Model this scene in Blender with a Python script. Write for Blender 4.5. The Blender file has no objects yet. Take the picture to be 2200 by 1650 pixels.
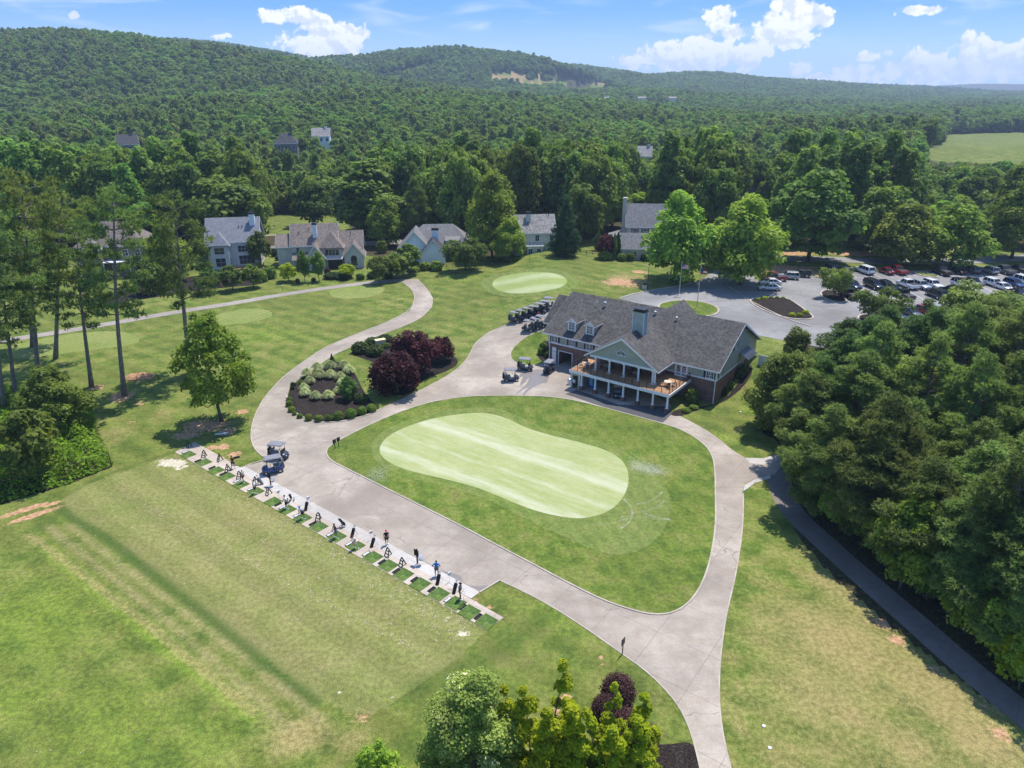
import bpy, bmesh, math, random, bisect
import numpy as np
from mathutils import Vector, Matrix
from mathutils.geometry import delaunay_2d_cdt
R = math.radians
random.seed(7)
C = bpy.context.scene.collection
# ---------------------------------------------------------------- camera
FPX, CAMH = 1527.0, 43.0
PITCH = math.atan((825 - 188) / FPX)
cP, sP = math.cos(PITCH), math.sin(PITCH)
cam = bpy.data.cameras.new('camera')
cam.sensor_width = 36; cam.lens = 36 * FPX / 2200; cam.clip_end = 40000; cam.clip_start = 1
camo = bpy.data.objects.new('camera', cam); C.objects.link(camo)
camo.location = (0, 0, CAMH); camo.rotation_euler = (math.pi / 2 - PITCH, 0, 0)
bpy.context.scene.camera = camo
# ---------------------------------------------------------------- terrain
def S01(t):
    t = np.clip(t, 0, 1); return t * t * (3 - 2 * t)
CO = (6.2, 112.9); CANG = math.atan2(-17.3, 23.5)
CU = (math.cos(CANG), math.sin(CANG)); CV = (-CU[1], CU[0])
def ridge(x, y, pts, wf, wb):
    best = np.zeros_like(x); dm = np.full_like(x, 1e9)
    for (a, b) in zip(pts[:-1], pts[1:]):
        ax, ay, az = a; bx, by, bz = b
        dx, dy = bx - ax, by - ay; L = dx * dx + dy * dy
        t = np.clip(((x - ax) * dx + (y - ay) * dy) / L, 0, 1)
        px, py = ax + t * dx, ay + t * dy
        d = np.hypot(x - px, y - py); z = az + t * (bz - az)
        w = np.where(y < py, wf, wb); k = d < dm
        best = np.where(k, z * np.exp(-(d / w) ** 2), best); dm = np.minimum(dm, d)
    return best
def RP(px, py, d, drop=None):
    if drop is None: drop = 17.0 if d < 1200 else 15.0 if d < 2100 else 14.0 if d < 4000 else 8.0
    u = (px - 1100) / FPX; v = (825 - py) / FPX
    dx, dy, dz = u, cP + v * sP, -sP + v * cP
    return (dx / dy * d, d, CAMH + dz / dy * d - drop)
HILLS = [
 ([RP(-500,70,1100),RP(-200,60,1080),RP(0,60,1050),RP(110,62,1040),RP(200,66,1020),RP(330,76,1000),RP(420,88,980),RP(520,108,940),RP(620,144,880),RP(720,184,800)], 330, 330),
 ([RP(250,84,1950),RP(420,84,1900),RP(560,106,1800),RP(690,131,1750),RP(760,121,1720),RP(870,103,1700),RP(1000,98,1680),RP(1060,108,1640),RP(1095,124,1600),RP(1120,146,1580),RP(1160,178,1560)], 420, 450),
 ([RP(1000,150,2500),RP(1140,144,2450),RP(1250,138,2350),RP(1320,148,2300),RP(1400,162,2300),RP(1500,154,2500),RP(1570,164,2600),RP(1690,170,2800),RP(1790,180,3000)], 480, 800),
 ([RP(1880,186,5200),RP(2000,181,5200),RP(2080,177,5200),RP(2300,176,5200),RP(2700,176,5200)], 500, 800),
]
def terr(x, y):
    x = np.asarray(x, float); y = np.asarray(y, float)
    s = (x - CO[0]) * CV[0] + (y - CO[1]) * CV[1]
    f = S01((s - 1.5) / 14) * S01((x + 6) / 16) * (1 - S01((y - 215) / 60))
    z = 2.6 * f
    z = z + 1.7 * np.exp(-(((x - 4) ** 2 + (y - 168) ** 2) / (2 * 17.0 ** 2)))
    far = S01((y - 240) / 300)
    und = 2.5 * np.sin(x / 83 + 1) * np.sin(y / 117) + 1.2 * np.sin(x / 41 + y / 67)
    z = z + far * (und - 2)
    hm = np.zeros_like(x)
    for pts, wf, wb in HILLS: hm = np.maximum(hm, ridge(x, y, pts, wf, wb))
    z = z + hm * S01((y - 300) / 200)
    return z
def tz(x, y):
    if y < 240 and y + .45 * abs(x) < 330:
        f01 = lambda t: (lambda q: q * q * (3 - 2 * q))(min(1.0, max(0.0, t)))
        s = (x - CO[0]) * CV[0] + (y - CO[1]) * CV[1]
        return 2.6 * f01((s - 1.5) / 14) * f01((x + 6) / 16) * (1 - f01((y - 215) / 60)) + 1.7 * math.exp(-(((x - 4) ** 2 + (y - 168) ** 2) / 578.0))
    if 'GXS' in globals():
        i = min(len(GXS) - 2, max(0, bisect.bisect_right(GXS, x) - 1)); j = min(len(GYS) - 2, max(0, bisect.bisect_right(GYS, y) - 1))
        u = (x - GXS[i]) / (GXS[i + 1] - GXS[i]); v = (y - GYS[j]) / (GYS[j + 1] - GYS[j])
        return float((GZ[j, i] * (1 - u) + GZ[j, i + 1] * u) * (1 - v) + (GZ[j + 1, i] * (1 - u) + GZ[j + 1, i + 1] * u) * v)
    return float(terr(np.array([x]), np.array([y]))[0])
def G0(px, py, z=0.0):
    u = (px - 1100) / FPX; v = (825 - py) / FPX
    dx, dy, dz = u, cP + v * sP, -sP + v * cP
    t = (z - CAMH) / dz
    return dx * t, dy * t
def G(px, py):
    z = 0.0
    for _ in range(14):
        x, y = G0(px, py, z); z = 0.5 * z + 0.5 * tz(x, y)
    return x, y, tz(x, y)
def Pj(x, y, z):
    zc = y * cP - (z - CAMH) * sP; yc = y * sP + (z - CAMH) * cP
    return 1100 + FPX * x / zc, 825 - FPX * yc / zc
def top_h(x, y, z, py):          # height above base whose image row is py
    v = (825 - py) / FPX
    k = (-sP + v * cP) / (cP + v * sP)
    return CAMH + k * y - z
# ---------------------------------------------------------------- tagging
def tag(o, label=None, cat=None, group=None, kind=None):
    if label: o['label'] = label
    if cat: o['category'] = cat
    if group: o['group'] = group
    if kind: o['kind'] = kind
    return o
def empty(name, loc=(0, 0, 0), rz=0.0, label=None, cat=None, group=None):
    o = bpy.data.objects.new(name, None); C.objects.link(o)
    o.location = loc; o.rotation_euler = (0, 0, rz); o.empty_display_size = 0.5
    return tag(o, label, cat, group)
def linkmesh(name, me, parent=None):
    o = bpy.data.objects.new(name, me); C.objects.link(o)
    if parent: o.parent = parent
    return o
KIDS = {}
def copy_tree(o, parent=None):
    c = o.copy(); C.objects.link(c); c.parent = parent
    for ch in o.children: copy_tree(ch, c)
    return c
# ---------------------------------------------------------------- mesh builder
class MB:
    def __init__(s): s.v = []; s.f = []; s.m = []; s.mi = 0
    def add(s, vs, fs):
        b = len(s.v); s.v += [tuple(v) for v in vs]
        s.f += [tuple(b + i for i in f) for f in fs]; s.m += [s.mi] * len(fs); return s
    def box(s, x0, x1, y0, y1, z0, z1, M=None):
        vs = [(x, y, z) for z in (z0, z1) for y in (y0, y1) for x in (x0, x1)]
        if M: vs = [M @ Vector(v) for v in vs]
        return s.add(vs, [(0, 2, 3, 1), (4, 5, 7, 6), (0, 1, 5, 4), (1, 3, 7, 5), (3, 2, 6, 7), (2, 0, 4, 6)])
    def prism(s, poly, a0, a1, axis='y'):     # poly 2D points extruded along axis; axis y: poly=(x,z)
        n = len(poly)
        def P(p, a):
            return {'y': (p[0], a, p[1]), 'x': (a, p[0], p[1]), 'z': (p[0], p[1], a)}[axis]
        vs = [P(p, a0) for p in poly] + [P(p, a1) for p in poly]
        fs = [tuple(range(n))[::-1], tuple(range(n, 2 * n))]
        fs += [(i, (i + 1) % n, n + (i + 1) % n, n + i) for i in range(n)]
        return s.add(vs, fs)
    def tube(s, pts, rads, n=8, cap=True):
        pts = [Vector(p) for p in pts]; rings = []
        if not hasattr(rads, '__len__'): rads = [rads] * len(pts)
        for i, p in enumerate(pts):
            d = (pts[min(i + 1, len(pts) - 1)] - pts[max(i - 1, 0)])
            d = d.normalized() if d.length > 1e-9 else Vector((0, 0, 1))
            a = Vector((1, 0, 0)) if abs(d.x) < .8 else Vector((0, 1, 0))
            u = d.cross(a).normalized(); w = d.cross(u)
            rings.append([p + (u * math.cos(2 * math.pi * k / n) + w * math.sin(2 * math.pi * k / n)) * rads[i] for k in range(n)])
        vs = [v for r in rings for v in r]
        fs = [(i * n + k, i * n + (k + 1) % n, (i + 1) * n + (k + 1) % n, (i + 1) * n + k) for i in range(len(pts) - 1) for k in range(n)]
        if cap: fs += [tuple(range(n))[::-1], tuple((len(pts) - 1) * n + k for k in range(n))]
        return s.add(vs, fs)
    def lathe(s, prof, c=(0, 0, 0), n=12):
        vs = [(c[0] + r * math.cos(2 * math.pi * k / n), c[1] + r * math.sin(2 * math.pi * k / n), c[2] + z) for r, z in prof for k in range(n)]
        fs = [(i * n + k, i * n + (k + 1) % n, (i + 1) * n + (k + 1) % n, (i + 1) * n + k) for i in range(len(prof) - 1) for k in range(n)]
        fs += [tuple(range(n))[::-1], tuple((len(prof) - 1) * n + k for k in range(n))]
        return s.add(vs, fs)
    def ball(s, c, r, nu=10, nv=7):
        if not hasattr(r, '__len__'): r = (r, r, r)
        vs = [(c[0], c[1], c[2] - r[2])]
        for j in range(1, nv):
            t = -math.pi / 2 + math.pi * j / nv
            for k in range(nu):
                p = 2 * math.pi * k / nu
                vs.append((c[0] + r[0] * math.cos(t) * math.cos(p), c[1] + r[1] * math.cos(t) * math.sin(p), c[2] + r[2] * math.sin(t)))
        vs.append((c[0], c[1], c[2] + r[2])); L = len(vs) - 1
        fs = [(0, 1 + (k + 1) % nu, 1 + k) for k in range(nu)]
        for j in range(nv - 2):
            for k in range(nu):
                a = 1 + j * nu
                fs.append((a + k, a + (k + 1) % nu, a + nu + (k + 1) % nu, a + nu + k))
        a = 1 + (nv - 2) * nu
        fs += [(a + k, a + (k + 1) % nu, L) for k in range(nu)]
        return s.add(vs, fs)
    def mesh(s, name, mats, smooth=False, fix=True):
        me = bpy.data.meshes.new(name); me.from_pydata(s.v, [], s.f)
        for m in (mats if isinstance(mats, (list, tuple)) else [mats]): me.materials.append(m)
        if any(s.m): me.polygons.foreach_set('material_index', s.m)
        if fix:
            bm = bmesh.new(); bm.from_mesh(me); bmesh.ops.recalc_face_normals(bm, faces=bm.faces); bm.to_mesh(me); bm.free()
        if smooth: me.polygons.foreach_set('use_smooth', [True] * len(me.polygons))
        me.update(); return me
    def build(s, name, mats, parent=None, smooth=False):
        return linkmesh(name, s.mesh(name, mats, smooth), parent)
def bevel_obj(o, w=0.02, seg=2):
    m = o.modifiers.new('bevel', 'BEVEL'); m.width = w; m.segments = seg; m.limit_method = 'ANGLE'; return o
# ---------------------------------------------------------------- materials
class NT:
    def __init__(s, name):
        s.m = bpy.data.materials.new(name); s.m.use_nodes = True
        s.t = s.m.node_tree; s.n = s.t.nodes; s.l = s.t.links
        s.b = s.n['Principled BSDF']; s.out = s.n['Material Output']
    def new(s, typ, **kw):
        n = s.n.new(typ)
        for k, v in kw.items():
            if k in n.inputs.keys() if isinstance(k, str) and not hasattr(n, k) else False: n.inputs[k].default_value = v
            else: setattr(n, k, v)
        return n
    def put(s, sock, v):
        if isinstance(v, (int, float)): sock.default_value = v
        elif isinstance(v, tuple): sock.default_value = v if len(v) == 4 or sock.type == 'VECTOR' else (*v, 1)
        else: s.l.new(v, sock)
    def coord(s, kind='Object'):
        if not hasattr(s, '_tc'): s._tc = s.n.new('ShaderNodeTexCoord')
        return s._tc.outputs[kind]
    def mapv(s, vec, scale=(1, 1, 1), rot=(0, 0, 0), loc=(0, 0, 0)):
        n = s.n.new('ShaderNodeMapping'); s.l.new(vec, n.inputs[0])
        n.inputs['Scale'].default_value = scale; n.inputs['Rotation'].default_value = rot; n.inputs['Location'].default_value = loc
        return n.outputs[0]
    def noise(s, scale, detail=3, vec=None, rough=.55, dist=0):
        n = s.n.new('ShaderNodeTexNoise'); s.l.new(vec if vec is not None else s.coord(), n.inputs['Vector'])
        n.inputs['Scale'].default_value = scale; n.inputs['Detail'].default_value = detail
        n.inputs['Roughness'].default_value = rough; n.inputs['Distortion'].default_value = dist
        return n.outputs['Fac']
    def wave(s, scale, vec, dist=0, dscale=1, direction='X', profile='SIN'):
        n = s.n.new('ShaderNodeTexWave'); s.l.new(vec, n.inputs['Vector']); n.bands_direction = direction; n.wave_profile = profile
        n.inputs['Scale'].default_value = .314159 / scale; n.inputs['Distortion'].default_value = dist; n.inputs['Detail Scale'].default_value = dscale
        return n.outputs['Fac']
    def ramp(s, fac, lo, hi, a=0.0, b=1.0):
        n = s.n.new('ShaderNodeMapRange'); n.interpolation_type = 'SMOOTHSTEP'
        s.put(n.inputs[0], fac); n.inputs[1].default_value = lo; n.inputs[2].default_value = hi
        n.inputs[3].default_value = a; n.inputs[4].default_value = b
        return n.outputs[0]
    def math(s, op, a, b=0.0, clamp=False):
        n = s.n.new('ShaderNodeMath'); n.operation = op; n.use_clamp = clamp
        s.put(n.inputs[0], a); s.put(n.inputs[1], b); return n.outputs[0]
    def mix(s, fac, a, b, blend='MIX'):
        n = s.n.new('ShaderNodeMix'); n.data_type = 'RGBA'; n.blend_type = blend
        s.put(n.inputs[0], fac); s.put(n.inputs[6], a); s.put(n.inputs[7], b); return n.outputs[2]
    def attr(s, name, kind='Fac'):
        n = s.n.new('ShaderNodeAttribute'); n.attribute_name = name; return n.outputs[kind]
    def bump(s, h, strength=.3, dist=.02):
        n = s.n.new('ShaderNodeBump'); n.inputs['Strength'].default_value = strength; n.inputs['Distance'].default_value = dist
        s.l.new(h, n.inputs['Height']); s.l.new(n.outputs[0], s.b.inputs['Normal'])
    def fin(s, col, rough=.8, spec=.3, metal=0.0):
        s.put(s.b.inputs['Base Color'], col); s.put(s.b.inputs['Roughness'], rough)
        s.b.inputs['Specular IOR Level'].default_value = spec; s.b.inputs['Metallic'].default_value = metal
        return s.m
def hexc(r, g, b):   # sRGB 0-255 -> linear
    f = lambda c: (c / 255 / 12.92) if c <= 10 else ((c / 255 + .055) / 1.055) ** 2.4
    return (f(r), f(g), f(b))
def plain(name, col, rough=.7, spec=.3, metal=0.0, var=.12, scale=3.0):
    t = NT(name); n = t.noise(scale, 4)
    f = t.ramp(n, .3, .7, 1 - var, 1 + var)
    c = t.mix(1.0, (*col, 1), f, 'MULTIPLY')
    return t.fin(c, rough, spec, metal)
M = {}
M['white'] = plain('white_paint', (.78, .78, .76), .55, .3, var=.06)
M['trim'] = plain('white_trim', (.74, .75, .75), .5, .3, var=.07)
M['black'] = plain('black_metal', (.018, .018, .02), .45, .4)
M['rubber'] = plain('black_rubber', (.02, .02, .02), .85, .2)
M['dgreen'] = plain('dark_green_plastic', (.012, .035, .026), .5, .4)
M['steel'] = plain('brushed_steel', (.55, .56, .58), .35, .5, .8)
M['chrome'] = plain('hub_metal', (.6, .6, .62), .3, .5, .9)
M['tan'] = plain('tan_vinyl', (.55, .46, .34), .6, .3)
M['skin'] = plain('skin', (.48, .29, .2), .55, .3, var=.05)
M['skin_dark'] = plain('brown_skin', (.2, .11, .07), .55, .3, var=.05)
M['hair'] = plain('dark_hair', (.03, .022, .018), .7, .2)
M['blackfab'] = plain('black_fabric', (.02, .021, .023), .85, .15)
M['greyfab'] = plain('grey_fabric', (.17, .17, .18), .85, .15)
M['lgreyfab'] = plain('light_grey_fabric', (.5, .52, .55), .85, .15)
M['whitefab'] = plain('white_fabric', (.8, .8, .79), .85, .15, var=.05)
M['bluefab'] = plain('bright_blue_fabric', (.02, .22, .62), .8, .2)
M['redfab'] = plain('red_fabric', (.5, .02, .03), .8, .2)
M['pinkfab'] = plain('pale_pink_fabric', (.75, .6, .58), .85, .15, var=.04)
M['marfab'] = plain('maroon_fabric', (.14, .025, .03), .85, .15)
M['lbluefab'] = plain('pale_blue_fabric', (.5, .6, .72), .85, .15, var=.05)
M['navy'] = plain('navy_fabric', (.015, .025, .08), .85, .15)
M['yellowp'] = plain('yellow_plastic', (.8, .5, .03), .5, .4)
M['signwhite'] = plain('sign_white', (.75, .76, .78), .4, .4, var=.03)
def glassmat(name, col=(.03, .04, .05), rough=.08):
    t = NT(name); return t.fin((*col, 1), rough, .6)
M['glass'] = glassmat('window_glass')
M['carglass'] = glassmat('tinted_glass', (.012, .014, .016), .05)
def siding(name, col, step=.18):
    t = NT(name); v = t.coord()
    w = t.wave(step, v, direction='Z', profile='SAW')
    n = t.noise(1.2, 4); f = t.ramp(n, .3, .75, .9, 1.07)
    c = t.mix(1.0, (*col, 1), f, 'MULTIPLY')
    c = t.mix(t.ramp(w, .86, 1.0, 0, .35), c, tuple(x * .55 for x in col))
    t.bump(w, .25, .02); return t.fin(c, .65, .25)
def brick(name, a, b, mortar, sc=1.0):
    t = NT(name); v = t.coord()
    sx = t.n.new('ShaderNodeSeparateXYZ'); t.l.new(v, sx.inputs[0])
    cx = t.n.new('ShaderNodeCombineXYZ'); t.l.new(t.math('ADD', sx.outputs[0], sx.outputs[1]), cx.inputs[0]); t.l.new(sx.outputs[2], cx.inputs[1])
    bt = t.n.new('ShaderNodeTexBrick'); t.l.new(cx.outputs[0], bt.inputs['Vector'])
    bt.inputs['Scale'].default_value = 1.0; bt.inputs['Brick Width'].default_value = .24 * sc; bt.inputs['Row Height'].default_value = .085 * sc
    bt.inputs['Mortar Size'].default_value = .01 * sc
    bt.inputs['Color1'].default_value = (*a, 1); bt.inputs['Color2'].default_value = (*b, 1); bt.inputs['Mortar'].default_value = (*mortar, 1)
    c = t.mix(1.0, bt.outputs['Color'], t.ramp(t.noise(1.1, 5), .25, .75, .72, 1.22), 'MULTIPLY')
    return t.fin(c, .85, .2)
def shingle(name, col, streak=.35, light=None):
    t = NT(name); v = t.coord()
    n1 = t.noise(.55, 6, rough=.65); n2 = t.noise(9, 3); n3 = t.noise(.9, 4, t.mapv(v, (2.6, 2.6, .35)))
    c = t.mix(1.0, (*col, 1), t.ramp(n1, .25, .75, 1 - streak * .5, 1 + streak * .5), 'MULTIPLY')
    c = t.mix(1.0, c, t.ramp(n3, .3, .7, 1 - streak * .95, 1 + streak * .8), 'MULTIPLY')
    c = t.mix(1.0, c, t.ramp(n2, .3, .7, .8, 1.2), 'MULTIPLY')
    w = t.wave(.28, v, direction='Z', profile='SAW', dist=.4)
    c = t.mix(t.ramp(w, .8, 1, 0, .3), c, tuple(x * .5 for x in col))
    t.bump(n2, .3, .02); return t.fin(c, .9, .15)
M['brick'] = brick('red_brick', (.2, .075, .05), (.13, .055, .042), (.26, .22, .19))
M['siding'] = siding('grey_green_siding', (.37, .375, .31))
M['chimsiding'] = siding('blue_grey_siding', (.36, .385, .36))
M['roofclub'] = shingle('dark_grey_shingle', (.092, .086, .081), .36)
M['deckwood'] = plain('orange_deck_boards', (.40, .215, .105), .7, .25, var=.2, scale=6)
# ---------------------------------------------------------------- sheets on the terrain
def smooth_poly(pts, it=2):
    for _ in range(it):
        q = []
        for i in range(len(pts)):
            a, b = pts[i], pts[(i + 1) % len(pts)]
            q += [(.75 * a[0] + .25 * b[0], .75 * a[1] + .25 * b[1]), (.25 * a[0] + .75 * b[0], .25 * a[1] + .75 * b[1])]
        pts = q
    return pts
def smooth_line(pts, it=2):
    for _ in range(it):
        q = [pts[0]]
        for a, b in zip(pts[:-1], pts[1:]):
            q += [(.75 * a[0] + .25 * b[0], .75 * a[1] + .25 * b[1]), (.25 * a[0] + .75 * b[0], .25 * a[1] + .75 * b[1])]
        pts = q + [pts[-1]]
    return pts
def W(pixels): return [G(*p)[:2] for p in pixels]
def inside(poly, x, y):
    p = np.asarray(poly); x = np.asarray(x, float); y = np.asarray(y, float)
    c = np.zeros(x.shape, bool); n = len(p); j = n - 1
    for i in range(n):
        xi, yi = p[i]; xj, yj = p[j]
        if yi != yj:
            k = ((yi > y) != (yj > y)) & (x < (xj - xi) * (y - yi) / (yj - yi) + xi); c ^= k
        j = i
    return c
def sheet_mesh(poly, off, step, hole=None, zfun=None):
    n = len(poly); vs = [Vector(p) for p in poly]; ed = [(i, (i + 1) % n) for i in range(n)]
    x0, x1 = min(p[0] for p in poly), max(p[0] for p in poly); y0, y1 = min(p[1] for p in poly), max(p[1] for p in poly)
    gx, gy = np.meshgrid(np.arange(x0 + step / 2, x1, step), np.arange(y0 + step / 2, y1, step)); gx = gx.ravel(); gy = gy.ravel()
    k = inside(poly, gx, gy)
    vs += [Vector((a, b)) for a, b in zip(gx[k], gy[k])]
    if len(vs) > 30000: raise ValueError('sheet too fine')
    ov, oe, of, *_ = delaunay_2d_cdt(vs, ed, [], 1, 1e-4)
    xs = np.array([v.x for v in ov]); ys = np.array([v.y for v in ov])
    z = (terr(xs, ys) if zfun is None else zfun(xs, ys)) + off
    b = MB(); b.v = list(zip(xs.tolist(), ys.tolist(), z.tolist()))
    b.f = [tuple(f) for f in of]; b.m = [0] * len(b.f)
    return b
def sheet(name, poly, mat, off=.012, step=3.0, kind='structure', smooth=False):
    b = sheet_mesh(poly, off, step)
    me = b.mesh(name, mat, smooth=smooth, fix=False)
    bm = bmesh.new(); bm.from_mesh(me)
    for f in bm.faces:
        if f.normal.z < 0: f.normal_flip()
    bm.to_mesh(me); bm.free()
    o = linkmesh(name, me); return tag(o, kind=kind)
def ribbon(name, line, w, mat, off=.012, closed=False, h=0.0, kind='structure', width_fn=None):
    n = len(line); L = []; Rr = []
    for i in range(n):
        a = line[(i - 1) % n] if closed or i > 0 else line[i]; c = line[(i + 1) % n] if closed or i < n - 1 else line[i]
        dx, dy = c[0] - a[0], c[1] - a[1]; l = math.hypot(dx, dy) or 1
        ww = w / 2 if width_fn is None else width_fn(i / (n - 1)) / 2
        L.append((line[i][0] - dy / l * ww, line[i][1] + dx / l * ww)); Rr.append((line[i][0] + dy / l * ww, line[i][1] - dx / l * ww))
    b = MB()
    zl = terr(*map(np.array, zip(*L))); zr = terr(*map(np.array, zip(*Rr)))
    for i in range(n):
        b.v += [(L[i][0], L[i][1], zl[i] - .05), (L[i][0], L[i][1], zl[i] + off + h), (Rr[i][0], Rr[i][1], zr[i] + off + h), (Rr[i][0], Rr[i][1], zr[i] - .05)]
    for i in range(n if closed else n - 1):
        j = (i + 1) % n
        for k in range(3): b.f.append((i * 4 + k, i * 4 + k + 1, j * 4 + k + 1, j * 4 + k))
    b.m = [0] * len(b.f)
    return tag(b.build(name, mat), kind=kind)
# ================================================================ ground
def axis_lines(segs):
    out = []
    for a, b, st in segs: out += list(np.arange(a, b - 1e-6, st))
    return out
def grow(start, st, end, r):
    out = []; x = start
    while abs(x) < abs(end): out.append(x); x += st; st *= r
    return out
gxs = sorted(set(np.round(axis_lines([(-110, -62, 1.2), (-62, 60, .42), (60, 150, 1.2)]) + grow(150, 3, 5200, 1.055) + [-v for v in grow(110, 3, 5200, 1.055)], 3)))
gys = sorted(set(np.round(axis_lines([(-60, 30, 6), (30, 112, .42), (112, 215, 1.0), (215, 300, 3)]) + grow(300, 4, 6900, 1.04), 3)))
GX, GY = np.meshgrid(np.array(gxs), np.array(gys)); gx = GX.ravel(); gy = GY.ravel()
RF = RP(2110, 312, 440, 0)
_terr0 = terr
def terr(x, y):
    x = np.asarray(x, float); y = np.asarray(y, float)
    z = _terr0(x, y)
    d2 = ((x - RF[0] - 40) / 150) ** 2 + ((y - RF[1]) / 70) ** 2
    return z + 9 * np.exp(-d2) * S01((y - 240) / 120)
gz = terr(gx, gy); GXS, GYS, GZ = [float(v) for v in gxs], [float(v) for v in gys], gz.reshape(len(gys), len(gxs))
att = {k: np.zeros(len(gx)) for k in ('dirt', 'dry', 'lush', 'dark', 'sand', 'wood', 'lane', 'tee')}
def splat(a, px, py, r, st=1.0, asp=1.0, ang=0.0):
    x, y, _ = G(px, py); dx, dy = gx - x, gy - y
    c, s = math.cos(ang), math.sin(ang); u = (dx * c + dy * s) / (r * asp); v = (-dx * s + dy * c) / r
    att[a][:] = np.maximum(att[a], st * np.exp(-(u * u + v * v)))
def pline(a, pix, w, st=1.0):
    p = W(pix); best = np.full(len(gx), 1e9)
    for (ax, ay), (bx, by) in zip(p[:-1], p[1:]):
        dx, dy = bx - ax, by - ay; t = np.clip(((gx - ax) * dx + (gy - ay) * dy) / (dx * dx + dy * dy), 0, 1)
        best = np.minimum(best, np.hypot(gx - ax - t * dx, gy - ay - t * dy))
    att[a][:] = np.maximum(att[a], st * np.exp(-(best / w) ** 2))
def parea(a, pix, st=1.0):
    k = inside(W(pix), gx, gy); att[a][k] = np.maximum(att[a][k], st)
for q in [(290,806,1.5,.9,1.4),(262,852,2.6,.85),(300,868,1.6,.6),(205,832,1.8,.8),(445,915,2.7,.9,1.5),(490,925,1.8,.85),(400,935,1.7,.85,1.6),(520,885,1.3,.8),(480,960,1.3,.75),(385,835,1,.6),(505,975,1.1,.9),(470,985,.9,.8),(540,995,.6,.7),(455,962,1.2,.8),
          (55,1095,.75,1,4,.75),(70,1108,.7,1,4.5,.75),(110,1083,.5,1,2.5,.7),(1340,607,5,.75,1.6),(1375,585,3,.7),(1690,578,7,.8,1.5),(1760,590,4,.7),(1900,1340,1.3,.8),(1925,1375,1,.8),(2010,1440,.9,.6),(2150,1575,1.2,.7),(2110,1520,.8,.6),(1600,795,1.6,.8),(1590,830,1.5,.6),
          (1215,1500,.7,.9),(1195,1530,.6,.9),(1210,1560,.9,.8),(1290,1412,.35,.9),(1297,1425,.3,.9),(1050,1304,.5,.8,1.6),(1026,1290,.4,.8),(640,600,1.5,.4),(1100,715,.6,.4),(765,1540,1.2,.5,2),(240,960,1.2,.5),(290,905,1.2,.5),(1520,1100,.01,.1),(1855,545,4,.9,3),(1700,545,4,.85,2),(2050,530,5,.8,3),(1600,600,3,.8)]:
    splat('dirt', *q)
for q in [(1800,1380,7,.8,1.4,-.7),(1870,1290,5,.8,1.6,-.7),(2000,1480,6,.8,1.5,-.7),(1700,1300,4,.5),(1650,1500,4,.55,1.5),(1880,1600,4,.5,1.6),(1780,1500,6,.75,1.3,-.7),(1700,1420,4,.6,1.2),(1850,1470,12,.55,1.6,-.7),(1740,1600,8,.5,1.5),(1980,1620,8,.6,1.5),(1650,1250,3,.5),(1950,1600,5,.7),(2120,1600,4,.9),(1750,1200,2.5,.6,1.6,-.9),(1580,1210,.8,.8,1,0),(1590,1560,.9,.7),(250,930,4,.6),(360,890,3,.5),(640,1580,2.4,.8,1.6),(750,1590,1.6,.7),(560,1560,1.6,.5),(1350,600,7,.8),(1230,700,3,.5),(900,690,3,.4),(1100,640,5,.4),(700,700,7,.35,2),(300,640,6,.3),(950,1040,1.2,.5),(1010,1300,1.5,.5),(1400,1500,2,.5),(1330,1480,1.5,.5),(850,790,2,.4),(1170,775,.9,.6),(1480,1560,1,.4)]:
    splat('dry', *q)
for q in [(1250,1290,5,.5,2,.3),(1150,1180,4,.5,2),(760,980,2.5,.5),(1480,1230,4,.6),(1350,920,3,.5,2),(550,720,9,.5,2),(350,800,6,.4),(1000,600,12,.4),(1620,880,3,.6),(1560,940,3,.5),(60,1500,6,.4,1.5),(200,1600,4,.4)]:
    splat('lush', *q)
for q in [(80,1330,9,.55,1.5,-.6),(230,1560,8,.5,1.8,-.6),(60,1500,7,.5),(420,1600,6,.45,1.8)]: splat('lush', *q)
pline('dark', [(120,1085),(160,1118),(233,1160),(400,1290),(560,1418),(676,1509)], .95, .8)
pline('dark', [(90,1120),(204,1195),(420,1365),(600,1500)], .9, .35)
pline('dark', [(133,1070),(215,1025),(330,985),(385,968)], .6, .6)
pline('lane', [(150,1130),(204,1172),(450,1358),(691,1546)], .34, .75)
pline('lane', [(100,1130),(135,1157),(380,1350),(618,1561)], .38, .7)
pline('dry', [(60,1150),(84,1165),(320,1345),(545,1532)], .7, .7)
pline('lush', [(100,1180),(175,1245),(350,1390),(540,1540)], 1.0, .62)
pline('lush', [(120,1130),(250,1240),(400,1360),(560,1510)], .5, .4)
pline('dirt', [(189,1300),(225,1335),(258,1364)], .16, .55)
pline('dirt', [(178,1318),(215,1352),(228,1372)], .12, .5)
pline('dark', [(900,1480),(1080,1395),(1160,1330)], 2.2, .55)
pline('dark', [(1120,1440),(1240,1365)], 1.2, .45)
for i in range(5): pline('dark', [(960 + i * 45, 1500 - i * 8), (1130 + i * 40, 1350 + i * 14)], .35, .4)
for q in [(370,995,1.1,1,2.2,-.3),(345,998,.4,.9,1.5),(398,1003,.5,.9),(382,1008,.4,.8,2),(425,1018,.4,.6),(440,1033,.4,.6),(466,1035,.3,.6),(491,1056,.4,.6),(955,1300,.35,.7),(962,1330,.4,.7),(900,1255,.4,.5,2),(995,1361,.5,.8,2),(730,1486,.35,.9),(842,1500,.35,.7),(823,1518,.25,.6)]: splat('sand', *q)
rngp = np.random.default_rng(5)
for _ in range(46):
    t = rngp.random(); s = rngp.random()
    ax, ay = 380 + t * 640, 985 + t * 365
    splat('sand', ax - 8 - 22 * s, ay + 8 + 40 * s * s, .12 + .2 * rngp.random(), .55)
att['wood'] = np.where(gy > 196 + 9 * np.sin(gx / 13), 1.0, 0.0)
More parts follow.
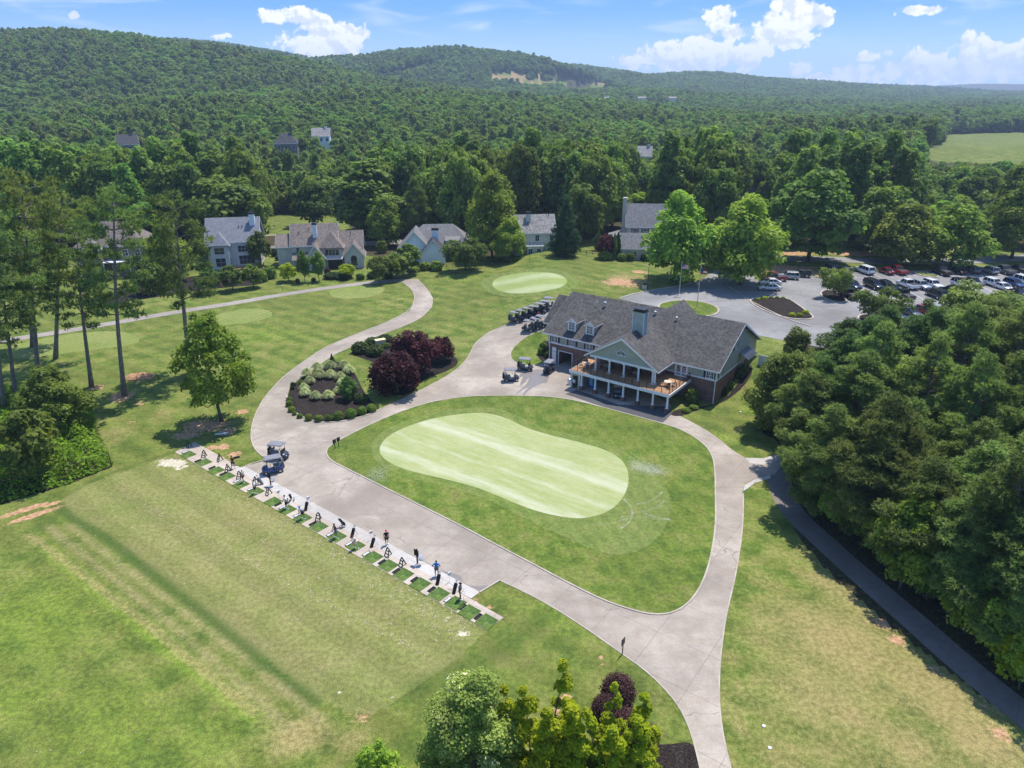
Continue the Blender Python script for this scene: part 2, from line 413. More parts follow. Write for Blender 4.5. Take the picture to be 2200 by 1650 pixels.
pines_px = [(1690,985),(1665,1040),(1720,1160),(1800,1250),(1920,1350),(2050,1450),(2220,1580),(2500,1500),(2500,720),(1850,720),(1700,740),(1640,870),(1660,940)]
parea('wood', pines_px, 1.0)
parea('wood', [(0,880),(60,860),(180,850),(215,930),(245,1002),(150,1040),(0,1085),(-300,1100),(-300,900)], .8)
_pp = [Pj(float(a_), float(b_), float(c_)) if b_ > 900 else (0, 0) for a_, b_, c_ in zip(gx, gy, gz)]; _pp = np.array(_pp)
SCAR = (gy > 900) & (((_pp[:, 0] > 1045) & (_pp[:, 0] < 1310) & (np.abs(_pp[:, 1] - (163 + (_pp[:, 0] - 1050) * .095)) < 16)))
att['wood'][SCAR] = 0; att['dirt'][SCAR] = .58
fair = [[(560,505),(570,462),(640,460),(740,462),(760,505)], [(1985,345),(1990,318),(2030,288),(2140,284),(2300,284),(2300,360),(2080,350)], [(130,300),(150,262),(170,262),(165,300)]]
for f in fair: att['wood'][inside(W(f), gx, gy)] = 0; 
RT = W([(133,1075),(150,1055),(220,1028),(300,1003),(345,985),(378,973.5),(1046,1353.5),(1000,1400),(930,1450),(850,1510),(800,1530),(745,1528),(700,1512),(676,1499),(233,1150),(155,1105)])
att['tee'][inside(RT, gx, gy)] = 1.0
me = bpy.data.meshes.new('ground'); nx, ny = len(gxs), len(gys)
me.vertices.add(len(gx)); me.vertices.foreach_set('co', np.stack([gx, gy, gz], 1).astype(np.float32).ravel())
ii = (np.arange(ny - 1)[:, None] * nx + np.arange(nx - 1)[None]).ravel()
quads = np.stack([ii, ii + 1, ii + nx + 1, ii + nx], 1).astype(np.int32)
me.loops.add(quads.size); me.loops.foreach_set('vertex_index', quads.ravel())
me.polygons.add(len(quads)); me.polygons.foreach_set('loop_start', np.arange(0, quads.size, 4, dtype=np.int32)); me.polygons.foreach_set('loop_total', np.full(len(quads), 4, np.int32))
me.polygons.foreach_set('use_smooth', np.ones(len(quads), bool))
me.update(calc_edges=True)
for k, v in att.items():
    a = me.attributes.new('m_' + k, 'FLOAT', 'POINT'); a.data.foreach_set('value', v.astype(np.float32))
LAWN, LDRY, LLUSH, LDARK = (.124, .150, .030), (.29, .225, .095), (.11, .20, .016), (.05, .088, .018)
def lawnmat(name, base, stripes=0.06, sper=2.2, sang=.6, dryness=.35, use_attr=False, fine=1.0, patch=.55):
    t = NT(name); v = t.coord()
    n1 = t.noise(.055, 5, v, .6); n2 = t.noise(.35, 4, v, .65); n3 = t.noise(2.4, 3, v, .7); n4 = t.noise(14, 2, v)
    w = t.wave(sper, t.mapv(v, rot=(0, 0, sang)), dist=1.2, dscale=.4)
    c = t.mix(t.ramp(n1, .40, .62, 0, .75), (*base, 1), (*(.5 * (a + b) for a, b in zip(base, LLUSH)), 1))
    c = t.mix(t.ramp(t.math('ADD', t.math('MULTIPLY', n2, .6), t.math('MULTIPLY', n1, .4)), .45, .66, 0, dryness * 1.25), c, (*LDRY, 1))
    c = t.mix(t.ramp(n2, .34, .52, patch, 0), c, (*LDARK, 1))
    c = t.mix(1.0, c, t.ramp(w, .2, .8, 1 - stripes, 1 + stripes), 'MULTIPLY')
    if use_attr:
        tw = t.wave(4.2, t.mapv(v, rot=(0, 0, -.927)), dist=1.0, dscale=.3)
        tc_ = t.mix(t.ramp(n1, .36, .66), (.158, .182, .047, 1), (.20, .195, .064, 1)); tc_ = t.mix(t.ramp(n2, .4, .7, 0, .4), tc_, (.26, .225, .10, 1)); tc_ = t.mix(t.ramp(n2, .28, .45, .3, 0), tc_, (.10, .13, .03, 1)); tc_ = t.mix(1.0, tc_, t.ramp(tw, .2, .8, .93, 1.07), 'MULTIPLY')
        c = t.mix(t.ramp(t.attr('m_tee'), .25, .75), c, tc_)
        ng = t.math('SUBTRACT', t.math('ADD', t.math('MULTIPLY', n3, .55), t.math('MULTIPLY', n2, .45)), .5)
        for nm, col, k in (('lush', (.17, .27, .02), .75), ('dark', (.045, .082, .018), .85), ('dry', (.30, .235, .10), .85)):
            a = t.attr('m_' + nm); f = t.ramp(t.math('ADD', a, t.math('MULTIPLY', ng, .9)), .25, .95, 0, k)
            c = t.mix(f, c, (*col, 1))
        c = t.mix(t.math('MULTIPLY', t.attr('m_lane'), t.ramp(n2, .3, .6, .35, .85)), c, (.31, .25, .12, 1))
        dcol = t.mix(n3, (.36, .17, .085, 1), (.5, .32, .2, 1))
        f = t.ramp(t.math('ADD', t.attr('m_dirt'), t.math('MULTIPLY', ng, 1.5)), .42, .72, 0, .92); c = t.mix(f, c, dcol)
        f = t.ramp(t.math('ADD', t.attr('m_sand'), t.math('MULTIPLY', ng, 1.3)), .42, .66, 0, .9); c = t.mix(f, c, (.53, .47, .36, 1))
        wcol = t.mix(n2, (.05, .036, .022, 1), (.045, .06, .02, 1)); wcol = t.mix(t.ramp(n3, .5, .7), wcol, (.12, .07, .04, 1))
        f = t.ramp(t.math('ADD', t.attr('m_wood'), t.math('MULTIPLY', ng, .8)), .4, .65); c = t.mix(f, c, wcol)
    c = t.mix(1.0, c, t.ramp(n4, .3, .7, 1 - .34 * fine, 1 + .34 * fine), 'MULTIPLY')
    c = t.mix(1.0, c, t.ramp(n3, .3, .7, 1 - .24 * fine, 1 + .24 * fine), 'MULTIPLY')
    t.bump(n4, .5, .05); return t.fin(c, .9, .12)
M['ground'] = lawnmat('rough_grass', LAWN, .075, 3.6, -.927, .35, True)
me.materials.append(M['ground'])
tag(linkmesh('ground', me), kind='structure')
# ---------------------------------------------------------------- surface materials
def concrete(name, col, joints=4.0, jang=CANG, stain=.18, wet=False):
    t = NT(name); v = t.coord()
    n1 = t.noise(.09, 6, v, .65); n2 = t.noise(.9, 5, v, .65); n3 = t.noise(12, 3, v)
    st = t.noise(.5, 5, t.mapv(v, (.25, 2.2, 1), (0, 0, -CANG + .1)), .7)
    c = t.mix(t.ramp(n1, .35, .68), (*(a * (1 - stain) for a in col), 1), (*(a * (1 + stain * .6) for a in col), 1))
    c = t.mix(t.ramp(n2, .42, .75, 0, .5), c, (col[0] * .78, col[1] * .68, col[2] * .6, 1))
    c = t.mix(t.ramp(st, .52, .75, 0, .4), c, (col[0] * .62, col[1] * .59, col[2] * .58, 1))
    c = t.mix(1.0, c, t.ramp(n3, .3, .7, .9, 1.1), 'MULTIPLY')
    if joints:
        for k, a in enumerate((jang, jang + math.pi / 2)):
            mv = t.mapv(v, rot=(0, 0, -a)); sx = t.n.new('ShaderNodeSeparateXYZ'); t.l.new(mv, sx.inputs[0])
            fr = t.math('FRACT', t.math('DIVIDE', sx.outputs[0], joints)); d = t.math('ABSOLUTE', t.math('SUBTRACT', fr, .5))
            c = t.mix(t.ramp(d, .5 - .05 / joints, .5 - .02 / joints, 0, .34), c, (.11, .09, .075, 1))
    vo = t.n.new('ShaderNodeTexVoronoi'); vo.feature = 'DISTANCE_TO_EDGE'; vo.inputs['Scale'].default_value = .085
    wob = t.n.new('ShaderNodeMix'); wob.data_type = 'VECTOR'; 
    nn = t.n.new('ShaderNodeTexNoise'); t.l.new(v, nn.inputs['Vector']); nn.inputs['Scale'].default_value = .35; nn.inputs['Detail'].default_value = 4
    va = t.n.new('ShaderNodeVectorMath'); va.operation = 'MULTIPLY_ADD'; t.l.new(nn.outputs['Color'], va.inputs[0]); va.inputs[1].default_value = (5, 5, 0); t.l.new(v, va.inputs[2])
    t.l.new(va.outputs[0], vo.inputs['Vector'])
    ck = t.math('MULTIPLY', t.ramp(vo.outputs['Distance'], .0, .006, .5, 0), t.ramp(n1, .45, .55))
    c = t.mix(ck, c, (.1, .09, .085, 1))
    big = t.noise(.045, 4, v, .6, 1.5); c = t.mix(t.ramp(big, .48, .72, 0, .62), c, (col[0] * .66, col[1] * .62, col[2] * .6, 1)); wh = t.noise(.3, 6, t.mapv(v, (.5, 1.5, 1), (0, 0, -CANG)), .75); c = t.mix(t.ramp(wh, .56, .78, 0, .6), c, (col[0] * 1.45, col[1] * 1.5, col[2] * 1.55, 1))
    return t.fin(c, .9, .1)
M['conc'] = concrete('weathered_concrete', (.37, .32, .265), 4.6, CANG, .32)
M['walk'] = concrete('pale_concrete', (.48, .45, .41), 2.6, math.atan2(-27, 36), .08)
M['tanpad'] = concrete('tan_concrete', (.47, .40, .33), 2.6, math.atan2(-27, 36), .12)
M['kerb'] = plain('kerb_concrete', (.40, .345, .285), .8, .2, var=.15, scale=.6)
M['asphalt'] = concrete('worn_asphalt', (.25, .245, .24), 0, 0, .22)
M['darkapron'] = concrete('dark_apron', (.10, .10, .105), 4.0, CANG, .2)
M['path_old'] = concrete('cart_path_concrete', (.32, .285, .25), 3.0, .3, .16)
def mulchmat():
    t = NT('dark_mulch'); n = t.noise(7, 4, rough=.8); n2 = t.noise(.8, 3)
    c = t.mix(t.ramp(n, .4, .75), (.014, .011, .01, 1), (.075, .058, .048, 1)); c = t.mix(1.0, c, t.ramp(n2, .3, .7, .8, 1.25), 'MULTIPLY')
    t.bump(n, .7, .06); return t.fin(c, .95, .1)
M['mulch'] = mulchmat()
M['line'] = plain('white_line_paint', (.6, .6, .58), .7, .2, var=.25, scale=2)
# ---------------------------------------------------------------- paths and roads
main = [(897,600),(915,618),(930,640),(928,660),(905,683),(870,700),(810,722),(763,742),(720,760),(690,780),(665,798),(640,815),(622,835),(616,852),(620,870),(640,893),(680,908),(720,908),(765,900),(800,888),(820,878),(880,850),(940,820),(985,792),(1008,765),(1020,737),(1050,713),(1094,694),(1150,668),(1185,645),
        (1215,660),(1200,705),(1230,760),(1330,800),(1440,870),(1443,889),(1465,896),(1500,915),(1540,940),(1575,970),(1600,985),(1640,985),(1680,973),(1690,985),(1664,1020),(1650,1022),(1620,1030),(1600,1040),(1595,1055),(1597,1100),(1594,1150),(1580,1240),(1560,1320),(1550,1390),(1545,1450),(1545,1520),(1555,1590),(1572,1665),(1504,1665),(1495,1610),(1480,1560),(1455,1510),(1400,1450),(1330,1400),(1230,1330),(1150,1283),(1074,1247),(1031,1273),(526,1002),(578,988),(562,980),(545,963),(538,938),(543,905),(558,870),(580,840),(610,808),(655,775),(700,745),(770,716),(830,693),(880,668),(892,645),(888,625),(868,609),(855,600)]
mainw = W(main)
sheet('cart_road', mainw, M['conc'], .03, 1.3)
PATH1 = W([(-400,775),(-200,760),(0,733),(100,718),(200,702),(300,684),(400,667),(500,652),(600,634),(700,619),(800,606),(862,602)])
ribbon('cart_path', smooth_line(PATH1), 2.7, M['path_old'], .03)
PATH2 = W([(1684,985),(1676,1010),(1674,1035),(1684,1067),(1706,1106),(1783,1176),(1862,1247),(1970,1340),(2077,1435),(2200,1535),(2330,1635)])
M['path_shade'] = concrete('shaded_path_concrete', (.20, .172, .15), 5.0, .9, .25); ribbon('cart_path', smooth_line(PATH2), 2.7, M['path_shade'], .02)  # browner path concrete, with the shade of the trees put into its colour
WALK = W([(502,1009),(526,1002),(1031,1273),(1012,1286.5)]); sheet('walkway', WALK, M['walk'], .044, 3)
PADP = W([(375.6,971.6),(418,950),(448,966),(1082,1327.4),(1046.6,1354)]); sheet('tee_pavement', PADP, M['tanpad'], .037, 3)
apron = W([(1214,847),(1240,838),(1330,870),(1438,874),(1446,888),(1424,908),(1350,893)]); sheet('apron_sheet', apron, M['darkapron'], .038, 3)  # darker jointed sheet over the concrete in front of the terrace
sheet('path_spur', W([(1600,984),(1640,985),(1680,973),(1672,990),(1640,998),(1612,996)]), M['walk'], .04, 2)
sheet('path_spur', W([(1596,1056),(1600,1042),(1620,1031),(1655,1021),(1655,1028),(1622,1038),(1606,1050)]), M['walk'], .04, 2)
# putting green island
isl_px = [(700,975),(705,960),(740,940),(800,910),(860,885),(920,865),(990,853),(1060,850),(1130,851),(1168,852),(1218,857),(1286,873),(1345,889),(1419,909),(1464,923),(1508,950),(1527,972),(1536,1000),(1537,1060),(1538,1130),(1527,1200),(1511,1250),(1490,1285),(1465,1308),(1435,1320),(1400,1321),(1360,1312),(1300,1292),(1230,1258),(1150,1215),(1060,1168),(1000,1135),(900,1085),(800,1035),(740,1005),(710,990)]
ISL = smooth_poly(W(isl_px), 2)
M['collar'] = lawnmat('practice_lawn', (.108, .146, .024), .05, 1.8, -.3, .3)
sheet('practice_lawn', ISL, M['collar'], .06, 1.6)
ribbon('kerb', ISL, .16, M['kerb'], .012, True, .085)
M['fringe'] = lawnmat('fringe_lawn', (.145, .182, .046), .05, 1.6, -.3, .25, False, .8, .2)
FRI = smooth_poly(W([(780 + x * .63, 840 + y * .63) for x, y in [(25,205),(35,165),(80,130),(160,95),(250,72),(340,60),(420,56),(480,66),(540,92),(610,125),(690,145),(780,165),(860,190),(930,230),(1000,290),(1040,335),(1051,395),(1038,455),(1002,508),(945,548),(880,563),(820,555),(760,535),(690,500),(600,462),(510,415),(420,370),(330,340),(240,318),(150,295),(80,268),(40,238)]]), 2)
sheet('green_fringe', FRI, M['fringe'], .072, 1.6)
def greenmat(name, base, sand=.75, per=6.2, ang=.29, ph=0.0):
    t = NT(name); v = t.coord()
    n1 = t.noise(.16, 4, v, .6); n2 = t.noise(1.6, 4, v, .7); n4 = t.noise(16, 2, v)
    sv = t.mapv(v, (1, 1, 1), (0, 0, ang), (0, ph, 0))
    w = t.wave(per, sv, dist=2.6, dscale=.12, direction='Y')
    sm = t.noise(.8, 6, t.mapv(sv, (.22, 2.0, 1)), .72)
    c = t.mix(t.ramp(n1, .35, .7), (*base, 1), (base[0] * 1.2, base[1] * 1.12, base[2] * 1.25, 1))
    c = t.mix(t.ramp(n2, .35, .65, .25, 0), c, (base[0] * .72, base[1] * .8, base[2] * .7, 1))
    f = t.math('ADD', t.math('MULTIPLY', w, .5), t.math('MULTIPLY', sm, .9)); f = t.math('ADD', f, t.math('MULTIPLY', n1, .35))
    c = t.mix(t.ramp(f, .72, 1.2, 0, sand), c, (.62, .62, .45, 1))
    c = t.mix(1.0, c, t.ramp(n4, .3, .7, .88, 1.12), 'MULTIPLY')
    return t.fin(c, .9, .15)
q8 = lambda x, y: (780 + x * .63, 840 + y * .63)
def sandgreen():
    t = NT('putting_green_turf'); v = t.coord(); base = (.285, .325, .118)
    (ax, ay), (bx, by) = W([q8(450, 190), q8(870, 330)]); an = math.atan2(by - ay, bx - ax); cx_, cy_ = W([q8(480, 260)])[0]
    vof = lambda q: (lambda w: -(w[0] - cx_) * math.sin(an) + (w[1] - cy_) * math.cos(an))(W([q])[0])
    mv = t.mapv(v, rot=(0, 0, 0), loc=(-cx_, -cy_, 0)); rv = t.mapv(mv, rot=(0, 0, -an)); sx = t.n.new('ShaderNodeSeparateXYZ'); t.l.new(rv, sx.inputs[0])
    n1 = t.noise(.16, 4, v, .6); n2 = t.noise(1.6, 4, v, .7); n4 = t.noise(16, 2, v); wob = t.noise(.12, 3, v); sm = t.noise(.9, 6, t.mapv(rv, (.22, 1.7, 1)), .75)
    c = t.mix(t.ramp(n1, .35, .7), (*base, 1), (base[0] * 1.2, base[1] * 1.1, base[2] * 1.25, 1)); c = t.mix(t.ramp(n2, .35, .65, .3, 0), c, (.215, .27, .085, 1))
    vv = t.math('ADD', sx.outputs[1], t.math('MULTIPLY', t.math('SUBTRACT', wob, .5), 2.2)); f = None
    for q, wd, st in ((q8(450, 190), 1.5, .85), (q8(330, 290), 1.0, .5), (q8(470, 345), 1.5, .75), (q8(260, 110), 1.0, .5), (q8(600, 215), .5, .5), (q8(640, 330), .6, .45)):
        g = t.ramp(t.math('ABSOLUTE', t.math('SUBTRACT', vv, vof(q))), 0.0, wd, st, 0)
        f = g if f is None else t.math('MAXIMUM', f, g)
    f = t.math('ADD', t.math('MULTIPLY', f, .42), t.math('MULTIPLY', sm, 1.08))
    c = t.mix(t.ramp(f, .38, 1.1, 0, .72), c, (.52, .52, .39, 1)); c = t.mix(1.0, c, t.ramp(n4, .3, .7, .88, 1.12), 'MULTIPLY')
    return t.fin(c, .9, .12)
M['green'] = sandgreen()
GRN = smooth_poly(W([q8(*q) for q in [(55,200),(65,175),(100,145),(170,115),(250,92),(330,80),(400,75),(450,82),(500,98),(550,125),(610,145),(680,162),(750,180),(820,200),(870,225),(900,260),(907,300),(900,340),(880,375),(850,405),(800,428),(740,438),(680,432),(600,415),(530,390),(460,360),(400,335),(330,315),(250,295),(180,280),(120,262),(80,240),(60,220)]]), 2)
sheet('putting_green', GRN, M['green'], .084, 1.6)
M['green_far'] = greenmat('hill_green_turf', (.235, .29, .09), .3, 9, .1)
sheet('green_fringe', smooth_poly(W([(1025,610),(1060,588),(1140,577),(1210,582),(1245,600),(1240,620),(1190,636),(1110,640),(1050,632)]), 2), M['fringe'], .05, 2)
sheet('golf_green', smooth_poly(W([(1054,612),(1068,596),(1110,587),(1160,585),(1208,592),(1222,605),(1205,620),(1160,630),(1110,632),(1072,627)]), 2), M['green_far'], .075, 2)
M['teetop'] = lawnmat('tee_lawn', (.21, .235, .072), .05, 1.4, .5, .2, False, .7, .12)
for pl in ([(703,628),(730,617),(790,612),(826,617),(822,632),(780,641),(720,643)], [(430,690),(470,674),(540,660),(585,668),(585,682),(540,693),(470,702)], [(10,745),(100,725),(200,712),(270,712),(304,728),(290,742),(200,752),(100,765),(20,775)]):
    sheet('tee_box', smooth_poly(W(pl), 2), M['teetop'], .03, 2)
M['range'] = lawnmat('range_tee_lawn', (.215, .19, .07), .035, 2.3, -.62, .3, False, .8, .22)
RT = W([(133,1075),(150,1055),(220,1028),(300,1003),(345,985),(378,973.5),(1046,1353.5),(1000,1400),(930,1450),(850,1510),(800,1530),(745,1528),(700,1512),(676,1499),(233,1150),(155,1105)])
# kerbs of the cart road
def kerb_px(px, w=.14, h=.07): ribbon('kerb', smooth_line(W(px), 2), w, M['kerb'], .012, False, h)
kerb_px([(578,988),(562,980),(545,963),(538,938),(543,905),(558,870),(580,840),(610,808),(655,775),(700,745),(770,716),(830,693),(880,668),(892,645),(888,625),(868,609)])
kerb_px([(526,1002),(578,985)]); kerb_px([(1074,1247),(1031,1273)])
kerb_px([(1074,1247),(1150,1283),(1230,1330),(1330,1400),(1400,1450),(1455,1510),(1480,1560),(1495,1610),(1506,1660)], .12, .03)
kerb_px([(616,850),(619,870),(640,893),(680,908),(720,908),(765,900),(800,888),(820,878)], .2, .1)
kerb_px([(820,878),(880,850),(940,820),(985,792),(1008,765),(1020,737),(1050,713),(1094,694)], .12, .03)
kerb_px([(1597,1060),(1597,1100),(1594,1150),(1580,1240),(1560,1320),(1550,1390),(1545,1450),(1545,1520),(1555,1590),(1572,1660)], .12, .03)
kerb_px([(1443,889),(1465,896),(1500,915),(1540,940),(1575,970),(1600,984)], .12, .03)
kerb_px([(897,600),(915,618),(930,640),(928,660),(905,683),(870,700),(810,722),(763,742),(720,760),(665,798),(640,815)], .12, .03)
# lawn beside the clubhouse
SIDE = smooth_poly(W([(1186,705),(1139,718),(1115,734),(1099,752),(1096,764),(1103,777),(1130,786),(1170,782),(1195,770),(1200,720)]), 1)
sheet('side_lawn', SIDE, M['collar'], .05, 1.5); ribbon('kerb', SIDE, .12, M['kerb'], .012, True, .05)
# ---------------------------------------------------------------- mulch beds
def bed(px, off=.05, it=2, step=1.5): sheet('mulch_bed', smooth_poly(W(px), it), M['mulch'], off, step)
bed([(618,850),(624,836),(642,817),(668,800),(700,785),(725,776),(745,786),(765,805),(776,832),(792,856),(806,868),(818,878),(800,886),(765,898),(720,906),(680,906),(642,891),(622,870)], .07)
c8 = lambda x, y: (540 + x * .2182, 640 + y * .2182)
bed([c8(*p) for p in [(980,530),(1000,560),(1150,615),(1220,640),(1240,760),(1290,850),(1330,930),(1450,972),(1600,930),(1640,860),(1700,800),(1950,715),(2050,640),(2000,570),(1870,530),(1790,490),(1500,520),(1380,390),(1200,410),(1050,450)]])
bed([(1168,730),(1160,745),(1152,765),(1168,780),(1185,778),(1192,740)], .07)
bed([C_ for C_ in [(1436,892),(1455,878),(1535,872),(1570,845),(1600,800),(1612,780),(1618,800),(1600,828),(1575,850),(1545,868),(1500,880),(1462,896)]], .05)
bed([(1440,1600),(1490,1592),(1500,1640),(1506,1665),(1300,1665),(1380,1600)], .03)
bed([(1636,905),(1660,905),(1680,925),(1660,945),(1632,925)], .03)
bed([(430,590),(520,582),(585,600),(560,612),(500,616),(420,625),(330,640),(220,655),(190,640),(330,610)], .03)
# ---------------------------------------------------------------- parking
PARK = [(1330,642),(1352,634),(1380,628),(1420,620),(1455,616),(1500,605),(1530,585),(1555,560),(1610,556),(1615,590),(1630,605),(1660,592),(1731,589),(1755,598),(1800,590),(1826,587),(1960,584),(2100,580),(2400,576),(2700,700),(2300,760),(1900,770),(1700,735),(1600,715),(1540,700),(1450,672),(1400,660)]
sheet('parking_lot', W(PARK), M['asphalt'], .03, 2.0)
ribbon('road', smooth_line(W([(1300,520),(1480,545),(1560,556),(1640,556),(1750,556),(1850,560),(1950,563),(2060,562),(2150,556),(2300,548),(2600,540)])), 6.0, M['asphalt'], .05)
ribbon('road', smooth_line(W([(540,536),(650,530),(760,524),(900,518)])), 6.5, M['asphalt'], .06)
ribbon('sidewalk', smooth_line(W([(560,506),(640,505),(740,508),(860,505)])), 1.8, M['conc'], .06)
def island(px, mat, name, it=2, off=.12, kw=.35):
    p = smooth_poly(W(px), it); sheet(name, p, mat, off, 1.5); ribbon('kerb', p, kw, M['kerb'], .03, True, .12)
island([(1410,660),(1425,650),(1462,645),(1505,648),(1538,658),(1546,668),(1535,678),(1500,682),(1450,680)], M['collar'], 'roundabout_lawn')
c7 = lambda x, y: (1600 + x * .2727, 480 + y * .2727)
island([c7(*p) for p in [(30,610),(90,590),(200,585),(340,590),(430,650),(520,715),(545,745),(500,760),(380,755),(280,735),(180,700),(90,655)]], M['mulch'], 'parking_island', 1)
island([c7(*p) for p in [(590,545),(650,520),(760,560),(800,600),(790,625),(700,618),(620,590)]], M['mulch'], 'parking_island')
island([c7(*p) for p in [(890,730),(950,715),(1150,735),(1200,790),(1000,800),(900,770)]], M['mulch'], 'parking_island')
island([c7(*p) for p in [(1330,385),(1380,385),(1450,398),(1530,415),(1515,430),(1430,420),(1370,405)]], M['ground'], 'parking_island')
kerb_px([(1330,642),(1352,634),(1380,628),(1420,620),(1455,616),(1500,605)], .3, .12)
kerb_px([(1560,612),(1600,640),(1640,662),(1700,690),(1742,702)], .25, .12)
kerb_px([(1731,589),(1755,598),(1800,590),(1826,587),(1960,584),(2100,580),(2300,578)], .3, .12)
def stall(px0, px1):
    a, b = W([px0, px1]); ribbon('parking_line', [a, ((a[0] + b[0]) / 2, (a[1] + b[1]) / 2), b], .11, M['line'], .045)
for i in range(16): stall((1822 + i * 26, 588 - i * .4), (1842 + i * 26, 598 - i * .4))
for i in range(14): stall((1850 + i * 28, 619 - i * .8), (1886 + i * 28, 638 - i * .8)); 
for i in range(14): stall((1886 + i * 28, 638 - i * .8), (1925 + i * 28, 660 - i * .8))
# wet stain by the cart garage
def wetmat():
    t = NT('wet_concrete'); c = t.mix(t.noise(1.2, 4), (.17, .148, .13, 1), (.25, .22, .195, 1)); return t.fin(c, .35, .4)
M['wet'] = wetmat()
c3 = lambda x, y: (1050 + x / 11, 740 + y / 11)
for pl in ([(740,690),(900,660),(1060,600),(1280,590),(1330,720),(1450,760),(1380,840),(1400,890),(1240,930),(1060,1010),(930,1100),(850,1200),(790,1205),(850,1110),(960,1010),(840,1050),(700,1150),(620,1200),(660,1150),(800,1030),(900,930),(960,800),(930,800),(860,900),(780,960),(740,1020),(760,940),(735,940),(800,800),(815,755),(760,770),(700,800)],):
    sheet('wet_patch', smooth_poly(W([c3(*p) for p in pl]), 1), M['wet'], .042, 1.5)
cc = lambda x, y: (700 + x * .2045, 1080 + y * .2045)
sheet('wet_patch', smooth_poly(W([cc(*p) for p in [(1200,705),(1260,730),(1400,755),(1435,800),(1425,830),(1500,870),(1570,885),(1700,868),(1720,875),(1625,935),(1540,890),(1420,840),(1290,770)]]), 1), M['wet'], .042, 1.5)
# ================================================================ vegetation
def leafmat(name, c1, c2, trans=.42, c3=None, rough=.55, hue=.095):
    t = NT(name); v = t.attr('v'); oi = t.n.new('ShaderNodeObjectInfo')
    c = t.mix(v, (*c1, 1), (*c2, 1))
    if c3: c = t.mix(t.ramp(v, .86, .97), c, (*c3, 1))
    c = t.mix(1.0, c, t.ramp(t.noise(.35, 3), .3, .7, .82, 1.2), 'MULTIPLY')
    hs = t.n.new('ShaderNodeHueSaturation'); t.l.new(c, hs.inputs['Color'])
    t.l.new(t.math('ADD', .487 - hue * .22, t.math('MULTIPLY', oi.outputs['Random'], hue * .44)), hs.inputs['Hue'])
    t.l.new(t.math('ADD', .70, t.math('MULTIPLY', t.math('FRACT', t.math('MULTIPLY', oi.outputs['Random'], 7.3)), .66)), hs.inputs['Value'])
    col = hs.outputs[0]
    t.put(t.b.inputs['Base Color'], col); t.b.inputs['Roughness'].default_value = rough; t.b.inputs['Specular IOR Level'].default_value = .12
    tr = t.n.new('ShaderNodeBsdfTranslucent'); t.l.new(t.mix(1.0, col, (1.15, 1.25, .6, 1), 'MULTIPLY'), tr.inputs['Color'])
    ms = t.n.new('ShaderNodeMixShader'); ms.inputs[0].default_value = trans
    t.l.new(t.b.outputs[0], ms.inputs[1]); t.l.new(tr.outputs[0], ms.inputs[2]); t.l.new(ms.outputs[0], t.out.inputs['Surface'])
    return t.m
M['l_oak'] = leafmat('oak_foliage', (0.078, 0.148, 0.027), (0.195, 0.29, 0.05))
M['l_pop'] = leafmat('poplar_foliage', (0.090, 0.182, 0.034), (0.215, 0.337, 0.061))
M['l_bright'] = leafmat('maple_foliage', (0.122, 0.228, 0.028), (0.282, 0.404, 0.049))
M['l_lime'] = leafmat('lime_foliage', (.22, .31, .012), (.46, .54, .025), .5, hue=.04)
M['l_pale'] = leafmat('pale_foliage', (.115, .19, .030), (.29, .36, .085), .35, (.80, .76, .46), hue=.03)
M['l_pine'] = leafmat('pine_needles', (.105, .172, .045), (.265, .34, .092), .4, hue=.085)
M['l_piney'] = leafmat('yellowing_pine_needles', (.105, .155, .036), (.255, .295, .085), .4, hue=.03)
M['l_tallpine'] = leafmat('tall_pine_needles', (.095, .165, .05), (.24, .325, .10), .45, hue=.03)
M['l_cedar'] = leafmat('cedar_foliage', (.070, .150, .042), (.175, .29, .075), .35, hue=.05)
M['l_spruce'] = leafmat('spruce_needles', (0.029, 0.069, 0.029), (0.069, 0.130, 0.045), .25)
M['l_red'] = leafmat('purple_foliage', (.030, .008, .010), (.10, .022, .020), .22, hue=.05)
M['l_burg'] = leafmat('burgundy_foliage', (.075, .036, .032), (.15, .085, .07), .15, hue=.03)
M['l_crape'] = leafmat('crape_myrtle_foliage', (0.099, 0.167, 0.030), (0.216, 0.270, 0.054))
M['l_box'] = leafmat('boxwood_foliage', (0.081, 0.154, 0.023), (0.198, 0.285, 0.045), .3)
M['l_boxd'] = leafmat('dark_shrub_foliage', (0.026, 0.056, 0.017), (0.071, 0.122, 0.028), .3)
M['l_grassw'] = leafmat('variegated_grass', (.25, .35, .10), (.68, .71, .38), .3, hue=.04)
M['l_weed'] = leafmat('undergrowth_foliage', (.085, .17, .018), (.22, .34, .03), .4)
def barkmat(name, a, b):
    t = NT(name); n = t.noise(3, 5, t.mapv(t.coord(), (3, 3, .5)), .7)
    return t.fin(t.mix(t.ramp(n, .3, .7), (*a, 1), (*b, 1)), .9, .1)
M['bark'] = barkmat('grey_bark', (.05, .042, .034), (.15, .13, .105))
M['pinebark'] = barkmat('pine_bark', (.10, .08, .066), (.29, .25, .21))
